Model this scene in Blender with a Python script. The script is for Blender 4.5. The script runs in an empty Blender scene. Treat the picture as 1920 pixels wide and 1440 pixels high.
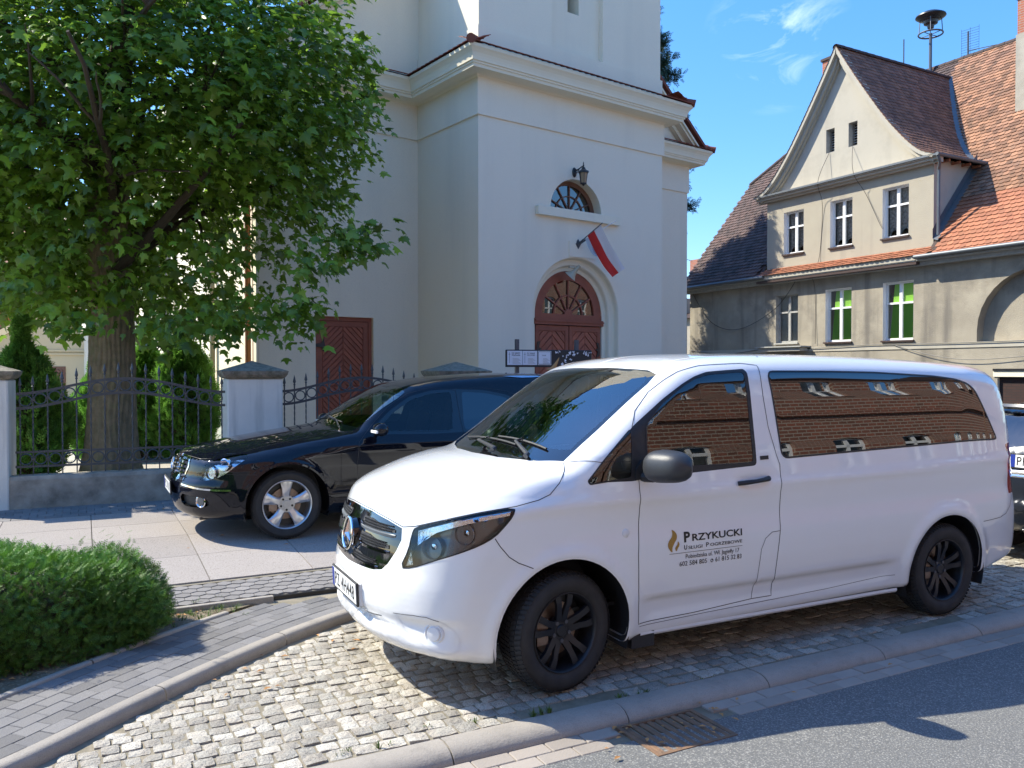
import bpy, bmesh, math, random
import numpy as np
from mathutils import Vector, Matrix
from mathutils.geometry import delaunay_2d_cdt
random.seed(7); RNG=np.random.default_rng(7)
scene=bpy.context.scene
COL=scene.collection
# ------------------------------------------------------------------ camera, light, exposure
cam_d=bpy.data.cameras.new('camera'); cam=bpy.data.objects.new('camera',cam_d); COL.objects.link(cam)
cam_d.sensor_width=36.0; cam_d.sensor_fit='HORIZONTAL'; cam_d.lens=1530/1920*36
cam_d.clip_start=.05; cam_d.clip_end=2000
cam.location=(0,0,1.785); cam.rotation_euler=(math.radians(90)-math.atan(25/1530),0,0)
scene.camera=cam
scene.render.resolution_x=1024; scene.render.resolution_y=768
SUN_DIR=Vector((-.966,.278,1.0)).normalized()      # towards the sun
SUN_EL=math.asin(SUN_DIR.z); SUN_AZ=math.atan2(SUN_DIR.x,SUN_DIR.y)
sun_d=bpy.data.lights.new('sun','SUN'); sun=bpy.data.objects.new('sun',sun_d); COL.objects.link(sun)
sun_d.energy=2.75; sun_d.angle=math.radians(.5); sun_d.color=(1,.94,.79)
sun.rotation_euler=(-SUN_DIR).to_track_quat('-Z','Y').to_euler()
world=bpy.data.worlds.new('World'); scene.world=world; world.use_nodes=True
def N(nt,t,**k):
    n=nt.nodes.new(t)
    for a,b in k.items(): setattr(n,a,b)
    return n
wt=world.node_tree; wt.nodes.clear()
wo=N(wt,'ShaderNodeOutputWorld'); bg=N(wt,'ShaderNodeBackground'); sky=N(wt,'ShaderNodeTexSky',sky_type='NISHITA')
sky.sun_disc=False; sky.sun_elevation=SUN_EL; sky.sun_rotation=SUN_AZ; sky.altitude=80; sky.air_density=1.0; sky.dust_density=.35; sky.ozone_density=3.0
tc=N(wt,'ShaderNodeTexCoord')
mp=N(wt,'ShaderNodeMapping'); mp.inputs['Scale'].default_value=(1,1,2.2)
nz=N(wt,'ShaderNodeTexNoise'); nz.inputs['Scale'].default_value=5.5; nz.inputs['Detail'].default_value=9; nz.inputs['Roughness'].default_value=.62; nz.inputs['Distortion'].default_value=.9
nb=N(wt,'ShaderNodeTexNoise'); nb.inputs['Scale'].default_value=1.7; nb.inputs['Detail'].default_value=1
r1=N(wt,'ShaderNodeMapRange'); r1.inputs['From Min'].default_value=.47; r1.inputs['From Max'].default_value=.95
mix=N(wt,'ShaderNodeMix',data_type='RGBA'); mix.inputs[7].default_value=(8.0,8.2,8.6,1)
mb=N(wt,'ShaderNodeMath',operation='MULTIPLY')
mask=N(wt,'ShaderNodeMapRange'); 
# one drift of thin cloud high over the houses across the square, fading out in every direction
vd=N(wt,'ShaderNodeVectorMath',operation='DISTANCE'); cd=Vector((492,1530,618)).normalized(); vd.inputs[1].default_value=cd
mask.inputs['From Min'].default_value=.08; mask.inputs['From Max'].default_value=.02
sat=N(wt,'ShaderNodeHueSaturation'); sat.inputs['Saturation'].default_value=1.25; sat.inputs['Value'].default_value=1.0
L=wt.links.new
L(tc.outputs['Generated'],mp.inputs[0]); L(mp.outputs[0],nz.inputs[0]); L(tc.outputs['Generated'],vd.inputs[0])
L(nz.outputs[0],r1.inputs[0]); L(vd.outputs['Value'],mask.inputs[0]); L(r1.outputs[0],mb.inputs[0]); L(mask.outputs[0],mb.inputs[1])
wbm=N(wt,'ShaderNodeVectorMath',operation='MULTIPLY'); wbm.inputs[1].default_value=(.94,.955,1.0); L(sky.outputs[0],wbm.inputs[0]); L(wbm.outputs[0],sat.inputs['Color'])
# the whole sky deepens evenly towards the horizon, as it does in the view
sz=N(wt,'ShaderNodeSeparateXYZ'); er=N(wt,'ShaderNodeMapRange'); er.inputs[1].default_value=0; er.inputs[2].default_value=.75; er.inputs[3].default_value=.58; er.inputs[4].default_value=1.05
vs_m=N(wt,'ShaderNodeVectorMath',operation='SCALE'); L(tc.outputs['Generated'],sz.inputs[0]); L(sz.outputs[2],er.inputs[0]); L(er.outputs[0],vs_m.inputs['Scale']); L(sat.outputs[0],vs_m.inputs[0]); L(vs_m.outputs[0],mix.inputs[6]); L(mb.outputs[0],mix.inputs[0]); L(mix.outputs[2],bg.inputs[0]); L(bg.outputs[0],wo.inputs[0])
bg.inputs[1].default_value=.128
scene.view_settings.view_transform='Standard'; scene.view_settings.look='None'; scene.view_settings.gamma=1; scene.view_settings.use_curve_mapping=False
scene.view_settings.exposure=1.68
scene.render.engine='CYCLES'

# ------------------------------------------------------------------ mesh helpers
class MB:
    def __init__(s): s.v=[]; s.f=[]; s.c=[]; s.m=[]
    def add(s,vs,fs,c=None,m=0):
        o=len(s.v); s.v.extend([tuple(map(float,p)) for p in vs]); s.f.extend([tuple(i+o for i in f) for f in fs])
        s.c.extend([c if c is not None else .5]*len(fs)); s.m.extend([m]*len(fs)); return s
    def box(s,x0,x1,y0,y1,z0,z1,c=None,m=0):
        return s.add([(x0,y0,z0),(x1,y0,z0),(x1,y1,z0),(x0,y1,z0),(x0,y0,z1),(x1,y0,z1),(x1,y1,z1),(x0,y1,z1)],
            [(0,3,2,1),(4,5,6,7),(0,1,5,4),(1,2,6,5),(2,3,7,6),(3,0,4,7)],c,m)
    def bbox(s,x0,x1,y0,y1,z0,z1,b,c=None,m=0):
        # box with bevelled top and vertical edges
        P=[(x0+b,y0),(x1-b,y0),(x1,y0+b),(x1,y1-b),(x1-b,y1),(x0+b,y1),(x0,y1-b),(x0,y0+b)]
        cx,cy=(x0+x1)/2,(y0+y1)/2
        rings=[[(x,y,z0) for x,y in P],[(x,y,z1-b) for x,y in P],[(cx+(x-cx)*(1-2*b/(x1-x0)),cy+(y-cy)*(1-2*b/(y1-y0)),z1) for x,y in P]]
        vs=sum(rings,[]); fs=[]
        for r in range(2):
            for i in range(8): j=(i+1)%8; fs.append((r*8+i,r*8+j,r*8+8+j,r*8+8+i))
        fs.append(tuple(range(16,24))); fs.append(tuple(range(7,-1,-1)))
        return s.add(vs,fs,c,m)
    def prism(s,poly,axis,a,b,c=None,m=0):
        # polygon in the two other axes extruded along axis from a to b
        n=len(poly)
        def P(p,t):
            if axis=='y': return (p[0],t,p[1])
            if axis=='x': return (t,p[0],p[1])
            return (p[0],p[1],t)
        vs=[P(p,a) for p in poly]+[P(p,b) for p in poly]
        fs=[tuple(range(n)),tuple(range(2*n-1,n-1,-1))]+[(i,i+n,(i+1)%n+n,(i+1)%n) for i in range(n)]
        return s.add(vs,fs,c,m)
    def tube(s,path,r,n=8,c=None,m=0,cap=True,closed=False):
        path=[Vector(p) for p in path]; k=len(path); rs=r if hasattr(r,'__len__') else [r]*k
        vs=[];fs=[]; up=Vector((0,0,1)); prev=None
        for i,p in enumerate(path):
            if closed: t=path[(i+1)%k]-path[i-1]
            else: t=path[min(i+1,k-1)]-path[max(i-1,0)]
            t=t.normalized() if t.length>1e-9 else Vector((0,0,1))
            if prev is None:
                a=up if abs(t.z)<.9 else Vector((1,0,0)); u=t.cross(a).normalized()
            else:
                u=(prev-t*prev.dot(t)); u=u.normalized() if u.length>1e-6 else t.orthogonal().normalized()
            prev=u; w=t.cross(u)
            for j in range(n):
                a=2*math.pi*j/n; vs.append(p+(u*math.cos(a)+w*math.sin(a))*rs[i])
        lim=k if closed else k-1
        for i in range(lim):
            for j in range(n):
                a=i*n+j;b=i*n+(j+1)%n;i2=((i+1)%k)*n; fs.append((a,b,i2+(j+1)%n,i2+j))
        if cap and not closed: fs.append(tuple(range(n-1,-1,-1))); fs.append(tuple(range((k-1)*n,k*n)))
        return s.add(vs,fs,c,m)
    def lathe(s,prof,o=(0,0,0),axis='z',n=24,c=None,m=0,a0=0,a1=2*math.pi):
        # prof: (r,h) pairs
        full=abs(a1-a0-2*math.pi)<1e-6; k=n if full else n+1; vs=[];fs=[]
        for r,h in prof:
            for j in range(k):
                a=a0+(a1-a0)*j/n; x,y=r*math.cos(a),r*math.sin(a)
                p=(x,y,h) if axis=='z' else ((x,h,y) if axis=='y' else (h,x,y))
                vs.append((o[0]+p[0],o[1]+p[1],o[2]+p[2]))
        for i in range(len(prof)-1):
            for j in range(n):
                a=i*k+j;b=i*k+(j+1)%k; fs.append((a,b,b+k,a+k))
        return s.add(vs,fs,c,m)
    def xf(s,M):
        s.v=[tuple(M@Vector(p)) for p in s.v]; return s
    def build(s,name,mat,parent=None,smooth=False,kind=None,sharp=None,loc=None):
        me=bpy.data.meshes.new(name); me.from_pydata(s.v,[],s.f); 
        mats=mat if isinstance(mat,(list,tuple)) else [mat]
        for q in mats: me.materials.append(q)
        if len(mats)>1: me.polygons.foreach_set('material_index',s.m)
        if any(c!=.5 for c in s.c):
            at=me.attributes.new('tint','FLOAT','FACE'); at.data.foreach_set('value',[float(c) for c in s.c])
        bm=bmesh.new(); bm.from_mesh(me); bmesh.ops.recalc_face_normals(bm,faces=bm.faces); bm.to_mesh(me); bm.free()
        if smooth:
            me.polygons.foreach_set('use_smooth',[True]*len(me.polygons))
            me.set_sharp_from_angle(angle=math.radians(sharp or 40))
        o=bpy.data.objects.new(name,me); COL.objects.link(o)
        if parent: o.parent=parent
        if kind: o['kind']=kind
        if loc: o.location=loc
        return o
def raw(name,V,F,mat,parent=None,smooth=False,kind=None,tint=None,normals=None):
    me=bpy.data.meshes.new(name); V=np.asarray(V,np.float32); F=np.asarray(F,np.int32); k=F.shape[1]
    me.vertices.add(len(V)); me.vertices.foreach_set('co',V.ravel())
    me.loops.add(F.size); me.loops.foreach_set('vertex_index',F.ravel())
    me.polygons.add(len(F)); me.polygons.foreach_set('loop_start',np.arange(0,F.size,k,dtype=np.int32))
    me.materials.append(mat); me.update(calc_edges=True)
    if tint is not None:
        at=me.attributes.new('tint','FLOAT','FACE'); at.data.foreach_set('value',np.asarray(tint,np.float32))
    if smooth: me.polygons.foreach_set('use_smooth',np.ones(len(F),bool))
    if normals is not None: me.normals_split_custom_set_from_vertices([tuple(map(float,n)) for n in normals])
    o=bpy.data.objects.new(name,me); COL.objects.link(o)
    if parent: o.parent=parent
    if kind: o['kind']=kind
    return o
def empty(name,loc=(0,0,0),rz=0,label=None,cat=None,group=None,kind=None):
    o=bpy.data.objects.new(name,None); COL.objects.link(o); o.location=loc; o.rotation_euler=(0,0,rz); o.empty_display_size=.2
    return tag(o,label,cat,group,kind)
def tag(o,label=None,cat=None,group=None,kind=None):
    if label: o['label']=label
    if cat: o['category']=cat
    if group: o['group']=group
    if kind: o['kind']=kind
    return o
def copy_tree(o,parent=None):
    c=o.copy(); COL.objects.link(c); c.parent=parent
    for ch in list(o.children): copy_tree(ch,c)
    return c
CAMP=Vector((0,0,1.785))
def pieces(parent,name,items,mat,limit=300,M=None,smooth=False):
    """items: list of MB (one per piece, in the parent's space). The nearest become parts, the rest one part of kind stuff."""
    M=M or parent.matrix_basis
    def d(mb):
        v=mb.v; c=Vector((sum(p[0] for p in v)/len(v),sum(p[1] for p in v)/len(v),sum(p[2] for p in v)/len(v))); w=M@c
        infr=abs(w.x/max(w.y,.1))<.66 and w.y>0 and abs((w.z-1.785)/max(w.y,.1))<.5
        return (w-CAMP).length*(1 if infr else 4)
    items=sorted(items,key=d)
    for mb in items[:limit]: mb.build(name,mat,parent,smooth=smooth)
    rest=items[limit:]
    if rest:
        big=MB()
        for mb in rest:
            o=len(big.v); big.v+=mb.v; big.f+=[tuple(i+o for i in f) for f in mb.f]; big.c+=mb.c; big.m+=mb.m
        r=big.build(name+'_mass',mat,parent,smooth=smooth,kind='stuff')
def text_mb(txt,size,depth=.002,bold=0,sx=1.0,align='LEFT',spacing=1.0,shear=0):
    """lettering as thin geometry in the x-z plane, facing -y; returns an MB"""
    cu=bpy.data.curves.new('t','FONT'); cu.body=txt; cu.size=size; cu.offset=bold; cu.extrude=depth/2; cu.align_x=align; cu.space_character=spacing; cu.resolution_u=3; cu.shear=shear
    ob=bpy.data.objects.new('t',cu); COL.objects.link(ob)
    dg=bpy.context.evaluated_depsgraph_get(); me=bpy.data.meshes.new_from_object(ob.evaluated_get(dg))
    mb=MB(); mb.add([(v.co.x*sx,-v.co.z,v.co.y) for v in me.vertices],[tuple(p.vertices) for p in me.polygons])
    bpy.data.objects.remove(ob); bpy.data.meshes.remove(me); bpy.data.curves.remove(cu); return mb
def T3(x,y,z): return Matrix.Translation((x,y,z))
def clip_poly(poly,x0,x1,z0,z1):
    for ax,val,sg in ((0,x0,1),(0,x1,-1),(1,z0,1),(1,z1,-1)):
        out=[]
        for i in range(len(poly)):
            a,b=poly[i-1],poly[i]; da=(a[ax]-val)*sg; db=(b[ax]-val)*sg
            if (da>=0)!=(db>=0):
                t=da/(da-db); out.append((a[0]+(b[0]-a[0])*t,a[1]+(b[1]-a[1])*t))
            if db>=0: out.append(b)
        poly=out
        if len(poly)<3: return []
    return poly
# ------------------------------------------------------------------ materials
MATS={}
def mat(name,col,rough=.6,metal=0,spec=.5,coat=0,bump=0,bscale=40,vary=0,vscale=3,vcol=None,tint=0,coords='Object',detail=6,bump2=0,b2scale=200,speck=None,trans=0,grime=None,streak=None):
    """procedural material: base colour varied by noise, grain bump, optional per-piece tint, dark stains and downward streaks"""
    m=bpy.data.materials.new(name); m.use_nodes=True; nt=m.node_tree; n=nt.nodes; l=nt.links.new
    b=n['Principled BSDF']; b.inputs['Roughness'].default_value=rough; b.inputs['Metallic'].default_value=metal
    b.inputs['Specular IOR Level'].default_value=spec; b.inputs['Coat Weight'].default_value=coat; b.inputs['Coat Roughness'].default_value=.03
    tcn=N(nt,'ShaderNodeTexCoord'); co=tcn.outputs[coords]
    rgb=N(nt,'ShaderNodeRGB'); rgb.outputs[0].default_value=(*col,1); cur=rgb.outputs[0]
    def noise(sc,det=detail,rg=.6):
        q=N(nt,'ShaderNodeTexNoise'); q.inputs['Scale'].default_value=sc; q.inputs['Detail'].default_value=det; q.inputs['Roughness'].default_value=rg; l(co,q.inputs[0]); return q.outputs[0]
    def mixc(fac,c2):
        nonlocal cur
        q=N(nt,'ShaderNodeMix',data_type='RGBA'); l(fac,q.inputs[0]); l(cur,q.inputs[6]); q.inputs[7].default_value=(*c2,1); cur=q.outputs[2]
    def rng(src,a,bb,c=0,d=1):
        q=N(nt,'ShaderNodeMapRange'); l(src,q.inputs[0]); q.inputs[1].default_value=a; q.inputs[2].default_value=bb; q.inputs[3].default_value=c; q.inputs[4].default_value=d; return q.outputs[0]
    if vary:
        mixc(rng(noise(vscale),.35,.7,0,vary),vcol or tuple(c*.5 for c in col))
    if speck:
        sc,amt,scol=speck; mixc(rng(noise(sc,2,.5),.52,.66,0,amt),scol)
    if grime:
        gs,ga,gc=grime; mixc(rng(noise(gs,8,.7),.5,.72,0,ga),gc)
    if streak:
        ss,sa,sc_=streak
        mpn=N(nt,'ShaderNodeMapping'); mpn.inputs['Scale'].default_value=(ss,ss,ss*.08); l(co,mpn.inputs[0])
        q=N(nt,'ShaderNodeTexNoise'); q.inputs['Scale'].default_value=1; q.inputs['Detail'].default_value=5; l(mpn.outputs[0],q.inputs[0]); mixc(rng(q.outputs[0],.52,.72,0,sa),sc_)
    if tint:
        at=N(nt,'ShaderNodeAttribute',attribute_name='tint'); hs=N(nt,'ShaderNodeHueSaturation'); l(rng(at.outputs['Fac'],0,1,1-tint,1+tint),hs.inputs['Value']); 
        l(cur,hs.inputs['Color']); cur=hs.outputs[0]
    l(cur,b.inputs['Base Color'])
    if bump:
        bp=N(nt,'ShaderNodeBump'); bp.inputs['Strength'].default_value=bump; bp.inputs['Distance'].default_value=.01; l(noise(bscale),bp.inputs['Height']); nrm=bp.outputs[0]
        if bump2:
            bq=N(nt,'ShaderNodeBump'); bq.inputs['Strength'].default_value=bump2; bq.inputs['Distance'].default_value=.004; l(noise(b2scale,3),bq.inputs['Height']); l(nrm,bq.inputs['Normal']); nrm=bq.outputs[0]
        l(nrm,b.inputs['Normal'])
    if trans:
        tr=N(nt,'ShaderNodeBsdfTranslucent'); l(cur,tr.inputs[0]); ad=N(nt,'ShaderNodeMixShader'); ad.inputs[0].default_value=trans
        l(b.outputs[0],ad.inputs[1]); l(tr.outputs[0],ad.inputs[2]); l(ad.outputs[0],n['Material Output'].inputs[0])
    MATS[name]=m; return m
def glass_mat(name,tintc,ior=1.5,through=1.0,rough=.0,wav=0,wsc=2.5,base=(.01,.012,.015)):
    """window glass: fresnel mirror over a tinted see-through pane (through<1 adds a dark film)"""
    m=bpy.data.materials.new(name); m.use_nodes=True; nt=m.node_tree; n=nt.nodes; l=nt.links.new
    for q in list(n): n.remove(q)
    out=N(nt,'ShaderNodeOutputMaterial'); fr=N(nt,'ShaderNodeFresnel'); fr.inputs[0].default_value=ior
    gl=N(nt,'ShaderNodeBsdfGlossy'); gl.inputs['Roughness'].default_value=rough; gl.inputs['Color'].default_value=(1,1,1,1)
    tr=N(nt,'ShaderNodeBsdfTransparent'); tr.inputs[0].default_value=(*tintc,1)
    df=N(nt,'ShaderNodeBsdfDiffuse'); df.inputs[0].default_value=(*base,1)
    m1=N(nt,'ShaderNodeMixShader'); m1.inputs[0].default_value=through; l(df.outputs[0],m1.inputs[1]); l(tr.outputs[0],m1.inputs[2])
    m2=N(nt,'ShaderNodeMixShader'); l(fr.outputs[0],m2.inputs[0]); l(m1.outputs[0],m2.inputs[1]); l(gl.outputs[0],m2.inputs[2]); l(m2.outputs[0],out.inputs[0])
    if wav:
        tcn=N(nt,'ShaderNodeTexCoord'); q=N(nt,'ShaderNodeTexNoise'); q.inputs['Scale'].default_value=wsc; q.inputs['Detail'].default_value=1; l(tcn.outputs['Object'],q.inputs[0])
        bp=N(nt,'ShaderNodeBump'); bp.inputs['Strength'].default_value=wav; bp.inputs['Distance'].default_value=.01; l(q.outputs[0],bp.inputs['Height']); l(bp.outputs[0],gl.inputs['Normal']); l(bp.outputs[0],fr.inputs['Normal'])
    MATS[name]=m; return m
def poly_sdf(px,pz,poly):
    # signed distance to closed polygon (negative inside); px,pz arrays
    poly=np.asarray(poly,float);n=len(poly)
    d=np.full(px.shape,1e9);inside=np.zeros(px.shape,bool)
    for i in range(n):
        a=poly[i];b=poly[(i+1)%n];e=b-a
        wx=px-a[0];wz=pz-a[1]
        t=np.clip((wx*e[0]+wz*e[1])/(e@e+1e-12),0,1)
        dx=wx-e[0]*t;dz=wz-e[1]*t
        d=np.minimum(d,dx*dx+dz*dz)
        c=((a[1]>pz)!=(b[1]>pz))
        xi=a[0]+(pz-a[1])*e[0]/(e[1] if abs(e[1])>1e-12 else 1e-12)
        inside^=c&(px<xi)
    d=np.sqrt(d);return np.where(inside,-d,d)
def catmull(pts,sub=6,closed=False):
    P=np.asarray(pts,float);n=len(P);out=[]
    m=n if closed else n-1
    for i in range(m):
        if closed: p0,p1,p2,p3=P[i-1],P[i],P[(i+1)%n],P[(i+2)%n]
        else: p0,p1,p2,p3=P[max(i-1,0)],P[i],P[i+1],P[min(i+2,n-1)]
        for k in range(sub):
            t=k/sub
            out.append(.5*((2*p1)+(-p0+p2)*t+(2*p0-5*p1+4*p2-p3)*t*t+(-p0+3*p1-3*p2+p3)*t**3))
    if not closed: out.append(P[-1])
    return np.array(out)
def smax(a,b,k):
    h=np.clip(.5+.5*(a-b)/k,0,1)
    return b+(a-b)*h+k*h*(1-h)
def interp(x,xs,ys): return np.interp(x,xs,ys)
def smoothstep(a,b,x):
    t=np.clip((x-a)/(b-a),0,1);return t*t*(3-2*t)
def solve(F,lo,hi,shape):
    """vectorised root bracket: bisection first, then safeguarded false position"""
    lo=np.full(shape,float(lo)) ;hi=np.full(shape,float(hi))
    for _ in range(6):
        m=(lo+hi)/2;v=F(m);n=v<0;lo=np.where(n,m,lo);hi=np.where(n,hi,m)
    fl=F(lo);fh=F(hi)
    for k in range(6):
        t=np.clip(fl/(fl-fh+1e-15),.02,.98);m=lo+(hi-lo)*t;v=F(m);n=v<0
        lo2=np.where(n,m,lo);hi2=np.where(n,hi,m);fl=np.where(n,v,fl*(.5 if k%2 else 1));fh=np.where(n,fh*(.5 if k%2 else 1),v);lo,hi=lo2,hi2
    return lo+(hi-lo)*np.clip(fl/(fl-fh+1e-15),0,1)
class Body:
    def __init__(s,f,xa,xb,z0,R=1.0): s.f=f;s.xa=xa;s.xb=xb;s.z0=z0;s.R=R
    # param: u along, phi around (deg, 0 = horizontal side +y, 90 = up)
    def org_dir(s,u,phi):
        u=np.asarray(u,float);phi=np.asarray(phi,float)
        th=np.where(u>s.xa,(u-s.xa)/s.R,np.where(u<s.xb,(u-s.xb)/s.R,0.))
        ox=np.clip(u,s.xb,s.xa);c=np.cos(th)
        return ox,np.sin(th),c*np.cos(np.radians(phi)),c*np.sin(np.radians(phi))
    def surf(s,u,phi):
        ox,dx,dy,dz=s.org_dir(u,phi)
        lo=solve(lambda m:s.f(ox+dx*m,dy*m,s.z0+dz*m),0,3.2,ox.shape)
        return np.stack([ox+dx*lo,dy*lo,s.z0+dz*lo],-1)
    def inv(s,P):
        P=np.asarray(P,float);x,y,z=P[...,0],P[...,1],P[...,2]-s.z0
        ox=np.clip(x,s.xb,s.xa);r=np.hypot(y,z);th=np.arctan2(x-ox,r)
        return ox+th*s.R,np.degrees(np.arctan2(z,y))
    def side(s,x,z):
        x=np.asarray(x,float);z=np.asarray(z,float)
        lo=solve(lambda m:s.f(x,m,z),0,1.3,x.shape)
        return np.stack([x,lo,z],-1)
    def ray(s,o,d,t0=1.,t1=14.,n=900):
        # first hit along ray(s) in body coords
        ts=np.linspace(t0,t1,n)
        X=o[0]+d[0]*ts;Y=o[1]+d[1]*ts;Z=o[2]+d[2]*ts
        v=s.f(X,Y,Z);i=np.argmax(v<0)
        if not (v<0).any(): return None
        a,b=ts[i-1],ts[i]
        for _ in range(30):
            m=(a+b)/2
            if s.f(np.array([o[0]+d[0]*m]),np.array([o[1]+d[1]*m]),np.array([o[2]+d[2]*m]))[0]<0:b=m
            else:a=m
        return o+d*a
V_SIDE=catmull([(.62,.21),(.80,.235),(.90,.265),(.945,.31),(.96,.35),(.95,.42),(.965,.48),(.967,.60),(.945,.72),(.915,.86),(.865,.985),(.81,1.05),(.68,1.12),(.48,1.19),(.26,1.242),(.10,1.268),(.02,1.305),(-.16,1.42),(-.38,1.575),(-.58,1.705),(-.74,1.80),(-.87,1.85),(-1.05,1.883),(-1.40,1.905),(-2.0,1.912),(-2.8,1.897),(-3.45,1.87),(-3.86,1.84),(-4.04,1.77),(-4.12,1.60),(-4.16,1.27),(-4.20,1.0),(-4.215,.80),(-4.235,.70),(-4.235,.55),(-4.21,.40),(-4.15,.33),(-3.9,.29),(-3.6,.26),(-1.6,.235),(0,.21)],4,True)
def van_w(x,z):
    # half width
    base=np.interp(z,[.2,.30,.45,.62,.80,.95,1.08,1.20,1.30,1.5,1.65,1.78,1.86,1.92],[.905,.925,.945,.958,.964,.960,.955,.944,.932,.902,.878,.848,.815,.78])
    front=np.clip((x-.2)/.77,0,1)**2.3*.20
    rear=np.clip((-3.2-x)/1.0,0,1)**2.4*.11
    # shoulder crease, softly recessed band below it
    cre=.010*np.exp(-((z-(1.06-.02*(x+1)))/.035)**2)-.012*np.exp(-((z-.90)/.10)**2)*smoothstep(.3,-.5,x)
    low=.012*smoothstep(.50,.36,z)*smoothstep(.0,-.6,x)*smoothstep(-3.0,-2.3,x)*0
    cr=(-.016*smoothstep(.475,.435,z)*smoothstep(.30,.40,z)-.004*smoothstep(.475,.44,z))*smoothstep(-.45,-.62,x)*smoothstep(-2.72,-2.5,x)
    # wheel arch flares
    fl=0
    for cx,r in ((0,.44),(-3.2,.44)):
        d=np.hypot(x-cx,z-.335);fl=fl+.016*np.exp(-((d-r)/.045)**2)*(z>.2)
    hd=-.013*np.exp(-(((x+1.34)/.135)**4)-((z-1.10)/.05)**4)
    return base-front-rear+cre+cr+low+fl+hd
def van_f(x,y,z):
    x,y,z=np.broadcast_arrays(np.asarray(x,float),np.asarray(y,float),np.asarray(z,float))
    ay=np.abs(y)
    a=np.interp(z,[.2,.5,.9,1.05,1.2,1.5,1.9],[.30,.30,.29,.24,.15,.13,.10])
    fx=smoothstep(-1.6,-.6,x)
    rx=smoothstep(-3.2,-3.9,x)
    xs=x+a*(ay/.92)**2.6*fx-.07*(ay/.9)**3*rx
    crown=.035*(ay/.8)**2
    zs=z+np.where(z>1.0,crown*smoothstep(.95,1.15,z),0)
    fs=poly_sdf(xs,zs,V_SIDE)
    ft=(ay-van_w(x,z))*.95
    k=np.interp(z,[.3,.6,.9,1.1,1.3,1.7,1.85],[.06,.12,.14,.16,.09,.12,.15])
    g=smax(fs,ft,k)
    g=g+.020*np.exp(-((ay-.75)/.14)**4-((z-.395)/.07)**4)*smoothstep(.45,.6,x)+.028*np.exp(-((z-.385)/.024)**4-(ay/.50)**6)*smoothstep(.6,.8,x)
    return g
VAN=Body(van_f,.0,-3.2,.80,1.0)
C_SIDE=catmull([(.62,.20),(.80,.21),(.90,.25),(.945,.33),(.96,.45),(.95,.55),(.915,.61),(.90,.68),(.87,.775),(.80,.825),(.60,.88),(.25,.94),(-.10,.99),(-.40,1.03),(-.56,1.06),(-.75,1.17),(-1.0,1.32),(-1.22,1.43),(-1.45,1.50),(-1.9,1.555),(-2.6,1.59),(-3.3,1.57),(-3.9,1.50),(-4.15,1.38),(-4.3,1.05),(-4.38,.8),(-4.40,.6),(-4.38,.4),(-4.2,.28),(-3.5,.22),(-1.5,.20),(0,.19)],4,True)
def car_w(x,z):
    base=np.interp(z,[.18,.30,.50,.68,.82,.93,1.0,1.08,1.24,1.40,1.52,1.60],[.85,.895,.912,.91,.90,.875,.835,.775,.70,.625,.57,.54])
    front=np.clip((x-.10)/.75,0,1)**2.2*.22
    rear=np.clip((-3.3-x)/1.1,0,1)**2.2*.14
    hood=smoothstep(-.5,.2,x)*smoothstep(.78,.95,z)*.03
    fl=0
    for cx in (0,-3.2):
        d=np.hypot(x-cx,z-.33);fl=fl+.014*np.exp(-((d-.40)/.04)**2)
    cre=.008*np.exp(-((z-.87)/.03)**2)-.008*np.exp(-((z-.42)/.02)**2)*smoothstep(-.3,-.5,x)
    return base-front-rear+fl+cre-hood
def car_f(x,y,z):
    x,y,z=np.broadcast_arrays(np.asarray(x,float),np.asarray(y,float),np.asarray(z,float))
    ay=np.abs(y)
    a=np.interp(z,[.2,.6,.9,1.0,1.2,1.45],[.34,.34,.30,.22,.17,.12])
    fx=smoothstep(-1.7,-.8,x);rx=smoothstep(-3.4,-4.0,x)
    xs=x+a*(ay/.88)**2.4*fx-.12*(ay/.88)**2.5*rx
    zs=z+.05*(ay/.8)**2*smoothstep(.7,.8,z)
    fs=poly_sdf(xs,zs,C_SIDE)
    ft=(ay-car_w(x,z))*.9
    k=np.interp(z,[.3,.7,.85,1.0,1.2,1.4],[.12,.10,.12,.05,.07,.12])
    return smax(fs,ft,k)
CAR=Body(car_f,-.3,-3.4,.55,1.0)
# ------------------------------------------------------------------ materials of the place
M_asph=mat('asphalt',(.135,.135,.13),.9,bump=.5,bscale=90,bump2=.5,b2scale=260,vary=.35,vscale=1.2,vcol=(.10,.10,.10),speck=(110,.9,(.32,.31,.28)),grime=(45,.5,(.06,.06,.06)))
M_gran=mat('granite_sett',(.44,.415,.355),.8,bump=.9,bscale=55,bump2=.7,b2scale=240,tint=.3,speck=(150,.75,(.11,.105,.10)),vary=.6,vscale=9,vcol=(.30,.235,.175))
M_joint=mat('joint_sand',(.27,.23,.17),.95,bump=.6,bscale=60,vary=.7,vscale=6,vcol=(.09,.085,.05))
M_kerb=mat('kerb_concrete',(.36,.32,.27),.9,bump=.35,bscale=120,vary=.4,vscale=3,vcol=(.22,.20,.175),grime=(8,.4,(.15,.14,.12)),speck=(260,.6,(.20,.18,.155)))
M_gut=mat('gutter_paver',(.33,.285,.24),.9,bump=.35,bscale=130,tint=.14,vary=.4,vscale=5,vcol=(.25,.22,.19))
M_pav=mat('dark_paver',(.135,.13,.13),.85,bump=.4,bscale=120,tint=.22,vary=.4,vscale=5,vcol=(.19,.175,.155),speck=(300,.6,(.26,.25,.24)))
M_hex=mat('grey_paver',(.21,.195,.185),.88,bump=.4,bscale=120,tint=.16,vary=.4,vscale=5,vcol=(.15,.14,.13))
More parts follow.
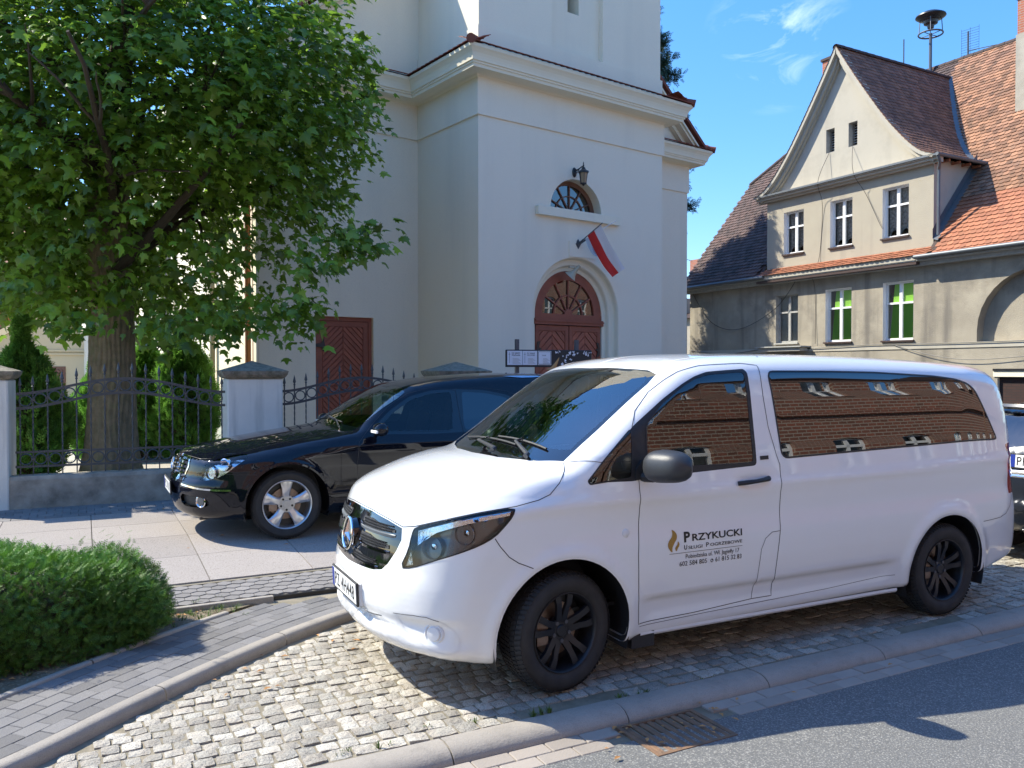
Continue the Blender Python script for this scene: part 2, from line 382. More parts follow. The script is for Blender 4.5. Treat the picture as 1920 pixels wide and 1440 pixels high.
M_slab=mat('washed_slab',(.34,.30,.27),.9,bump=.6,bscale=150,tint=.1,speck=(95,.85,(.19,.165,.145)),vary=.3,vscale=2,vcol=(.28,.25,.22))
M_soil=mat('soil',(.17,.13,.085),.95,bump=1,bscale=30,vary=.7,vscale=8,vcol=(.10,.085,.05),speck=(60,.6,(.3,.25,.17)))
M_yard=mat('yard_paving',(.45,.41,.35),.9,bump=.3,bscale=40,vary=.4,vscale=1.5)
M_ground=mat('far_ground',(.16,.15,.12),.95,vary=.4,vscale=.3)
M_wallc=mat('weathered_concrete',(.40,.36,.29),.92,bump=.6,bscale=30,vary=.8,vscale=4,vcol=(.11,.10,.08),grime=(14,.5,(.38,.35,.30)))
M_pill=mat('pillar_render',(.76,.72,.63),.9,bump=.3,bscale=60,vary=.4,vscale=3,vcol=(.58,.55,.49),streak=(9,.5,(.36,.35,.31)))
M_cap=mat('mossy_cap',(.30,.26,.20),.95,bump=.8,bscale=45,vary=.8,vscale=14,vcol=(.085,.085,.05),grime=(40,.6,(.05,.05,.04)))
M_iron=mat('painted_iron',(.05,.056,.06),.42,spec=.6,bump=.15,bscale=150,vary=.4,vscale=20,vcol=(.09,.095,.1))
M_church=mat('cream_render',(.82,.735,.58),.92,bump=.35,bscale=180,bump2=.2,b2scale=500,vary=.12,vscale=.7,vcol=(.74,.66,.52),speck=(90,.35,(.64,.57,.45)),streak=(1.6,.3,(.62,.57,.46)),grime=(.8,.25,(.70,.62,.49)))
M_churcht=mat('cream_trim',(.80,.73,.56),.85,bump=.12,bscale=90,vary=.2,vscale=2,vcol=(.6,.55,.44))
M_plinth=mat('peeling_plinth',(.42,.46,.41),.92,bump=.4,bscale=20,vary=.8,vscale=5,vcol=(.62,.60,.52))
M_tile=mat('clay_roof_tile',(.29,.145,.08),.8,bump=.5,bscale=50,tint=.42,vary=.7,vscale=1.3,vcol=(.20,.10,.065),grime=(3,.6,(.085,.07,.055)))
M_tilen=mat('new_clay_tile',(.33,.13,.065),.75,bump=.3,bscale=50,tint=.2,vary=.3,vscale=2,vcol=(.38,.11,.06))
M_tiled=mat('dark_roof_tile',(.10,.055,.045),.8,bump=.5,bscale=50,tint=.4,vary=.6,vscale=1.6,vcol=(.045,.04,.038))  # darker tile, laid left of the gable axis, on ridges and decks
M_tilech=mat('church_tile',(.26,.075,.045),.75,bump=.4,bscale=50,tint=.3)
M_door=mat('red_brown_door_wood',(.36,.10,.052),.55,bump=.4,bscale=60,vary=.4,vscale=6,vcol=(.13,.035,.022),tint=.15)
M_doorbrown=mat('brown_door_wood',(.16,.075,.045),.6,bump=.3,bscale=50)
M_black=mat('black_iron',(.012,.012,.014),.4,spec=.6)
M_roughc=mat('roughcast_render',(.40,.355,.275),.95,bump=1.0,bscale=35,bump2=.8,b2scale=110,vary=.8,vscale=.8,vcol=(.24,.21,.165),streak=(2.2,.85,(.15,.135,.115)),grime=(.6,.9,(.17,.15,.125)))
M_gable=mat('smooth_gable_render',(.46,.425,.35),.95,bump=.4,bscale=70,vary=.3,vscale=.8,vcol=(.38,.35,.29),grime=(1.2,.4,(.30,.275,.23)),streak=(2,.35,(.30,.28,.235)))
M_upr=mat('upper_storey_render',(.42,.375,.29),.95,bump=1.0,bscale=40,bump2=.7,b2scale=120,vary=.5,vscale=1.1,vcol=(.34,.30,.24),streak=(2.5,.45,(.27,.24,.20)))
M_pvc=mat('white_window_frame',(.80,.80,.79),.35)
M_wood=mat('old_grey_frame',(.42,.41,.38),.8,vary=.5,vscale=9)
M_sill=mat('brown_sill',(.06,.035,.03),.5)
M_green=mat('green_blind',(.24,.50,.05),.8)
M_room=mat('dark_room',(.02,.02,.022),.9)
M_lace=mat('net_curtain',(.5,.5,.48),.9,vary=.9,vscale=14,vcol=(.08,.08,.08))
M_zinc=mat('zinc',(.15,.165,.18),.5,metal=.4,vary=.4,vscale=6)
M_brick=None
M_bark=mat('maple_bark',(.26,.20,.125),.95,bump=1.0,bscale=14,bump2=.6,b2scale=60,vary=.8,vscale=9,vcol=(.12,.10,.055),grime=(5,.6,(.15,.16,.06)))
M_leaf=mat('maple_leaf',(.150,.265,.028),.36,spec=.6,tint=.6,vary=.4,vscale=1.6,vcol=(.17,.27,.03),trans=.5)
M_yew=mat('yew_needles',(.080,.190,.022),.55,tint=.6,trans=.2,vary=.4,vscale=4,vcol=(.10,.17,.03))
M_thuja=mat('thuja_sprays',(.17,.36,.05),.6,tint=.5,trans=.35,vary=.4,vscale=3,vcol=(.03,.085,.02))
M_conif=mat('conifer_needles',(.016,.045,.018),.6,tint=.5,trans=.1)
M_twig=mat('twig',(.06,.04,.025),.9)
M_grass=mat('grass',(.09,.15,.03),.7,tint=.4,trans=.25)
M_white=mat('white_paint',(.80,.80,.79),.2,coat=1,spec=.5,grime=(1.3,.10,(.62,.60,.55)))
M_whitep=mat('white_plastic',(.72,.72,.72),.4)
M_navy=mat('dark_navy_paint',(.004,.005,.010),.5,coat=1,spec=.0)
M_grey=mat('dark_grey_paint',(.008,.010,.014),.25,coat=1)
M_rubber=mat('tyre_rubber',(.018,.018,.019),.75,bump=.2,bscale=90,vary=.6,vscale=12,vcol=(.045,.042,.038))
M_rimb=mat('matt_black_rim',(.012,.013,.017),.42,spec=.5)
M_rims=mat('silver_rim',(.62,.63,.65),.28,metal=.85)
M_trim=mat('black_plastic',(.018,.018,.02),.5,bump=.2,bscale=300)
M_mirr=mat('grained_grey_plastic',(.032,.034,.038),.42,bump=.15,bscale=400)
M_gloss=mat('piano_black',(.004,.004,.005),.05,coat=1)
M_chrome=mat('chrome',(.82,.83,.85),.06,metal=1)
M_refl=mat('lamp_reflector',(.75,.76,.78),.12,metal=1,bump=.3,bscale=25)
M_lampin=mat('lamp_housing',(.16,.165,.17),.3,metal=.6)
M_red=mat('red_lamp',(.35,.008,.01),.12,coat=1)
M_plate=mat('plate_white',(.78,.78,.76),.4)
M_blue=mat('plate_blue',(.01,.03,.25),.4)
M_ink=mat('ink_black',(.008,.008,.008),.5)
M_gold=mat('gold_print',(.36,.20,.035),.45)
M_disc=mat('brake_disc',(.30,.24,.20),.4,metal=.8,vary=.6,vscale=12,vcol=(.18,.08,.04))
M_seat=mat('seat_cloth',(.035,.036,.04),.8)
M_dash=mat('dashboard',(.075,.085,.08),.7)
M_liner=mat('headliner',(.42,.40,.35),.9)
M_paper=mat('paper',(.74,.73,.78),.6)
M_flagw=mat('flag_white',(.72,.71,.74),.75,trans=.3)
M_flagr=mat('flag_red',(.62,.035,.03),.75,trans=.3)
M_flagb=mat('flag_blue',(.03,.20,.55),.75,trans=.3)
M_flaglb=mat('flag_pale',(.5,.58,.68),.75,trans=.3)
M_horn=mat('horn_beige',(.42,.38,.28),.5)
M_steel=mat('dull_steel',(.10,.105,.12),.5,metal=.5)
M_rust=mat('rusty_grate',(.26,.15,.085),.8,metal=.2,bump=.5,bscale=60,vary=.7,vscale=12,vcol=(.09,.075,.06))
M_dry=mat('dry_leaf',(.42,.21,.07),.7,tint=.3)
M_ylw=mat('pale_yellow_render',(.56,.47,.30),.9,bump=.1)
M_orng=mat('orange_render',(.42,.11,.04),.9,bump=.1)
M_dpbe=mat('beige_downpipe',(.33,.28,.18),.5)
M_dpbr=mat('copper_downpipe',(.26,.10,.03),.45)
M_concr=mat('pale_concrete_wall',(.42,.38,.31),.9,bump=.3,bscale=20,vary=.5,vscale=2)
def brick_mat(name,c1,c2,mor,sc=1.0,bw=.25,bh=.075):
    m=bpy.data.materials.new(name); m.use_nodes=True; nt=m.node_tree; l=nt.links.new; b=nt.nodes['Principled BSDF']; b.inputs['Roughness'].default_value=.9
    tcn=N(nt,'ShaderNodeTexCoord'); sx=N(nt,'ShaderNodeSeparateXYZ'); cx=N(nt,'ShaderNodeCombineXYZ'); ad=N(nt,'ShaderNodeMath',operation='ADD'); l(tcn.outputs['Object'],sx.inputs[0]); l(sx.outputs[0],ad.inputs[0]); l(sx.outputs[1],ad.inputs[1]); l(ad.outputs[0],cx.inputs[0]); l(sx.outputs[2],cx.inputs[1])
    br=N(nt,'ShaderNodeTexBrick'); br.inputs['Scale'].default_value=1; br.inputs['Brick Width'].default_value=bw*sc; br.inputs['Row Height'].default_value=bh*sc; br.inputs['Mortar Size'].default_value=.011*sc
    br.inputs['Color1'].default_value=(*c1,1); br.inputs['Color2'].default_value=(*c2,1); br.inputs['Mortar'].default_value=(*mor,1); l(cx.outputs[0],br.inputs[0]); l(br.outputs[0],b.inputs['Base Color'])
    MATS[name]=m; return m
M_brick=brick_mat('house_brick',(.30,.105,.065),(.17,.075,.05),(.40,.33,.26))
M_brickd=brick_mat('brown_glazed_brick',(.055,.025,.02),(.04,.02,.017),(.03,.02,.018))
M_brickr=brick_mat('chimney_brick',(.42,.12,.06),(.34,.10,.055),(.3,.24,.2))
G_wind=glass_mat('windscreen_glass',(.72,.86,.80),2.6)
G_side=glass_mat('side_glass',(.42,.52,.47),1.95)
G_dark=glass_mat('privacy_glass',(.04,.04,.045),2.15,wav=.05,wsc=1.2)
G_pane=glass_mat('window_pane',(.92,.94,.93),1.4,wav=.06,wsc=2)
G_lamp=glass_mat('lamp_lens',(.9,.92,.93),1.5)
G_mirror=glass_mat('fan_glass',(.25,.28,.3),2.2,wav=.05)
# ------------------------------------------------------------------ frames
A_ST=math.radians(27.7)                     # direction of the street kerb
S_C,S_S=math.cos(A_ST),math.sin(A_ST)
def st2w(a,b): return (a*S_C-b*S_S, a*S_S+b*S_C)
def w2st(x,y): return (x*S_C+y*S_S, -x*S_S+y*S_C)
def side_z(b):                               # height of the pavement rising from kerb to church wall
    return .085+.053*min(max(b-6.3,0),2.0)
ST_M=Matrix.Rotation(A_ST,4,'Z')
# ================================================================== GROUND
def sheet(name,pts,matl,z=None,kind='structure',sub=1,parent=None,zf=None):
    """flat or gently sloping ground sheet from a world outline (x,y[,z])"""
    mb=MB(); mb.add([(p[0],p[1],p[2] if len(p)>2 else z) for p in pts],[tuple(range(len(pts)))]); o=mb.build(name,matl,parent,kind=kind); return o
sheet('ground',[(-400,-400),(400,-400),(400,600),(-400,600)],M_ground,-.78)
# road
def stq(a0,a1,b0,b1,z=None,zf=None):
    r=[]
    for a,b in ((a0,b0),(a1,b0),(a1,b1),(a0,b1)):
        x,y=st2w(a,b); r.append((x,y,z if z is not None else zf(b)))
    return r
bm=MB()
for i in range(-60,60,2):                     # road sheet in short lengths, with a slight camber
    for b0,b1,z0,z1 in ((-3.2,0.0,-.10,-.03),(0.0,3.30,-.03,-.062)):
        p=[(*st2w(i,b0),z0),(*st2w(i+2,b0),z0),(*st2w(i+2,b1),z1),(*st2w(i,b1),z1)]; bm.add(p,[(0,1,2,3)])
bm.build('road',M_asph,kind='structure')
sheet('opposite_pavement',stq(-60,60,-9.9,-3.25,z=.02),M_hex)
tag(MB().add([(*st2w(-60,-3.25),.02),(*st2w(60,-3.25),.02),(*st2w(60,-3.10),.01),(*st2w(-60,-3.10),.01),(*st2w(-60,-3.10),-.12),(*st2w(60,-3.10),-.12)],[(0,1,2,3),(3,2,5,4)]).build('opposite_kerb',M_kerb),kind='structure')
# lay-by of granite setts with its curved end
CURVE=[w2st(*p) for p in [(-2.66,2.60),(-2.42,3.10),(-2.16,3.64),(-1.99,4.12),(-1.80,4.60),(-1.56,5.13),(-1.35,5.52),(-1.08,5.92),(-.72,6.30),(-.25,6.66),(.35,7.02),(1.3,7.52),(3.3,8.57),(9.0,11.56)]]
CUR=catmull([(a,b,0) for a,b in CURVE],10)[:,:2]
seg=np.linalg.norm(np.diff(CUR,axis=0),axis=1); CUS=np.concatenate([[0],np.cumsum(seg)])
def cur_at(s,off):
    x=np.interp(s,CUS,CUR[:,0]); y=np.interp(s,CUS,CUR[:,1]); e=.03
    dx=np.interp(s+e,CUS,CUR[:,0])-np.interp(s-e,CUS,CUR[:,0]); dy=np.interp(s+e,CUS,CUR[:,1])-np.interp(s-e,CUS,CUR[:,1]); k=math.hypot(dx,dy) or 1
    return x-dy/k*off, y+dx/k*off            # offset to the pavement side
def in_layby(a,b,m=0):
    if b<3.655+m: return False
    i=np.argmin((CUR[:,0]-a)**2+(CUR[:,1]-b)**2); i=min(max(i,1),len(CUR)-2)
    t=CUR[i+1]-CUR[i-1]; d=np.array([a,b])-CUR[i]; return (t[0]*d[1]-t[1]*d[0])/np.hypot(*t)<-m
lay=empty('cobbled_parking_bay',(0,0,0),A_ST,kind='structure')
mb=MB(); mb.add([(-3,3.6,-.014),(14,3.6,-.014),(14,6.4,-.014),(-3,6.4,-.014)],[(0,1,2,3)])
outline=[(CUR[0][0],3.652)]+[(p[0],p[1]) for p in CUR if p[1]>3.652]+[(CUR[-1][0],3.652)]
base=MB(); base.add([(p[0],p[1],-.008) for p in outline],[tuple(range(len(outline)))]); base.build('joint_bed',M_joint,lay)
def cobble(a,b,w,d,rot):
    """rough split-stone sett: domed 4x4 top with chipped edges, short sides"""
    m=MB(); n=4; vs=[]; h=random.uniform(-.004,.005); tx,ty=random.uniform(-.06,.06),random.uniform(-.06,.06)
    for j in range(n):
        for i in range(n):
            u,v=i/(n-1)*2-1,j/(n-1)*2-1; rr=max(abs(u),abs(v))
            k=1-.06*(abs(u)*abs(v))**2-random.uniform(0,.05)*(rr>.9)
            x,y=u*w/2*k,v*d/2*k; z=h+(.0 if rr<.9 else -.0025-random.uniform(0,.0025))+random.uniform(-.0016,.0016)+tx*x+ty*y
            vs.append((x,y,z))
    for (i,j) in [(0,0),(1,0),(2,0),(3,0),(3,1),(3,2),(3,3),(2,3),(1,3),(0,3),(0,2),(0,1)]:
        p=vs[j*n+i]; vs.append((p[0]*1.03,p[1]*1.03,-.05))
    ring=[0,1,2,3,7,11,15,14,13,12,8,4]; c,s=math.cos(rot),math.sin(rot)
    fs=[(j*n+i,j*n+i+1,(j+1)*n+i+1,(j+1)*n+i) for j in range(n-1) for i in range(n-1)]+[(ring[k],16+k,16+(k+1)%12,ring[(k+1)%12]) for k in range(12)]
    m.add([(a+x*c-y*s,b+x*s+y*c,z) for x,y,z in vs],fs,random.random()); return m
items=[]
row=0; b=3.71
while b<6.2:
    d=.088+random.uniform(-.006,.008); a=-1.2+random.uniform(0,.1)
    if row==0: d=.105
    while a<9.2:
        w=random.uniform(.078,.108) if row else random.uniform(.11,.15)
        wob=.012*math.sin(a*2.1+row*.4)
        if in_layby(a+w/2,b+wob,.045): items.append(cobble(a+w/2,b+wob+random.uniform(-.005,.005),w-.008,d-.007,random.uniform(-.07,.07)))
        a+=w
    b+=d*.985; row+=1
s=0.1
pieces(lay,'cobble',items,M_gran,300,ST_M,smooth=False)
# moss and grass tufts in the joints by the kerb
gt=MB()
def tuft(mb,x,y,z,n,h,spread):
    for _ in range(n):
        a=random.uniform(0,6.283); l=h*random.uniform(.5,1.2); r=random.uniform(.2,1)*spread
        bx,by=x+math.cos(a)*r*.3,y+math.sin(a)*r*.3; tx,ty=x+math.cos(a)*r,y+math.sin(a)*r; w=.0022; px,py=-math.sin(a)*w,math.cos(a)*w
        mb.add([(bx-px,by-py,z),(bx+px,by+py,z),((bx+tx)/2+px,(by+ty)/2+py,z+l*.7),((bx+tx)/2-px,(by+ty)/2-py,z+l*.7),(tx,ty,z+l)],[(0,1,2,3),(3,2,4)],random.random())
for a,b_,n,h in ((2.10,3.66,70,.045),(1.22,3.70,30,.03),(1.02,3.72,25,.025),(1.75,3.74,18,.02),(1.50,3.80,14,.02),(2.6,3.66,30,.02),(2.75,3.655,24,.02),(3.2,3.66,14,.015)):
    for k in range(3): tuft(gt,*st2w(a+random.uniform(-.03,.03)*(1+k),b_),-.01,n//3,h,.035)
tag(gt.build('grass_tufts',M_grass),'small green grass tufts in the joints along the street kerb','grass',kind='stuff')
# swept kerbs
def sweep(path,prof,matl,name,parent,closed_ends=True):
    mb=MB(); n=len(prof); vs=[]
    for i,(p,nn) in enumerate(path): vs+=[(p[0]+nn[0]*o,p[1]+nn[1]*o,z) for o,z in prof]
    fs=[(i*n+j,i*n+(j+1)%n,(i+1)*n+(j+1)%n,(i+1)*n+j) for i in range(len(path)-1) for j in range(n)]
    fs+=[tuple(range(n)),tuple(range((len(path))*n-1,(len(path)-1)*n-1,-1))]
    mb.add(vs,fs); return mb.build(name,matl,parent,smooth=True,sharp=50)
kerb=empty('street_kerb',(0,0,0),A_ST,kind='structure')
KP=[(.172,-.12),(.172,-.003),(.12,.001),(.075,-.002),(.04,-.012),(.015,-.030),(.0,-.052),(.0,-.12)]
for k in range(-5,12):
    a0=.52+k; dz=random.uniform(-.003,.003)
    sweep([((a,3.478+random.uniform(-.001,.001)),(0,1)) for a in (a0+.004,a0+.5,a0+.996)],[(o,z+dz) for o,z in KP],M_kerb,'kerbstone',kerb)
ck=empty('curved_kerb',(0,0,0),A_ST,kind='structure')
CKP=[(0,-.1),(-.002,.018),(.002,.036),(.010,.050),(.022,.058),(.04,.062),(.078,.063),(.080,-.1)]
s=.0; total=CUS[-1]
while s<9:
    e=min(s+.985,total-.1); pts=[]
    for q in np.linspace(s+.005,e-.003,9):
        p=cur_at(q,0); p2=cur_at(q,1); pts.append((p,(p2[0]-p[0],p2[1]-p[1])))
    sweep(pts,CKP,M_kerb,'kerbstone',ck); s=e
# gutter: two rows of pale pavers, broken by the drain grate
gut=empty('gutter_pavers',(0,0,0),A_ST,kind='structure')
b_=MB(); b_.add([(-6,3.29,-.070),(14,3.29,-.070),(14,3.48,-.070),(-6,3.48,-.070)],[(0,1,2,3)]); b_.build('joint_bed',M_joint,gut)
items=[]
for r in range(2):
    a=-3+(.1 if r else 0)
    while a<10:
        if not (a+.2>2.42 and a<2.93):
            m=MB(); y0=3.475-r*.1-.096; m.bbox(a+.0025,a+.1975,y0,y0+.0955,-.1,-.056+random.uniform(-.003,.002),.004,random.random()); items.append(m)
        a+=.2
pieces(gut,'paver',items,M_gut,300,ST_M)
# drain grate
gr_=empty('storm_drain',(*st2w(2.67,3.27),-.06),A_ST,'rusty slotted storm drain grate at the road edge below the kerb','drain grate')
m=MB()
for x0,x1,y0,y1 in ((-.25,-.225,-.17,.19),(.225,.25,-.17,.19),(-.225,.225,-.17,-.15),(-.225,.225,.17,.19)): m.box(x0,x1,y0,y1,-.04,.004)
m.build('frame',M_rust,gr_)
for i in range(9):
    x=-.205+i*.0512; MB().bbox(x-.015,x+.015,-.15,.17,-.03,.002,.004).build('bar',M_rust,gr_)
MB().box(-.225,.225,-.15,.17,-.2,-.06).build('pit',M_black,gr_)
# pavement: dark block strip following the curved kerb
pv=empty('dark_paver_strip',(0,0,0),A_ST,kind='structure')
def strip_quads(o0,o1,z,name,matl,parent,s0=0,s1=10,n=60):
    m=MB(); vs=[]
    for q in np.linspace(s0,s1,n): vs+=[(*cur_at(q,o0),z),(*cur_at(q,o1),z)]
    m.add(vs,[(2*i,2*i+1,2*i+3,2*i+2) for i in range(n-1)]); return m.build(name,matl,parent)
strip_quads(.075,.72,.048,'joint_bed',M_joint,pv)
items=[]
for r in range(6):
    o0=.083+r*.1; q=.075*(r%2)
    while q<9.4:
        m=MB(); g=.002; z=.060+random.uniform(-.0015,.0015); c=random.random()
        P=[cur_at(q+g,o0+g),cur_at(q+.15-g,o0+g),cur_at(q+.15-g,o0+.1-g),cur_at(q+g,o0+.1-g)]
        cx=sum(p[0] for p in P)/4; cy=sum(p[1] for p in P)/4; k=.965
        if max(p[1] for p in P)<6.225:
            m.add([(p[0],p[1],.035) for p in P]+[(p[0],p[1],z-.003) for p in P]+[(cx+(p[0]-cx)*k,cy+(p[1]-cy)*k,z) for p in P],
              [(0,1,5,4),(1,2,6,5),(2,3,7,6),(3,0,4,7),(4,5,9,8),(5,6,10,9),(6,7,11,10),(7,4,8,11),(8,9,10,11)],c); items.append(m)
        q+=.15
pieces(pv,'paver',items,M_pav,300,ST_M)
# thin concrete edging along the bed
ed=empty('bed_edging',(0,0,0),A_ST,kind='structure')
for k in range(5):
    pts=[]
    for q in np.linspace(.1+k,1.09+k,8):
        p=cur_at(q,.69); p2=cur_at(q,1.69); pts.append((p,(p2[0]-p[0],p2[1]-p[1])))
    pts=[q_ for q_ in pts if q_[0][1]<6.17]
    if k<5 and len(pts)>2: sweep(pts,[(0,0),(0,.066),(.008,.074),(.042,.074),(.05,.066),(.05,0)],M_kerb,'edging_stone',ed)
# soil bed under the bush
so=[(*cur_at(q,.74),.058) for q in np.linspace(0,4.25,20)]
so+=[(1.35,6.28,.058),(-6,6.28,.058),(-6,4.0,.058)]
m=MB(); m.add(so,[tuple(range(len(so)))]); m.xf(ST_M).build('planting_bed',M_soil,kind='structure')
# left part of pavement outside the frame
sheet('outer_pavement',[(*st2w(-20,2.5),.055),(*st2w(-3,2.5),.055),(*st2w(-2.2,4.0),.055),(*st2w(-6,4.0),.055),(*st2w(-6,6.8),.055),(*st2w(-20,6.8),.055)],M_hex)
# drain channel and hexagonal strip
hx=empty('hexagon_paver_strip',(0,0,0),A_ST,kind='structure')
MB().box(-6,6.5,6.272,6.30,.02,.078).build('channel_slot',M_black,hx)
MB().bbox(-6,1.25,6.225,6.27,.0,.094,.004).build('channel_edge',M_kerb,hx)
m=MB(); m.add([(-6,6.31,.076),(12,6.31,.076),(12,6.84,.08),(-6,6.84,.08)],[(0,1,2,3)]); m.build('joint_bed',M_joint,hx)
items=[]
R=.062
for r in range(6):
    for c in range(150):
        a=-3+c*R*math.sqrt(3)+(R*math.sqrt(3)/2 if r%2 else 0); b=6.36+r*R*1.5
        if b+R>6.86 or a>11: continue
        m=MB(); z=side_z(b)+.001+random.uniform(-.001,.001)
        P=[(a+(R-.002)*math.sin(k*math.pi/3),b+(R-.002)*math.cos(k*math.pi/3)) for k in range(6)]
        m.add([(x,y,z-.02) for x,y in P]+[(x,y,z-.002) for x,y in P]+[(a+(x-a)*.95,b+(y-b)*.95,z) for x,y in P],[(i,(i+1)%6,6+(i+1)%6,6+i) for i in range(6)]+[(6+i,6+(i+1)%6,12+(i+1)%6,12+i) for i in range(6)]+[tuple(range(12,18))],random.random()); items.append(m)
pieces(hx,'paver',items,M_hex,300,ST_M)
# large washed-concrete slabs
sl=empty('slab_pavement',(0,0,0),A_ST,kind='structure')
m=MB()
for b0,b1 in ((6.82,8.31),(8.31,10.2)): m.add([(-9,b0,side_z(b0)-.012),(12,b0,side_z(b0)-.012),(12,b1,side_z(b1)-.012),(-9,b1,side_z(b1)-.012)],[(0,1,2,3)])
m.build('joint_bed',M_joint,sl)
items=[]
for r in range(4):
    b0=6.86+r*.81
    for c in range(-11,13):
        a0=.883+.824*c; g=.004; m=MB(); b1=b0+.81
        m.add([(a0+g,b0+g,side_z(b0)-.03),(a0+.824-g,b0+g,side_z(b0)-.03),(a0+.824-g,b1-g,side_z(b1)-.03),(a0+g,b1-g,side_z(b1)-.03),
          (a0+g,b0+g,side_z(b0)),(a0+.824-g,b0+g,side_z(b0)),(a0+.824-g,b1-g,side_z(b1)),(a0+g,b1-g,side_z(b1))],[(0,1,5,4),(1,2,6,5),(2,3,7,6),(3,0,4,7),(4,5,6,7)],random.random()); items.append(m)
pieces(sl,'slab',items,M_slab,300,ST_M)
rp=empty('wall_side_pavers',(0,0,0),A_ST,kind='structure')
m=MB(); m.add([(-9,10.10,.178),(12,10.10,.178),(12,11.2,.178),(-9,11.2,.178)],[(0,1,2,3)]); m.build('joint_bed',M_joint,rp)
items=[]
for r in range(5):
    for c in range(60):
        a=-5.5+c*.16+(.08 if r%2 else 0); m=MB(); b0=10.11+r*.16
        m.bbox(a+.002,a+.158,b0+.002,b0+.158,.15,.191+random.uniform(-.001,.001),.003,random.random()); items.append(m)
pieces(rp,'paver',items,M_hex,300,ST_M)
# churchyard behind the wall, reaching round the church
m=MB(); m.add([(-40,10.9,.186),(11,10.9,.186),(11,60,.186),(-40,60,.186)],[(0,1,2,3)]); m.add([(11,6.8,.186),(11,60,.186),(13.5,60,-.77),(13.5,6.8,-.77)],[(0,1,2,3)]); m.xf(ST_M).build('churchyard',M_yard,kind='structure')
# ================================================================== WALL, PILLARS, IRON FENCE
FA=math.atan2(.418,.908); P1=(-5.73,9.31)
FM=Matrix.Translation((P1[0],P1[1],.18))@Matrix.Rotation(FA,4,'Z')
def fence_loc(s,t,z=.18):
    v=FM@Vector((s,t,0)); return (v.x,v.y,z)
def pillar(s,label,w=.68):
    o=empty('gate_pillar',fence_loc(s,.34),FA,label,'pillar','concrete pillars of the churchyard fence')
    m=MB(); h=w/2; m.bbox(-h,h,-h,h,-.02,1.50,.015); 
    m.build('shaft',M_pill,o)
    H=.395; m=MB(); m.add([(x,y,z) for (k,z) in ((h+.0,1.502),(h+.03,1.52),(H,1.555),(H+.012,1.60)) for x,y in ((-k,-k),(k,-k),(k,k),(-k,k))]+[(0,0,1.735)],
      [(a*4+i,a*4+(i+1)%4,a*4+4+(i+1)%4,a*4+4+i) for a in range(3) for i in range(4)]+[(12+i,12+(i+1)%4,16) for i in range(4)]+[(3,2,1,0)])
    m.build('cap',M_cap,o)
pillar(-.36,'pale pillar with mossy cap at the left edge, where the low wall starts')
pillar(2.695,'pale pillar with mossy pyramid cap directly behind the hearse bonnet')
pillar(5.56,'pillar whose mossy cap just shows over the hearse roof')
def lowwall(s0,s1,label):
    m=MB(); ns=14; vs=[]
    for i in range(ns+1):
        s=s0+(s1-s0)*i/ns; j=lambda:random.uniform(-.004,.004)
        vs+=[(s,.02+j(),-.03),(s,.02+j(),.34),(s,.035,.385+j()),(s,.26,.385+j()),(s,.28,.36),(s,.28,-.03)]
    m.add(vs,[(i*6+k,i*6+k+1,(i+1)*6+k+1,(i+1)*6+k) for i in range(ns) for k in range(5)]+[(0,1,2,3,4,5),tuple(ns*6+k for k in range(5,-1,-1))])
    o=m.build('low_wall',M_wallc); o.matrix_basis=FM; tag(o,label,'wall')
lowwall(-.02,2.35,'stained low concrete wall carrying the left iron fence panel')
lowwall(3.04,5.2,'low concrete wall hidden behind the hearse below the second fence panel')
lowwall(-6.0,-.70,'low concrete wall continuing past the left pillar')
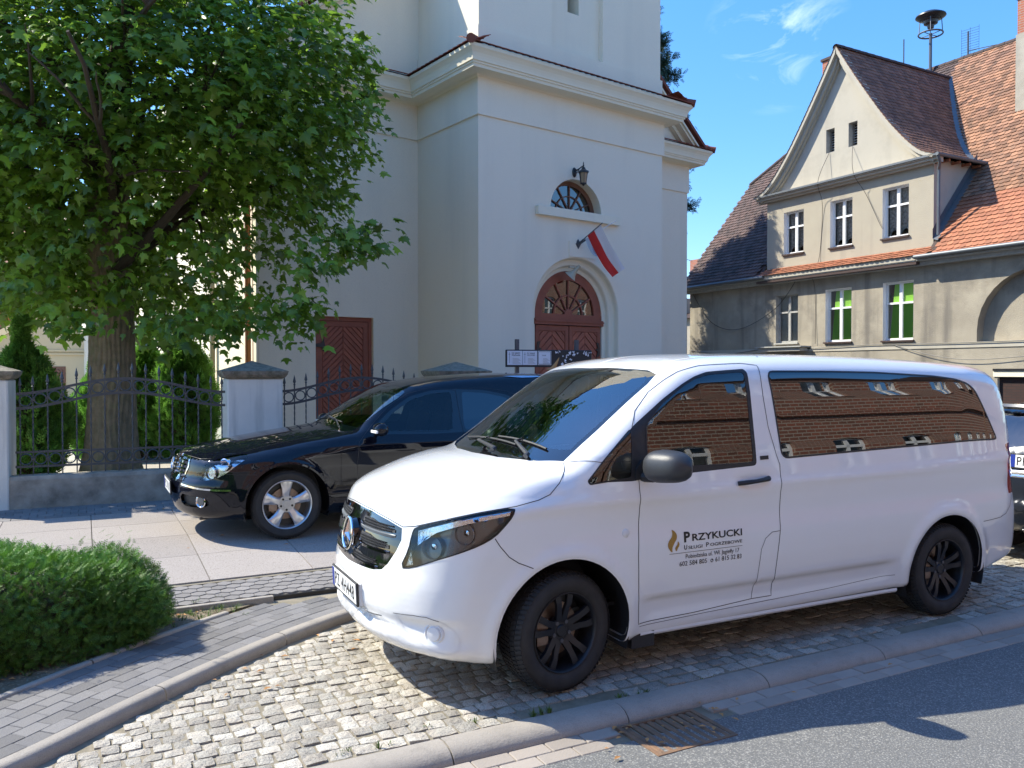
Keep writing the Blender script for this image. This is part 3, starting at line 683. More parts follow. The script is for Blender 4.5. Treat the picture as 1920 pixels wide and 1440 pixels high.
def fence_panel(s0,s1,label,n=None):
    o=empty('iron_fence_panel',FM@Vector((s0,.15,0)),FA,label,'fence','wrought iron fence panels')
    Lg=s1-s0
    def arc(x):
        t=x/Lg; return .175*(.5-.5*math.cos(2*math.pi*min(max(t,0),1)))**.85
    xs=np.linspace(-.02,Lg+.02,41)
    for zz,nm in ((1.335,'top_rail'),(1.165,'second_rail')):
        m=MB(); vs=[]
        for x in xs:
            z=zz+arc(x); vs+=[(x,-.007,z-.016),(x,.007,z-.016),(x,.007,z+.016),(x,-.007,z+.016)]
        m.add(vs,[(i*4+k,i*4+(k+1)%4,(i+1)*4+(k+1)%4,(i+1)*4+k) for i in range(40) for k in range(4)]+[(0,1,2,3),(163,162,161,160)]); m.build(nm,M_iron,o)
    for z in (.655,.485): MB().box(-.03,Lg+.03,-.007,.007,z-.013,z+.013).build('lower_rail',M_iron,o)
    n=n or int(round(Lg/.147)); sp=Lg/n
    for i in range(n+1):
        x=min(max(i*sp,.02),Lg-.02); top=1.40+arc(x); m=MB()
        # square bar, twisted in the middle
        vs=[];zs=np.concatenate([[.39],np.linspace(.66,1.15+arc(x)*.9,26),[top]])
        for k,z in enumerate(zs):
            tw=0 if k==0 else (k/26*math.pi*3.5); r=.0095
            vs+=[(x+r*math.cos(tw+q*math.pi/2+.785),r*math.sin(tw+q*math.pi/2+.785),z) for q in range(4)]
        m.add(vs,[(k*4+q,k*4+(q+1)%4,(k+1)*4+(q+1)%4,(k+1)*4+q) for k in range(len(zs)-1) for q in range(4)])
        m.build('picket',M_iron,o)
        sh=MB(); sh.lathe([(.0,top+.135),(.006,top+.115),(.017,top+.06),(.02,top+.045),(.008,top+.02),(.016,top+.008),(.008,top-.005),(.0,top-.008)],(x,0,0),'z',8); sh.build('spear_tip',M_iron,o,smooth=True)
    for i in range(n):
        for zc,base in ((1.25,1),(.57,0)):
            x=(i+.5)*sp; z=zc+(arc(x) if base else 0); m=MB(); R=.062
            m.tube([(x+R*math.cos(a),0,z+R*math.sin(a)) for a in np.linspace(0,2*math.pi,21)[:-1]],.0085,6,closed=True); m.build('ring',M_iron,o,smooth=True)
    cl=MB()
    for i in range(1,n):
        for zc,base in ((1.25,1),(.57,0)):
            x=i*sp; z=zc+(arc(x) if base else 0); cl.box(x-.022,x+.022,-.014,.014,z-.012,z+.012)
    cl.build('collars',M_iron,o,kind='stuff')
fence_panel(.06,2.32,'arched wrought iron fence panel with rings in front of the tree trunk and thujas',15)
fence_panel(3.06,5.16,'arched wrought iron fence panel in front of the side door, behind the hearse',14)
# ================================================================== CHURCH
CH=empty('church',(-.638,15.5,.186),math.atan2(.6,.8),'cream rendered church with square tower and red-brown doors behind the parked vehicles','church')
Z=.186  # all heights below are world heights; parts are shifted by -Z
def zb(mb): mb.v=[(x,y,z-Z) for x,y,z in mb.v]; return mb
def ring_wall(pl,z0,z1,name,matl=M_church,parent=CH,closed=False):
    """vertical wall sheet following plan points (outer face)"""
    m=MB(); n=len(pl)
    for i in range(n if closed else n-1):
        a,b=pl[i],pl[(i+1)%n]; m.add([(a[0],a[1],z0),(b[0],b[1],z0),(b[0],b[1],z1),(a[0],a[1],z1)],[(0,1,2,3)])
    return m
TW=5.04; NY=2.25; NL=-3.42; NR=8.47; ND=20.0
# tower front wall with arched portal and lunette window cut out (faces built as strips round the openings)
def arch_pts(cx,zs,R,n=28,a0=math.pi,a1=0): return [(cx+R*math.cos(a),zs+R*math.sin(a)) for a in np.linspace(a0,a1,n+1)]
def wall_with_openings(x0,x1,z0,z1,openings,y,steps=None):
    """constrained triangulation of a wall face with holes; openings are closed loops in (x,z)"""
    pts=[(x0,z0),(x1,z0),(x1,z1),(x0,z1)]; edges=[(0,1),(1,2),(2,3),(3,0)]; 
    for op in openings:
        k=len(pts); pts+=op; edges+=[(k+i,k+(i+1)%len(op)) for i in range(len(op))]
    r=delaunay_2d_cdt([Vector(p) for p in pts],edges,[],0,1e-5)
    m=MB(); vs=[(v[0],y,v[1]) for v in r[0]]; fs=[]
    def inside(p,poly):
        c=False
        for i in range(len(poly)):
            a,b=poly[i-1],poly[i]
            if (a[1]>p[1])!=(b[1]>p[1]) and p[0]<(b[0]-a[0])*(p[1]-a[1])/(b[1]-a[1])+a[0]: c=not c
        return c
    for f in r[2]:
        c=(sum(r[0][i][0] for i in f)/3,sum(r[0][i][1] for i in f)/3)
        if not any(inside(c,op) for op in openings): fs.append(tuple(f))
    m.add(vs,fs); return m
PX=2.50; ZS=2.95
portal=lambda R:[(PX-R,Z)]+arch_pts(PX,ZS,R)+[(PX+R,Z)]
FX,FZ,FR=2.47,5.085,.70
lun=[(p[0],p[1]*1.0) for p in [(FX-FR,FZ)]+[(FX+FR*math.cos(a),FZ+.66*math.sin(a)) for a in np.linspace(math.pi,0,29)][1:-1]+[(FX+FR,FZ)]]
zb(wall_with_openings(0,TW,Z-.2,6.64,[portal(1.19),lun],0)).build('tower_front_wall',M_church,CH)
def reveal(loop,y0,y1,matl,name,closed=False,parent=CH):
    m=MB(); n=len(loop)
    for i in range(n if closed else n-1):
        a,b=loop[i],loop[(i+1)%n]; m.add([(a[0],y0,a[1]),(b[0],y0,b[1]),(b[0],y1,b[1]),(a[0],y1,a[1])],[(0,1,2,3)])
    return zb(m).build(name,matl,parent,smooth=True,sharp=35)
def ring_face(R0,R1,y,name,matl=M_churcht):
    a,b=portal(R0),portal(R1); m=MB()
    for i in range(len(a)-1): m.add([(a[i][0],y,a[i][1]),(a[i+1][0],y,a[i+1][1]),(b[i+1][0],y,b[i+1][1]),(b[i][0],y,b[i][1])],[(0,1,2,3)])
    return m
m=MB(); prof=[(1.19,0),(1.175,.012),(1.165,.04),(1.16,.11),(1.14,.135),(1.10,.14),(1.05,.14),(1.035,.15),(1.02,.175),(1.015,.235),(1.0,.25),(.95,.255),(.93,.26),(.925,.34)]
loops=[portal(r) for r,_ in prof]
for k in range(len(prof)-1):
    for i in range(len(loops[0])-1):
        m.add([(loops[k][i][0],prof[k][1],loops[k][i][1]),(loops[k][i+1][0],prof[k][1],loops[k][i+1][1]),(loops[k+1][i+1][0],prof[k+1][1],loops[k+1][i+1][1]),(loops[k+1][i][0],prof[k+1][1],loops[k+1][i][1])],[(0,1,2,3)])
zb(m).build('portal_moulding',M_churcht,CH,smooth=True,sharp=30)
# portal door: transom, fanlight, two leaves of chevron boards
dr=empty('portal_door',(PX,.30,0)); dr.parent=CH
DY=.02
m=MB(); m.prism([(-.93,2.83-Z),(.93,2.83-Z),(.93,2.97-Z),(-.93,2.97-Z)],'y',-.03,.05); m.prism([(-.95,2.74-Z),(.95,2.74-Z),(.95,2.86-Z),(-.95,2.86-Z)],'y',-.075,.05); m.prism([(-.95,2.80-Z),(.95,2.80-Z),(.95,2.83-Z),(-.95,2.83-Z)],'y',-.10,.05); m.build('transom',M_door,dr)
def arcband(cx,zs,R0,R1,y0,y1,a0=math.pi,a1=0,n=24,sq=1):
    m=MB(); vs=[]
    for a in np.linspace(a0,a1,n+1):
        for R in (R0,R1):
            for y in (y0,y1): vs.append((cx+R*math.cos(a),y,zs+R*sq*math.sin(a)))
    m.add(vs,[q for i in range(n) for q in ((i*4,i*4+4,i*4+6,i*4+2),(i*4+1,i*4+3,i*4+7,i*4+5),(i*4+2,i*4+6,i*4+7,i*4+3),(i*4,i*4+1,i*4+5,i*4+4))]+[(0,2,3,1),(n*4,n*4+1,n*4+3,n*4+2)]); return m
FZS=2.97-Z
arcband(0,FZS,.72,.93,-.02,.05).build('arch_frame',M_door,dr)
m=arcband(0,FZS,.38,.41,-.01,.03); m.build('fan_ring',M_door,dr)
for a in np.radians([30,60,90,120,150]):
    c,s=math.cos(a),math.sin(a); m=MB(); m.prism([(c*.08-s*.014,FZS+s*.08+c*.014),(c*.08+s*.014,FZS+s*.08-c*.014),(c*.74+s*.014,FZS+s*.74-c*.014),(c*.74-s*.014,FZS+s*.74+c*.014)],'y',-.012,.03); m.build('glazing_bar',M_door,dr)
arcband(0,FZS,.0,.11,-.02,.03,n=10).build('fan_hub',M_door,dr)
m=MB(); p=[(x,z) for x,z in arch_pts(0,FZS,.75)]; m.prism(p,'y',.02,.03); m.build('fan_glass',G_mirror,dr)
def chevron(parent,x0,x1,z0,z1,y,up=True,pw=.115,depth=.022,cx=None,name='board'):
    cx=(x0+x1)/2 if cx is None else cx; out=[]
    for half in (-1,1):
        a0,a1=(x0,cx-.001) if half<0 else (cx+.001,x1)
        k=-12; 
        while k<60:
            zz=z0-1.2+k*pw*1.414; g=.012
            # strip rising towards the centre
            s=1 if (half<0)==up else -1
            zc=lambda x:zz+s*(x-cx)*(1) if up else zz
            P=[(a0,zz+s*(a0-cx)+g),(a1,zz+s*(a1-cx)+g),(a1,zz+s*(a1-cx)+pw*1.414-g),(a0,zz+s*(a0-cx)+pw*1.414-g)]
            q=clip_poly(P,a0,a1,z0,z1)
            if len(q)>=3:
                m=MB(); b=.012; cxq=sum(p[0] for p in q)/len(q); czq=sum(p[1] for p in q)/len(q)
                n=len(q); f=[(cxq+(p[0]-cxq)*.97,czq+(p[1]-czq)*.93) for p in q]
                m.add([(p[0],y,p[1]) for p in q]+[(p[0],y-depth*.5,p[1]) for p in q]+[(p[0],y-depth,p[1]) for p in f],[tuple(range(2*n,3*n))]+[(i,(i+1)%n,n+(i+1)%n,n+i) for i in range(n)]+[(n+i,n+(i+1)%n,2*n+(i+1)%n,2*n+i) for i in range(n)],random.random()); out.append(m)
            k+=1
    return out
for sx in (-1,1):
    x0,x1=(-.90,-.012) if sx<0 else (.012,.90); lf=empty('door_leaf'); lf.parent=dr
    m=MB(); m.box(x0,x1,.0,.05,.0,2.54); m.build('backing',M_door,lf)
    m=MB(); 
    for r in ((x0,x0+.09,0,2.54),(x1-.09,x1,0,2.54),(x0+.09,x1-.09,2.43,2.54),(x0+.09,x1-.09,0,.12)): m.box(r[0],r[1],-.03,-.001,r[2],r[3])
    m.build('leaf_frame',M_door,lf)
    for q in chevron(lf,x0+.10,x1-.10,.13,2.42,-.001): q.build('board',M_door,lf)
    hx=x0+.02 if sx<0 else x1-.02
    for z in (2.05,.45):
        m=MB(); m.prism([(hx,z-.02),(hx-sx*.02,z+.14),(hx-sx*.10,z+.16),(hx-sx*.06,z+.03),(hx-sx*.14,z),(hx-sx*.06,z-.03),(hx-sx*.10,z-.16),(hx-sx*.02,z-.14)],'y',-.045,-.03); m.build('hinge',M_black,lf)
MB().box(.03,.05,-.07,-.03,1.0,1.25).build('door_handle',M_black,dr)
# lunette: reveal, frame, bars, glass
reveal(lun,0,.30,M_churcht,'lunette_reveal')
lw=empty('lunette_window',(FX,.24,FZ-Z)); lw.parent=CH
arcband(0,0,.60,.70,-.02,.04,sq=.95).build('arch_frame',M_doorbrown,lw)
arcband(0,0,.355,.38,-.015,.02,sq=.95).build('fan_ring',M_doorbrown,lw)
for a in np.radians([25,58,90,122,155]):
    c,s=math.cos(a),math.sin(a); m=MB(); m.prism([(-s*.015,c*.012+.01),(s*.015,-c*.012+.01),(c*.64+s*.015,s*.61-c*.012),(c*.64-s*.015,s*.61+c*.012)],'y',-.02,.02); m.build('glazing_bar',M_doorbrown,lw)
m=MB(); m.prism([(.68*math.cos(a),.64*math.sin(a)) for a in np.linspace(math.pi,0,25)],'y',.01,.02); m.build('fan_glass',G_mirror,lw)
zb(MB().bbox(1.38,3.64,-.10,.04,4.905,5.083,.006)).build('lunette_sill',M_churcht,CH)
zb(MB().box(2.26,2.98,-.018,.01,4.14,4.46)).build('keystone_panel',M_church,CH)
zb(MB().add([(FX-1,.31,4.9),(FX+1,.31,4.9),(FX+1,.31,5.9),(FX-1,.31,5.9)],[(0,1,2,3)])).build('dark_void',M_room,CH)
zb(MB().add([(PX-1.2,.37,Z),(PX+1.2,.37,Z),(PX+1.2,.37,4.2),(PX-1.2,.37,4.2)],[(0,1,2,3)])).build('dark_void',M_room,CH)
# other walls below the frieze
side_op=[(-2.30,Z),(-2.30,2.86),(-1.05,2.86),(-1.05,Z)]
zb(ring_wall([(0,0),(0,NY)],Z-.2,6.64,'w')).build('tower_left_wall',M_church,CH)
zb(ring_wall([(TW,NY),(TW,0)],Z-.2,6.64,'w')).build('tower_right_wall',M_church,CH)
zb(wall_with_openings(NL,-.0,Z-.2,6.64,[side_op],NY)).build('nave_front_wall',M_church,CH)
zb(ring_wall([(TW,NY),(NR,NY)],Z-.2,6.64,'w')).build('nave_front_wall',M_church,CH)
zb(ring_wall([(NL,NY),(NL,NY+ND),(NR,NY+ND),(NR,NY)],Z-.2,6.64,'w')).build('nave_side_walls',M_church,CH)
# frieze: stands 3 cm proud of the wall
PLAN=[(NL,NY+ND),(NL,NY),(0,NY),(0,0),(TW,0),(TW,NY),(NR,NY),(NR,NY+ND)]
def offset_plan(d):
    out=[]; n=len(PLAN)
    for i,p in enumerate(PLAN):
        def nrm(a,b):
            dx,dy=b[0]-a[0],b[1]-a[1]; k=math.hypot(dx,dy); return (dy/k*-1*-1,-dx/k*-1*-1)
        ns=[]
        if i>0: ns.append(nrm(PLAN[i-1],p))
        if i<n-1: ns.append(nrm(p,PLAN[i+1]))
        # path runs with the outside on its right-hand side... decide by sign
        v=[0,0]
        for q in ns: v[0]+=q[0]; v[1]+=q[1]
        if len(ns)==2: out.append((p[0]+v[0]*d,p[1]+v[1]*d))
        else: out.append((p[0]+ns[0][0]*d,p[1]+ns[0][1]*d))
    return out
def nrm_test():
    o=offset_plan(1); return o[3][1]<0
SGN=1 if nrm_test() else -1
def sweep_plan(prof,name,matl,smooth=False,sharp=30):
    """profile of (outward offset, height) swept round the plan with mitred corners"""
    m=MB(); rings=[[(x,y,z) for x,y in offset_plan(SGN*o)] for o,z in prof]
    for k in range(len(prof)-1):
        for i in range(len(PLAN)-1): m.add([rings[k][i],rings[k][i+1],rings[k+1][i+1],rings[k+1][i]],[(0,1,2,3)])
    return zb(m).build(name,matl,CH,smooth=smooth,sharp=sharp)
sweep_plan([(0,6.625),(.035,6.632),(.035,7.20),(.03,7.39)],'frieze',M_church)
sweep_plan([(.03,7.33),(.07,7.36),(.12,7.37),(.20,7.372),(.33,7.375),(.34,7.43),(.36,7.435),(.362,7.47),(.385,7.475),(.39,7.51),(.40,7.55),(.42,7.60),(.455,7.65),(.485,7.68),(.49,7.735),(.30,7.75)],'cornice',M_churcht,True,25)
# small tile roof on the cornice: rows of tiles as parts
def tile_mb(P,u,w,n,wd,ln,lift=.012,thk=.014,c=None,nose=True):
    """one plain tile: P upper-left corner of its exposed field, u across, w down-slope, n normal (Vectors)"""
    m=MB(); e=lift
    if nose: q=[(0,0),(1,0),(1,.80),(.82,.95),(.5,1.0),(.18,.95),(0,.80)]
    else: q=[(0,0),(1,0),(1,1),(0,1)]
    top=[P+u*(a*wd)+w*(b*ln)+n*(.002+e*b+thk) for a,b in q]; bot=[P+u*(a*wd)+w*(b*ln)+n*(.002+e*b) for a,b in q]
    k=len(q); m.add([tuple(p) for p in top+bot],[tuple(range(k))]+[(i,(i+1)%k,k+(i+1)%k,k+i) for i in range(1,k-0)],random.random() if c is None else c); return m
items=[]
def skirt(a,b,outn,z0=7.745,depth=.50,rise=.22,inset0=0,inset1=0):
    a=Vector((*a,0));b=Vector((*b,0)); u=(b-a).normalized(); Ln=(b-a).length; o=Vector((*outn,0)); k=0; x=0
    for r in range(3):
        x=-.0
        while x<Ln-.01:
            wd=min(.165,Ln-x); f=1-(r)/3*.9
            P=a+u*x+o*(.0+.165*(r)); P.z=z0+rise-(rise/3)*r-.0
            w=(o*.165+Vector((0,0,-rise/3))).normalized(); n=u.cross(w); n=n if n.z>0 else -n
            items.append(tile_mb(P,u,w,n,wd-.004,.20,c=random.random())); x+=.165
e=.06
skirt((-.45,-.02),(TW+.45,-.02),(0,-1)); skirt((0-.02,NY),(0-.02,-.45),(-1,0)); skirt((TW+.02,-.45),(TW+.02,NY),(1,0))
skirt((NL-.4,NY-.02),(-.0,NY-.02),(0,-1)); skirt((TW,NY-.02),(NR+.45,NY-.02),(0,-1)); skirt((NL,NY+8),(NL,NY-.45),(-1,0))
for m in items: zb(m)
pieces(CH,'roof_tile',items,M_tilech,300)
sweep_plan([(.0,7.955),(.47,7.745)],'tile_bed',M_tilech)
for (x,y) in ((-.25,-.25),(TW+.25,-.25),(NR+.28,NY-.25)):
    for k in range(3):
        d=-1 if x<1 else 1; m=MB(); c=.24-k*.16; m.lathe([(.0,-.02),(.075,-.02),(.085,.20),(.0,.2)],(0,0,0),'x',10)
        m.xf(Matrix.Translation((x-d*(.25-.25)+d*(c-.02)*.9,y-(c-.02)*.9,7.80+.06*k))@Matrix.Rotation(math.atan2(-1,d),4,'Z')@Matrix.Rotation(math.radians(14),4,'Y')@Matrix.Translation((-.1,0,0))); zb(m).build('hip_tile',M_tilech,CH,smooth=True)
# upper tower
zb(ring_wall([(0,NY),(0,0),(TW,0),(TW,NY)],7.7,8.325,'w')).build('upper_base',M_church,CH)
UI=.035
m=MB(); m.add([(0,NY+3,8.325),(0,0,8.325),(TW,0,8.325),(TW,NY+3,8.325),(UI,NY+3,8.335),(UI,UI,8.335),(TW-UI,UI,8.335),(TW-UI,NY+3,8.335)],[(0,1,5,4),(1,2,6,5),(2,3,7,6)]); zb(m).build('base_ledge',M_churcht,CH)
REC=[(1.84,8.33),(3.24,8.33),(3.24,14),(1.84,14)]
zb(wall_with_openings(UI,TW-UI,8.335,16,[REC],UI)).build('upper_front_wall',M_church,CH)
m=MB(); m.add([(1.84,UI,8.33),(1.84,UI+.12,8.33),(1.84,UI+.12,14),(1.84,UI,14),(3.24,UI,8.33),(3.24,UI+.12,8.33),(3.24,UI+.12,14),(3.24,UI,14)],[(0,1,2,3),(4,7,6,5),(0,4,5,1)]); zb(m).build('niche_reveal',M_church,CH)
slot=[(2.35,9.22),(2.66,9.22),(2.66,10.9),(2.35,10.9)]
zb(wall_with_openings(1.84,3.24,8.33,14,[slot],UI+.12)).build('niche_back',M_church,CH)
m=MB()
for i in range(4):
    a,b=slot[i],slot[(i+1)%4]; m.add([(a[0],UI+.12,a[1]),(b[0],UI+.12,b[1]),(b[0],UI+.5,b[1]),(a[0],UI+.5,a[1])],[(0,1,2,3)])
zb(m).build('slot_reveal',M_churcht,CH); zb(MB().box(2.3,2.7,UI+.5,UI+.55,9,11)).build('slot_dark',M_room,CH)
zb(ring_wall([(UI,NY+3.0),(UI,UI)],8.335,16,'w')).build('upper_side_wall',M_church,CH); zb(ring_wall([(TW-UI,UI),(TW-UI,NY+3)],8.335,16,'w')).build('upper_side_wall',M_church,CH)
zb(MB().add([(UI,UI,16),(TW-UI,UI,16),(TW-UI,NY+3,16),(UI,NY+3,16)],[(0,1,2,3)])).build('tower_top',M_church,CH)
# nave gable and roof
CX=(NL+NR)/2; GP=.86; EX=.42; apexz=7.75+(CX-NL+EX)*GP
gl=MB(); gl.add([(NL,NY+.02,7.7),(NR,NY+.02,7.7),(NR,NY+.02,8.0),(CX,NY+.02,apexz-.30),(NL,NY+.02,8.0)],[(0,1,2,3,4)]); zb(gl).build('gable_wall',M_church,CH)
for sx,x0 in ((-1,NL-EX),(1,NR+EX)):
    m=MB(); th=.10; y0,y1=NY-.42,NY+ND+.4
    m.add([(x0,y0,7.75),(CX,y0,apexz),(CX,y1,apexz),(x0,y1,7.75),(x0,y0,7.75-th),(CX,y0,apexz-th),(CX,y1,apexz-th),(x0,y1,7.75-th)],[(0,1,2,3),(4,7,6,5),(0,4,5,1),(3,2,6,7),(0,3,7,4)]); zb(m).build('nave_roof',M_tilech,CH)
    m=MB()
    for o,t0,t1 in ((.06,.10,.17),(.12,.17,.24),(.30,.24,.36)):
        m.add([(x0-sx*.1,NY-.42+o,7.75-t0-.02),(CX,NY-.42+o,apexz-t0-.02),(CX,NY+.01,apexz-t0-.02),(x0-sx*.1,NY+.01,7.75-t0-.02),(x0-sx*.1,NY-.42+o,7.75-t1-.02),(CX,NY-.42+o,apexz-t1-.02),(CX,NY+.01,apexz-t1-.02),(x0-sx*.1,NY+.01,7.75-t1-.02)],[(0,1,2,3),(4,7,6,5),(0,4,5,1)])
    zb(m).build('raking_cornice',M_churcht,CH)
m=MB(); m.tube([(NR+.50,NY-.1,7.70),(NR+.50,NY+ND,7.70)],.07,8); zb(m).build('gutter',M_tilech,CH)
# side door on the nave front
sd=empty('side_door',(-1.675,NY+.10,0)); sd.parent=CH
reveal([(-2.30,Z),(-2.30,2.86),(-1.05,2.86),(-1.05,Z)],NY,NY+.12,M_churcht,'side_door_reveal')
w=.625; H=2.86-Z
m=MB()
for r in ((-w,-w+.07,0,H),(w-.07,w,0,H),(-w+.07,w-.07,H-.08,H)): m.box(r[0],r[1],-.02,.05,r[2],r[3])
m.build('door_frame',M_door,sd)
MB().box(-w+.07,w-.07,.03,.06,0,H-.08).build('backing',M_door,sd)
m=MB()
for r in ((-w+.075,-w+.18,.02,H-.09),(w-.18,w-.075,.02,H-.09),(-w+.18,w-.18,H-.19,H-.09),(-w+.18,w-.18,.02,.16)): m.box(r[0],r[1],.0,.03,r[2],r[3])
m.build('leaf_frame',M_door,sd)
for q in chevron(sd,-w+.185,w-.185,1.30,H-.195,.029,pw=.082): q.build('board',M_door,sd)
for q in chevron(sd,-w+.185,w-.185,.17,1.28,.029,up=False,pw=.082): q.build('board',M_door,sd)
m=MB(); m.prism([(0,1.20),(.07,1.29),(0,1.38),(-.07,1.29)],'y',-.02,.01); m.build('diamond_boss',M_door,sd)
for z in (.35,2.1):
    m=MB(); m.prism([(-w+.02,z-.03),(-w+.02,z+.03),(-w+.16,z+.04),(-w+.20,z+.12),(-w+.23,z),(-w+.20,z-.12),(-w+.16,z-.04)],'y',-.03,-.002); m.build('hinge',M_black,sd)
m=MB(); m.box(w-.16,w-.10,-.03,-.001,.95,1.25); m.tube([(w-.13,-.03,1.12),(w-.13,-.09,1.12),(w-.25,-.09,1.12)],.012,6); m.build('door_handle',M_black,sd)
# sunlit side wall: down pipes, plinth, windows, little porch
for y,r,mm in ((2.62,.055,M_dpbr),(4.83,.055,M_dpbe),(10.3,.05,M_dpbe)):
    m=MB(); m.tube([(NL-.08,y,Z),(NL-.08,y,7.3)],r,10); zb(m).build('downpipe',mm,CH,smooth=True)
zb(MB().box(NL-.06,NL-.001,NY+.0,NY+ND,Z-.1,1.12)).build('plinth',M_plinth,CH)
zb(MB().box(NL-.05,NL+.0,8.0,8.75,2.0,5.4)).build('nave_window',M_room,CH)
for y in (7.9,8.75): zb(MB().box(NL-.09,NL-.001,y,y+.12,1.9,5.5)).build('window_strip',M_churcht,CH)
m=MB(); m.add([(NL-1.1,12.4,3.2),(NL-1.1,14.8,3.2),(NL,14.8,3.75),(NL,12.4,3.75),(NL-1.1,12.4,3.0),(NL-1.1,14.8,3.0),(NL,14.8,3.0),(NL,12.4,3.0)],[(0,1,2,3),(4,7,6,5),(0,4,5,1),(0,3,7,4),(1,5,6,2)]); zb(m).build('porch_canopy',M_churcht,CH)
zb(MB().box(NL-.04,NL+.0,13.4,14.5,Z,2.62)).build('porch_door',M_doorbrown,CH)
zb(MB().box(NL-.05,NL-.001,NY+.01,NY+.16,1.2,6.6)).build('corner_strip',M_churcht,CH)
# things fixed to the church
CM=Matrix.Translation((-.638,15.5,0))@Matrix.Rotation(math.atan2(.6,.8),4,'Z')
def on_church(name,x,y,z,label,cat,group=None): 
    v=CM@Vector((x,y,z)); return empty(name,v,math.atan2(.6,.8),label,cat,group)
ln=on_church('wall_lantern',2.40,-.012,5.88,'black carriage lantern on a scrolled arm above the half-round window','lantern')
MB().lathe([(0,-.03),(.04,-.03),(.055,-.012),(.06,0)],(0,0,0),'y',14).xf(Matrix.Scale(1.75,4,(0,0,1))).build('wall_plate',M_black,ln,smooth=True)
m=MB(); m.tube([(0,-.02,.06),(0,-.08,.03),(0,-.16,.05),(0,-.24,.075),(0,-.28,.07)],[.018,.016,.013,.012,.012],8); m.tube([(0,-.03,.02),(0,-.08,-.03),(0,-.11,.0),(0,-.16,.05)],.009,6); m.build('scroll_arm',M_black,ln,smooth=True)
m=MB(); m.lathe([(0,.17),(.012,.14),(.010,.11),(.02,.09),(.012,.07),(.03,.05),(.045,.02),(.055,.0),(.11,-.03),(.115,-.06),(.085,-.065)],(0,-.28,0),'z',6); m.build('cap',M_black,ln)
m=MB()
for k in range(6):
    a=k*math.pi/3; m.tube([(.088*math.cos(a),-.28+.088*math.sin(a),-.06),(.06*math.cos(a),-.28+.06*math.sin(a),-.27)],.006,5)
m.lathe([(.07,-.27),(.07,-.285),(.03,-.30),(.02,-.32),(0,-.33)],(0,-.28,0),'z',6); m.build('cage',M_black,ln)
m=MB(); m.lathe([(.082,-.065),(.056,-.27)],(0,-.28,0),'z',6); m.build('pane',mat('smoked_amber_glass',(.30,.22,.14),.15,spec=.8),ln)
hs=on_church('horn_loudspeaker',2.42,.0,3.86,'beige horn loudspeaker under the crown of the portal arch','loudspeaker')
H_=MB(); H_.lathe([(.035,.10),(.04,.0),(.05,-.05),(.075,-.12),(.13,-.19),(.138,-.195),(.13,-.20),(.07,-.12),(.03,-.06),(.0,-.05)],(0,0,0),'z',20)
H_.xf(Matrix.Translation((0.0,-.06,.02))@Matrix.Rotation(math.radians(38),4,'X')@Matrix.Rotation(math.radians(24),4,'Y')); H_.build('horn',M_horn,hs,smooth=True)
m=MB(); m.box(-.17,-.03,-.05,.0,.04,.085); m.tube([(-.08,-.02,.08),(-.03,-.06,.05)],.012,6); m.build('bracket',M_horn,hs)
# flags: bracket with two poles
fb=on_church('flag_bracket',2.50,0,4.41,'black diamond shaped bracket with two grey flag poles over the portal','flag bracket')
m=MB(); m.prism([(-.07,0),(0,-.10),(.07,0),(0,.10)],'y',-.03,-.001); m.prism([(-.045,0),(0,-.065),(.045,0),(0,.065)],'y',-.055,-.03); m.build('plate',M_steel,fb)
m=MB(); m.tube([(0,-.03,0),(.005,-.17,.07)],.022,8); m.tube([(.0,-.03,-.01),(.08,-.18,.09)],.022,8); m.build('sockets',M_steel,fb,smooth=True)
pA=(Vector((.005,-.06,.03)),Vector((.024,-.72,.34))); pB=(Vector((.04,-.09,.05)),Vector((.375,-.75,.418)))
for p in (pA,pB): 
    m=MB(); m.tube([p[0],p[1]],.011,7); m.build('pole',M_pvc if p is pB else M_zinc,fb,smooth=True)
def flag(name,x,poly,ribs,m_top,m_low,label):
    """cloth hung from the pole: rows run from the hoist along the pole, columns down the fly, with soft folds"""
    o=on_church(name,2.50,0,4.41,label,'flag')
    h0,h1,f0,f1=ribs; nu,nv=12,26
    for half,mm,nm in ((0,m_low,'lower_stripe'),(1,m_top,'upper_stripe')):
        m=MB(); vs=[]
        for i in range(nu//2+1):
            u=(i/(nu//2))*.5+.5*half
            for j in range(nv+1):
                v=j/nv; a=Vector(h0).lerp(Vector(h1),u); b=Vector(f0).lerp(Vector(f1),u); p=a.lerp(b,v)
                sag=math.sin(v*math.pi)*.06; wv=.035*math.sin(u*9+v*5)*v+.02*math.sin(v*11+u*4)*v
                vs.append((p.x-.02*sag+wv*.6,p.y+wv,p.z-sag))
        k=nv+1; m.add(vs,[(i*k+j,i*k+j+1,(i+1)*k+j+1,(i+1)*k+j) for i in range(nu//2) for j in range(nv)])
        ob=m.build(nm,mm,o,smooth=True,sharp=180)
    return o
flag('polish_flag',0,None,((0,-.30,.145),(.04,-.66,.305),(.50,-.50,-.70),(.75,-.65,-.50)),M_flagw,M_flagr,'white and red flag hanging in front of the portal arch')
flag('blue_flag',0,None,((.05,-.18,.09),(.15,-.36,.17),(.20,-.33,-.28),(.34,-.40,-.22)),M_flagb,M_flaglb,'pale and blue flag half hidden behind the white and red one')
# ================================================================== STREET HOUSE (right)
HB=empty('street_house',(11.914,25.0,0),math.atan2(-.877,.481),'grey-beige rendered house with steep gable, tiled roof and green blinds behind the van','house')
GX=-2.22; GW=3.26; BT=-1.0
def hp(m,name,matl,parent=HB,**k): return m.build(name,matl,parent,**k)
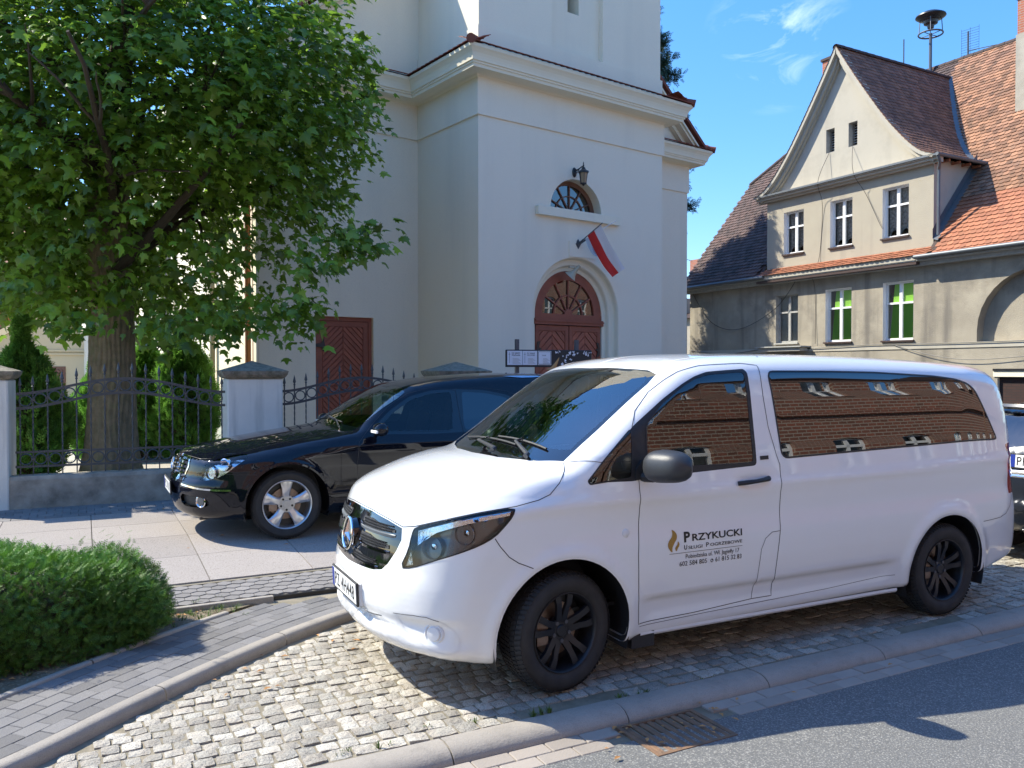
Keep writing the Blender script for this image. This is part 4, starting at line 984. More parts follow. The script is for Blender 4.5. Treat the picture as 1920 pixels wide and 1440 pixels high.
# openings
lowW=[(-5.02,-4.02,2.77,4.47),(-2.84,-1.81,2.74,4.50),(-.64,.40,2.72,4.52)]
upW=[(-4.67,-3.79,5.90,7.39),(-2.67,-1.80,5.88,7.43),(-.68,.22,5.90,7.46)]
rect=lambda w:[(w[0],w[2]),(w[1],w[2]),(w[1],w[3]),(w[0],w[3])]
nich=[(2.36,2.60)]+[(2.36,2.9)]+arch_pts(4.0,2.9,1.64,16)[1:-1]+[(5.64,2.9),(5.64,2.60)]
hp(wall_with_openings(-9.62,9,BT,5.05,[rect(w) for w in lowW]+[nich,[(2.95,BT+.05),(2.95,1.70),(7.4,1.70),(7.4,BT+.05)]],0),'street_wall',M_roughc)
def hrev(loop,y0,y1,matl,name,closed=True):
    m=MB(); n=len(loop)
    for i in range(n if closed else n-1):
        a,b=loop[i],loop[(i+1)%n]; m.add([(a[0],y0,a[1]),(b[0],y0,b[1]),(b[0],y1,b[1]),(a[0],y1,a[1])],[(0,1,2,3)])
    return hp(m,name,matl)
hrev(nich,0,.30,M_roughc,'niche_reveal'); m=MB(); m.add([(x,.30,z) for x,z in nich],[tuple(range(len(nich)))]); hp(m,'niche_back',M_roughc)
m=MB(); m.box(2.95,7.4,.10,.14,BT,1.70); hp(m,'brick_infill',M_brickd)
hrev([(2.95,BT),(2.95,1.70),(7.4,1.70),(7.4,BT)],0,.10,M_churcht,'shop_reveal')
MB().box(2.85,7.5,-.03,-.001,1.62,1.78).build('shop_lintel',M_churcht,HB)
MB().box(2.85,7.5,-.06,-.03,1.78,1.84).build('lintel_strip',M_black,HB)
MB().box(-9.62,9,-.025,-.001,2.44,2.58).build('string_band',M_gable,HB)
m=MB(); m.box(-5.45,-3.55,-.42,-.001,2.47,2.60); m.box(-5.55,-3.45,-.50,-.001,2.60,2.64); m.build('door_hood',M_wood,HB)
# side and back walls
m=MB(); m.add([(-9.62,0,BT),(-9.62,12.8,BT),(-9.62,12.8,5.2),(-9.62,9.4,9.2),(-9.62,3.5,9.2),(-9.62,0,5.2)],[(0,1,2,3,4,5)]); hp(m,'end_wall',M_roughc)
m=MB(); m.add([(9,0,BT),(9,12.8,BT),(9,12.8,5.2),(9,6.4,12.9),(9,0,5.2)],[(0,1,2,3,4)]); hp(m,'end_wall',M_roughc)
# upper storey of the cross gable
hp(wall_with_openings(-5.46,1.03,5.0,8.02,[rect(w) for w in upW],-.0),'upper_wall',M_upr)
for x,nm in ((1.03,0),(-5.46,1)):
    m=MB(); m.add([(x,0,5.3),(x,0,8.05),(x,2.25,8.05)],[(0,1,2)]); hp(m,'gable_side_wall',M_gable)
# gable field with flared verges
VG=[(0,12.36),(.66,11.30),(1.36,10.24),(1.99,9.36),(2.59,8.66),(3.05,8.26),(3.45,8.09)]
VGs=catmull([(a,b,0) for a,b in VG],4)[:,:2]
gf=[(GX-a*.985,b-.10) for a,b in VGs[::-1]]+[(GX+a*.985,b-.10) for a,b in VGs[1:]]
vent=[(-2.84,-2.50,9.06,9.84),(-1.95,-1.61,9.06,9.84)]
def poly_wall(outline,holes,y):
    pts=list(outline); edges=[(i,(i+1)%len(outline)) for i in range(len(outline))]
    for h in holes: k=len(pts); pts+=h; edges+=[(k+i,k+(i+1)%len(h)) for i in range(len(h))]
    r=delaunay_2d_cdt([Vector(p) for p in pts],edges,[],0,1e-5); V=r[0]
    A=np.array([(v[0],v[1]) for v in V]); fs=[]
    for f in r[2]:
        c=A[list(f)].mean(0); cx,cz=np.array([c[0]]),np.array([c[1]])
        if poly_sdf(cx,cz,outline)[0]<0 and all(poly_sdf(cx,cz,h)[0]>0 for h in holes): fs.append(tuple(f))
    m=MB(); m.add([(a[0],y,a[1]) for a in A],fs); return m
hp(poly_wall(gf,[rect(v) for v in vent],-.02),'gable_field',M_gable)
for v in vent:
    hrev(rect(v),-.02,.28,M_wood,'vent_reveal'); o=MB().box(v[0],v[1],.28,.30,v[2],v[3]).build('vent_dark',M_room,HB)
    m=MB()
    for i in range(9): z=v[2]+.05+i*.083; m.add([(v[0],.16,z),(v[1],.16,z),(v[1],.22,z+.05),(v[0],.22,z+.05)],[(0,1,2,3)])
    m.build('louvre',M_wood,HB,kind='stuff')
# base moulding of the gable
m=MB(); 
for y0,z0,z1 in ((-.30,8.0,8.07),(-.24,7.93,8.0),(-.14,7.86,7.93)): m.box(-5.75,1.32,y0,-.002,z0,z1)
hp(m,'gable_string',M_gable); MB().box(-5.80,1.36,-.34,-.31,8.03,8.09).build('gable_gutter',M_zinc,HB)
# verge mouldings following the flare
for sx in (-1,1):
    for o0,o1,y0,y1,mm in ((-.02,.10,-.34,-.02,M_gable),(.10,.22,-.22,-.02,M_gable),(.22,.28,-.12,-.02,M_gable)):
        m=MB(); vs=[]
        for i,(a,b) in enumerate(VGs):
            t=VGs[min(i+1,len(VGs)-1)]-VGs[max(i-1,0)]; t=t/np.hypot(*t); nx,nz=-(-t[1]),t[0]; nx,nz=t[1],-t[0]
            for o in (o0,o1):
                for y in (y0,y1): vs.append((GX+sx*max(a+nx*o,0),y,b+nz*o))
        n=len(VGs); m.add(vs,[q for i in range(n-1) for q in ((i*4,i*4+4,i*4+6,i*4+2),(i*4+2,i*4+6,i*4+7,i*4+3),(i*4,i*4+1,i*4+5,i*4+4),(i*4+1,i*4+3,i*4+7,i*4+5))]); hp(m,'verge_board',mm)
# roof surfaces as real tiles
RP=(8.03-5.64)/2.03  # slope of the main roof
def roofz(t): return 5.60+1.185*t
tiles=[]; tiles_new=[]; tiles_dark=[]
def tile_field(P0,u,w,n,Lu,Lw,inside,out,wd=.18,ex=.17,ln=.21):
    r=0; y=0
    while y<Lw:
        x=-(wd/2 if r%2 else 0)
        while x<Lu:
            c=P0+u*(x+wd/2)+w*(y+ex/2)
            if inside(c):
                m=tile_mb(P0+u*(x+random.uniform(-.004,.004))+w*y+n*random.uniform(-.002,.004),u,w,n,wd-.006,ln+random.uniform(-.008,.008),lift=.03,thk=.016); (out(c) if callable(out) else out).append(m)
            x+=wd
        y+=ex; r+=1
u=Vector((1,0,0)); w=Vector((0,-1,-1.185)).normalized(); n=Vector((0,-1.185,1)).normalized()
RTOP=6.4; RL=math.hypot(RTOP+.38,1.185*(RTOP+.38))
def valley_x(z): # half width of the cross gable roof at height z
    return float(np.interp(z,[p[1] for p in VG[::-1]],[p[0] for p in VG[::-1]])) if z<12.36 else 0
def in_main(c):
    if not(-9.85<c.x<8.2) or c.y>6.4: return False
    if c.x<-6.6 and c.y>3.55+( c.x+9.85)*.88: return False
    if abs(c.x-GX)<GW and c.z<8.2 and c.y<2.25: return False   # the cross-gable's walls
    if 8.05<=c.z<12.36 and abs(c.x-GX)<valley_x(c.z)-.02: return False
    if abs(c.x-GX)<GW+.2 and c.y<-.0: return False
    return True
def kind(c):
    if c.x<GX: return tiles_dark
    return tiles_new if c.y<1.15 and c.x>1 else tiles
P0=Vector((-9.85,RTOP,roofz(RTOP)))
tile_field(P0,u,w,n,16,RL,lambda c:in_main(c) and (c.x<-5.4 or c.x>.6 or c.z>8) and c.x<5.3,kind)
# pent strip below the gable storey
tile_field(Vector((-5.46,-.0,5.44)),u,Vector((0,-1,-.62)).normalized(),Vector((0,-.62,1)).normalized(),6.5,.42,lambda c:True,tiles_new,ex=.13,ln=.16)
# cross gable right and left slopes, following the flared curve, ridge running back
def gable_slope(sx,out):
    seg=[(a,b) for a,b in VGs]; y0=-.36
    d=0; pts=[]
    L_=[0]; 
    for i in range(len(seg)-1): L_.append(L_[-1]+math.hypot(seg[i+1][0]-seg[i][0],seg[i+1][1]-seg[i][1]))
    ex=.17; r=0
    while r*ex<L_[-1]:
        s=r*ex; a=np.interp(s,L_,[p[0] for p in seg]); b=np.interp(s,L_,[p[1] for p in seg]); a2=np.interp(min(s+.2,L_[-1]),L_,[p[0] for p in seg]); b2=np.interp(min(s+.2,L_[-1]),L_,[p[1] for p in seg])
        if a2-a<1e-4 and b-b2<1e-4: break
        wv=Vector((sx*(a2-a),0,b2-b)).normalized(); nv=Vector((-wv.z*sx*sx if False else 0,0,0)); nv=Vector((sx*abs(wv.z),0,abs(wv.x))).normalized()
        yend=(b-5.60)/1.185-.05; y=y0
        while y<yend:
            out.append(tile_mb(Vector((GX+sx*a,y,b))+nv*random.uniform(-.002,.004),Vector((0,1,0)),wv,nv,.174,.21+random.uniform(-.008,.008),lift=.018,thk=.012)); y+=.18
        r+=1
tg=[]; gable_slope(1,tg); gable_slope(-1,tiles_dark)
HM=HB.matrix_basis
HM=Matrix.Translation((11.914,25,0))@Matrix.Rotation(math.atan2(-.877,.481),4,'Z')
for k in range(2): pass
M_tileg=mat('brown_clay_tile',(.22,.10,.055),.8,bump=.5,bscale=50,tint=.35,vary=.6,vscale=1.5,vcol=(.13,.065,.05))
pieces(HB,'roof_tile',tiles+[],M_tile,120,HM); pieces(HB,'roof_tile',tiles_new,M_tilen,60,HM); pieces(HB,'roof_tile',tg,M_tileg,80,HM); pieces(HB,'roof_tile',tiles_dark,M_tiled,40,HM)
# solid roof bodies below the tiles
m=MB(); e=.03
ez=lambda t:roofz(t)-e
m.add([(-9.85,-.38,ez(-.38)),(-9.85,3.55,ez(3.55)),(-6.6,RTOP,ez(RTOP)),(-5.47,RTOP,ez(RTOP)),(-5.47,-.38,ez(-.38))],[(0,4,3,2,1)])
m.add([(1.04,-.38,ez(-.38)),(1.04,RTOP,ez(RTOP)),(9.2,RTOP,ez(RTOP)),(9.2,-.38,ez(-.38))],[(0,3,2,1)])
m.add([(-5.47,.05,ez(.05)),(-5.47,RTOP,ez(RTOP)),(1.04,RTOP,ez(RTOP)),(1.04,.05,ez(.05))],[(0,3,2,1)])
m.add([(-6.6,RTOP,ez(RTOP)),(9.2,RTOP,ez(RTOP)),(9.2,13.2,ez(-.38)),(-9.85,13.2,ez(-.38)),(-9.85,9.25,ez(3.55))],[(0,1,2,3,4)])
m.add([(-9.85,3.55,ez(3.55)),(-6.6,RTOP,ez(RTOP)),(-9.85,9.25,ez(3.55))],[(0,1,2)])
# cut the front face round the cross gable by leaving it behind the gable's own roof
hp(m,'roof_deck',M_tiled)
m=MB(); vs=[]
for a,b in VGs:
    for sx in (-1,1): vs+=[(GX+sx*a,-.34,b-.02),(GX+sx*a,(b-5.6)/1.185+.1,b-.02)]
n_=len(VGs); m.add(vs,[q for i in range(n_-1) for q in ((i*4,i*4+1,i*4+5,i*4+4),(i*4+2,i*4+6,i*4+7,i*4+3))]); hp(m,'gable_roof_deck',M_tiled)
# ridge tiles
def ridge(p,q,name='ridge_tile',matl=M_tiled,r=.11):
    p,q=Vector(p),Vector(q); L_=(q-p).length; k=int(L_/.36); d=(q-p).normalized()
    for i in range(k):
        m=MB(); m.lathe([(r*.9,0),(r,.02),(r*1.08,.38)],(0,0,0),'x',8,a0=-.1,a1=math.pi+.1); 
        R_=Matrix.Translation(p+d*(L_*i/k))@d.to_track_quat('X','Z').to_matrix().to_4x4(); m.xf(R_); hp(m,name,matl)
ridge((GX,-.36,12.33),(GX,5.6,12.30)); ridge((-6.5,6.4,roofz(6.4)-.04),(5.2,6.4,roofz(6.4)-.04)); ridge((-9.8,3.5,9.74),(-6.6,6.35,13.1)); ridge((-9.8,3.5,9.72),(-9.8,9.2,9.72))
# valley flashing
for sx in (1,-1):
    m=MB(); vs=[]
    for a,b in VGs: 
        y=(b-5.6)/1.185; vs+=[(GX+sx*(a-.02),y-.11,b+.05),(GX+sx*(a+.10),y+.02,b+.06)]
    m.add(vs,[(i*2,i*2+1,i*2+3,i*2+2) for i in range(len(VGs)-1)]); hp(m,'valley_flashing',M_zinc)
m=MB(); m.add([(1.04,-.05,5.66),(1.20,-.05,5.60),(1.20,2.1,roofz(2.1)+.05),(1.04,2.1,roofz(2.1)+.10),(1.035,-.05,5.95),(1.035,2.1,roofz(2.1)+.35)],[(0,1,2,3),(0,3,5,4)]); hp(m,'side_flashing',M_zinc)
# eaves: gutter right, cornice
m=MB(); m.tube([(.75,-.48,5.13),(8.9,-.48,5.13)],.065,10); hp(m,'eaves_gutter',M_zinc,smooth=True)
m=MB(); m.tube([(-10.0,-.48,5.10),(-5.2,-.48,5.13)],.06,10); hp(m,'eaves_gutter',M_zinc,smooth=True)
m=MB(); m.box(-9.9,9,-.40,0,5.02,5.07); m.box(-9.7,9,-.22,0,4.90,5.02); hp(m,'eaves_board',M_wood)
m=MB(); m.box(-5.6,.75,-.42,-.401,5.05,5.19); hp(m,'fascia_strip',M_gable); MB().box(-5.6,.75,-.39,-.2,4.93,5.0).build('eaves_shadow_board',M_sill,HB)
for sgn,x in ((1,.52),):
    m=MB(); m.tube([(1.36,-.30,8.0),(1.36,-.22,7.82),(1.22,-.06,7.65),(1.22,-.06,5.75)],.045,8); hp(m,'downpipe',M_zinc,smooth=True)
m=MB(); m.tube([(1.36,-.36,8.05),(1.36,2.6,8.05)],.055,8); hp(m,'gable_eaves_gutter',M_zinc,smooth=True)
m=MB(); m.tube([(-10.0,-.45,5.08),(-9.98,-.3,4.85),(-9.78,-.08,4.75),(-9.78,-.08,BT)],.05,8); hp(m,'downpipe',M_zinc,smooth=True)
for i in range(4): MB().box(1.04,1.30,.3+i*.5,.37+i*.5,7.93,8.0).build('rafter_end',M_tilen,HB)
# windows
def window(x0,x1,z0,z1,kind):
    wroot=empty('window'); wroot.parent=HB; y=.16; f=.055
    m=MB(); 
    for a,b in (((x0,z0),(x0,z1)),((x0,z1),(x1,z1)),((x1,z1),(x1,z0))): m.add([(a[0],-.004,a[1]),(b[0],-.004,b[1]),(b[0],y+.05,b[1]),(a[0],y+.05,a[1])],[(0,1,2,3)])
    m.build('reveal',M_pvc if kind!='old' else M_wood,wroot)
    fm=M_wood if kind=='old' else M_pvc; m=MB(); ch=z0+(z1-z0)*.64; cx=(x0+x1)/2
    for r in ((x0,x0+f,z0,z1),(x1-f,x1,z0,z1),(x0+f,x1-f,z1-f,z1),(x0+f,x1-f,z0,z0+f*1.3)): m.box(r[0],r[1],y-.01,y+.06,r[2],r[3])
    m.build('frame',fm,wroot)
    MB().box(cx-.05,cx+.05,y-.02,y+.05,z0+f*1.3,z1-f).build('mullion',fm,wroot)
    for s0,s1 in ((x0+f,cx-.05),(cx+.05,x1-f)): MB().box(s0,s1,y-.015,y+.05,ch-.03,ch+.03).build('transom_bar',fm,wroot)
    for s0,s1 in ((x0+f,cx-.05),(cx+.05,x1-f)):
        for zz0,zz1 in ((z0+f*1.3,ch-.03),(ch+.03,z1-f)): MB().add([(s0,y+.03,zz0),(s1,y+.03,zz0),(s1,y+.03,zz1),(s0,y+.03,zz1)],[(0,1,2,3)]).build('pane',G_pane,wroot)
    MB().box(x0-.04,x1+.04,-.07,y-.01,z0-.05,z0-.001).build('sill',M_sill if kind!='old' else M_wood,wroot)
    MB().box(x0,x1,y+.5,y+.52,z0,z1).build('room_back',M_room,wroot)
    if kind=='green':
        m=MB(); m.add([(x0+.10,y+.05,z0+.05),(cx-.03,y+.05,z0+.05),(cx-.03,y+.05,z1-.06),(x0+.26,y+.05,z1-.06)],[(0,1,2,3)]); m.add([(cx+.04,y+.045,z0+.05),(x1-.03,y+.045,z0+.05),(x1-.03,y+.045,z1-.06),(cx+.04,y+.045,z1-.06)],[(0,1,2,3)]); m.build('roller_blind',M_green,wroot)
    if kind=='lace':
        m=MB(); n_=20; vs=[]
        for i in range(n_+1):
            x=x0+.05+(x1-x0-.1)*i/n_; vs+=[(x,y+.12+.015*math.sin(i*1.9),z0+.05+.22*abs(math.sin(i*.33))),(x,y+.12+.015*math.sin(i*1.9),z1-.05)]
        m.add(vs,[(2*i,2*i+2,2*i+3,2*i+1) for i in range(n_)]); m.build('net_curtain',M_lace,wroot)
    if kind=='old': MB().box(x0+.05,x1-.05,y+.06,y+.07,z0+.05,z1-.05).build('grey_blind',M_wood,wroot)
for w_,k_ in zip(lowW,('old','green','green')): window(*w_,k_)
for w_,k_ in zip(upW,('lace','lace','lace')): window(*w_,k_)
# chimneys
def chimney(name,x,y,z0,z1,w,d,label,capm=M_tiled,parent=HB,rb=None):
    o=empty(name); o.parent=parent; MB().box(x-w/2,x+w/2,y-d/2,y+d/2,z0,z1).build('stack',M_brickr,o); MB().box(x-w/2-.05,x+w/2+.05,y-d/2-.05,y+d/2+.05,z1,z1+.09).build('cap',capm,o)
    if rb: MB().box(x-w/2-.03,x+w/2+.03,y-d/2-.03,y+d/2+.03,z0,rb).build('rendered_base',M_concr,o)
chimney('chimney',1.85,4.05,9.0,13.3,.95,1.0,'',rb=12.2)
chimney('chimney',-4.53,2.25,8.6,13.1,.42,.5,'')
HMv=lambda x,y,z: HM@Vector((x,y,z))
RZ=HB.rotation_euler[2]
si=empty('warning_siren',HMv(-3.3,6.15,13.0),RZ,'black mushroom-shaped warning siren on a mast above the roof ridge','siren')
MB().tube([(0,0,-.3),(0,0,1.45)],.055,8).build('mast',M_steel,si,smooth=True)
m=MB(); m.tube([(.42*math.cos(a),.42*math.sin(a),1.42) for a in np.linspace(0,2*math.pi,25)[:-1]],.03,6,closed=True)
for a in (0,1.57,3.14,4.71): m.tube([(0,0,1.40),(.42*math.cos(a),.42*math.sin(a),1.42)],.015,5)
m.build('guard_ring',M_steel,si,smooth=True)
m=MB()
for a in (.6,2.2,3.7,5.3): m.tube([(.40*math.cos(a),.40*math.sin(a),1.42),(.36*math.cos(a),.36*math.sin(a),2.0)],.016,5)
m.build('stay',M_steel,si)
MB().lathe([(0,1.62),(.11,1.64),(.13,1.75),(.24,1.80),(.26,1.9),(.34,1.95),(.34,2.0),(0,2.0)],(0,0,0),'z',18).build('motor',M_black,si,smooth=True)
MB().lathe([(.0,2.26),(.30,2.22),(.52,2.10),(.53,2.06),(.42,1.98),(.2,1.94),(0,1.93)],(0,0,0),'z',24).build('hood',M_black,si,smooth=True)
def place_px(name,x,y,z,*a): return empty(name,HMv(x,y,z),RZ,*a)
an=place_px('roof_antenna',-2.0,6.4,13.1,'grid television antenna standing on the ridge right of the siren','antenna')
m=MB(); m.tube([(0,0,0),(0,0,1.0)],.03,6); m.tube([(0,0,.3),(1.0,.1,.2)],.015,5); m.build('mast',M_steel,an)
m=MB()
for i in range(12): m.tube([(-.25,0,.1+i*.09),(.25,.25,.16+i*.09)],.006,4)
for x in (-.25,0,.25): m.tube([(x,(x+.25)*.5,.1+(x+.25)*.12),(x,(x+.25)*.5,1.15+(x+.25)*.12)],.006,4)
m.build('grid',M_steel,an)
an2=place_px('lightning_rod',GX,3.1,12.3,'thin metal rod standing on the cross gable ridge','rod'); MB().tube([(0,0,0),(0,0,.95)],.02,6).build('rod',M_steel,an2)
# wires on the facade
def wire(name,pts,r,label):
    P=catmull([tuple(p) for p in pts],6); m=MB(); m.tube([tuple(HMv(*p)) for p in P],r,5,cap=False); return tag(m.build(name,M_black),label,'cable')
wire('facade_cable',[(-9.6,-.05,2.62),(-7.5,-.06,2.42),(-5.4,-.05,2.58),(-3.4,-.06,2.55),(-1,-.06,2.60),(2,-.06,2.58),(5,-.06,2.60)],.012,'black cable running along the facade just above the van roof')
wire('facade_cable',[(-.2,-.06,2.58),(1,-.09,2.25),(2.2,-.1,2.1),(3.6,-.08,2.16),(5,-.05,2.3)],.010,'thin cable sagging below the blind arch')
wire('facade_cable',[(-9.4,-.05,4.9),(-8.3,-.08,3.7),(-6.8,-.08,3.35),(-5.0,-.08,4.0),(-4.0,-.06,5.0)],.011,'loose cable sagging across the shaded left end of the wall')
for x0,z0,pts in ((-2.7,9.05,[(-2.7,9.05),(-2.95,7.2),(-3.15,5.3)]),(-2.65,9.05,[(-2.65,9.05),(-2.62,7.5),(-2.75,5.4)]),(-1.8,9.05,[(-1.8,9.05),(-1.2,7.2),(-.35,6.1)]),(-1.8,9.05,[(-1.8,9.0),(-1.45,7.0),(-.8,6.0),(-.4,5.9)]),(-3.2,5.2,[(-3.2,4.95),(-3.22,3.5),(-3.2,2.6)])):
    pass
wire('facade_cable',[(-2.70,-.04,9.05),(-2.9,-.34,8.1),(-2.95,-.05,7.3),(-3.1,-.05,5.5),(-3.2,-.45,5.2),(-3.25,-.05,4.6),(-3.22,-.05,2.7)],.008,'thin cable dropping from the left gable vent past the middle window')
wire('facade_cable',[(-1.78,-.04,9.05),(-1.5,-.34,8.1),(-1.25,-.05,7.4),(-.75,-.05,6.4),(-.62,-.05,6.2)],.008,'thin cable slanting from the right gable vent to the right window')
# ------------------------------------------------------------------ other buildings
o=empty('far_chimney_house',HMv(-18.4,8,0),RZ,'low brick chimney and roof showing left of the sooty roof','house'); 
MB().box(-.9,3.5,-1,4,BT,4.6).build('wall',M_concr,o); MB().box(-.43,.5,0,.9,4.6,7.9).build('chimney',M_brickr,o); MB().tube([(.3,.4,7.9),(.3,.4,8.3)],.07,8).build('flue_pipe',M_pvc,o)
m=MB(); m.add([(-1.0,-1.3,4.6),(3.8,-1.3,4.6),(3.8,4.3,4.6),(-1.0,4.3,4.6),(-1.0,1.5,5.6),(3.8,1.5,5.6)],[(0,1,5,4),(3,4,5,2),(0,4,3),(1,2,5),(3,2,1,0)]); m.build('roof',M_tiled,o)
o=empty('distant_outbuilding',(9.6,45,0),0,'pale distant wall between the church and the grey house','building'); MB().box(-1.5,2.2,0,5,-.8,5.75).build('wall',M_concr,o); MB().box(-1.6,2.3,-.1,5,3.1,3.35).build('shed_roof',M_tiled,o); MB().box(-1.6,2.3,-.05,-.001,2.3,3.1).build('timber_panel',M_wood,o)
# yellow annex with herringbone door (left background)
YH=empty('yellow_annex',(-17.2,29.5,.186),math.radians(8),'pale yellow gabled annex with a brown door beyond the churchyard, left','house')
k=29.5/26
m=MB(); m.add([(-1.5,0,0),(3.0,0,0),(3.0,0,3.35),(1.25,0,4.45),(-1.5,0,2.75)],[(0,1,2,3,4)]); m.add([(3.0,0,0),(3.0,6,0),(3.0,6,3.35),(3.0,0,3.35)],[(0,1,2,3)]); m.add([(-1.5,0,0),(-1.5,6,0),(-1.5,6,2.75),(-1.5,0,2.75)],[(0,1,2,3)]); m.build('wall',M_ylw,YH)
m=MB(); m.add([(1.25,-.35,4.62),(1.25,6,4.62),(-1.9,6,2.68),(-1.9,-.35,2.68),(1.25,-.35,4.50),(-1.9,-.35,2.56)],[(0,1,2,3),(0,3,5,4)]); m.add([(1.25,-.35,4.62),(1.25,6,4.62),(3.3,6,3.32),(3.3,-.35,3.32),(1.25,-.35,4.50),(3.3,-.35,3.20)],[(0,1,2,3),(0,3,5,4)]); m.build('roof',M_tilen,YH)
m=MB(); m.add([(1.25,-.30,4.48),(-1.9,-.30,2.54),(-1.9,-.06,2.34),(1.25,-.06,4.28)],[(0,1,2,3)]); m.add([(1.25,-.30,4.48),(3.3,-.30,3.18),(3.3,-.06,2.98),(1.25,-.06,4.28)],[(0,1,2,3)]); m.build('verge_moulding',M_churcht,YH)
for z in (2.20,2.32): MB().box(-1.5,3.0,-.07,-.001,z-.03,z+.03).build('string_course',M_ylw,YH)
dd=empty('brown_door'); dd.parent=YH; MB().box(-.1,1.0,-.03,-.001,0,1.75).build('backing',M_doorbrown,dd)
for q in chevron(dd,.0,.9,.05,1.65,-.03,pw=.10): q.build('board',M_doorbrown,dd)
OH=empty('orange_house',(-22,38,.186),math.radians(4),'orange rendered house with a red tiled roof behind the yellow annex','house')
MB().box(-6,9,0,8,0,6.3).build('wall',M_orng,OH); MB().box(-6.1,9.1,-.25,-.01,6.15,6.32).build('gutter',M_zinc,OH)
m=MB(); m.add([(-6.3,-.3,6.3),(9.3,-.3,6.3),(9.3,4,10),(-6.3,4,10),(9.3,8.3,6.3),(-6.3,8.3,6.3)],[(0,1,2,3),(3,2,4,5)]); m.build('roof',M_tilen,OH)
# brick houses across the street, behind the camera: they show in the glass and paint
def brick_house(a0,a1,b,hh,label,nwin,floors,fh=3.1,wh=1.5):
    x,y=st2w(a0,b); o=empty('brick_house',(x,y,0),A_ST,label,'house'); L_=a1-a0
    wins=[]
    for fl in range(floors):
        for i in range(nwin):
            cx=L_*(i+.5)/nwin; z0=1.25+fl*fh; wins.append((cx,z0))
    hol=[]
    for cx,z0 in wins: hol.append([(cx-.5,z0),(cx+.5,z0),(cx+.5,z0+wh)]+[(cx+.5*math.cos(t),z0+wh+.18*math.sin(t)) for t in np.linspace(0,math.pi,7)][1:-1]+[(cx-.5,z0+wh)])
    poly_wall([(0,0),(L_,0),(L_,hh),(0,hh)],hol,0).build('wall',M_brick,o)
    m=MB(); 
    for h in hol:
        n_=len(h)
        for i in range(n_): p,q=h[i],h[(i+1)%n_]; m.add([(p[0],0,p[1]),(q[0],0,q[1]),(q[0],-.2,q[1]),(p[0],-.2,p[1])],[(0,1,2,3)])
    m.build('reveals',M_brick,o)
    for cx,z0 in wins:
        wr=empty('window'); wr.parent=o; m=MB()
        for r in ((cx-.5,cx-.43,z0,z0+wh+.2),(cx+.43,cx+.5,z0,z0+wh+.2),(cx-.43,cx+.43,z0,z0+.08),(cx-.43,cx+.43,z0+wh+.05,z0+wh+.2),(cx-.05,cx+.05,z0,z0+wh+.1),(cx-.43,cx+.43,z0+wh*.64,z0+wh*.64+.08)): m.box(r[0],r[1],-.18,-.12,r[2],r[3])
        m.build('frame',M_pvc,wr); MB().add([(cx-.5,-.17,z0),(cx+.5,-.17,z0),(cx+.5,-.17,z0+wh+.2),(cx-.5,-.17,z0+wh+.2)],[(0,1,2,3)]).build('pane',G_dark,wr); MB().box(cx-.55,cx+.55,.0,.08,z0-.08,z0).build('sill',M_brick,wr)
    m=MB()
    for z in (3.55,hh-.5,hh-.2): m.box(-.05,L_+.05,.001,.09,z,z+.12)
    m.build('brick_course',M_brick,o)
    m=MB(); m.add([(-.1,.25,hh),(L_+.1,.25,hh),(L_+.1,-4,hh+2.6),(-.1,-4,hh+2.6),(L_+.1,-8,hh),(-.1,-8,hh)],[(0,1,2,3),(3,2,4,5),(0,3,5),(1,4,2)]); m.build('roof',M_tiled,o)
    m=MB(); m.add([(0,0,0),(0,-8,0),(0,-8,hh),(0,0,hh)],[(0,1,2,3)]); m.add([(L_,0,0),(L_,-8,0),(L_,-8,hh),(L_,0,hh)],[(0,1,2,3)]); m.build('end_wall',M_brick,o)
brick_house(-14,6.3,-4.6,8.3,'two storey red brick house across the street, seen in the van windows',8,2,3.75,1.9)
brick_house(6.9,26,-5.0,6.5,'lower red brick house across the street, seen in the rear van window',9,2,3.15,1.5)
brick_house(26.6,50,-5.0,9.6,'tall red brick house farther along the street, seen in the fanlight glass',8,3)
# ================================================================== VEGETATION
LEAF=np.array([(0,0),(.16,-.04),(.30,-.10),(.27,.07),(.52,.10),(.41,.23),(.56,.46),(.31,.43),(.18,.55),(.15,.76),(0,1.02),(-.15,.76),(-.18,.55),(-.31,.43),(-.56,.46),(-.41,.23),(-.52,.10),(-.27,.07),(-.30,-.10),(-.16,-.04)],float)
def frames_from(nrm,tip):
    n=nrm/np.linalg.norm(nrm,axis=1,keepdims=True); t=tip-n*(tip*n).sum(1,keepdims=True); t/=np.linalg.norm(t,axis=1,keepdims=True)+1e-9; return np.cross(t,n),t,n
def stamp(pts,nrm,tip,size,shape,faces,cup=0.0):
    """copy a flat leaf outline (k,2) to many places; cup bends the blade along its middle"""
    x,t,n=frames_from(nrm,tip); k=len(shape)
    sx=shape[:,0][None,:,None]*size[:,None,None]; sy=shape[:,1][None,:,None]*size[:,None,None]
    cz=(-cup*(np.abs(shape[:,0])*1.2+ (shape[:,1]-.4)**2*.8))[None,:,None]*size[:,None,None]
    V=pts[:,None,:]+x[:,None,:]*sx+t[:,None,:]*sy+n[:,None,:]*cz
    F=(np.asarray(faces)[None]+ (np.arange(len(pts))*k)[:,None,None]).reshape(-1,3)
    return V.reshape(-1,3),F
LF=[(0,i,i+1) for i in range(1,19)]
LC=np.vstack([LEAF,[[0,.36]]]); LF=[(20,i,(i+1)%20) for i in range(20)]
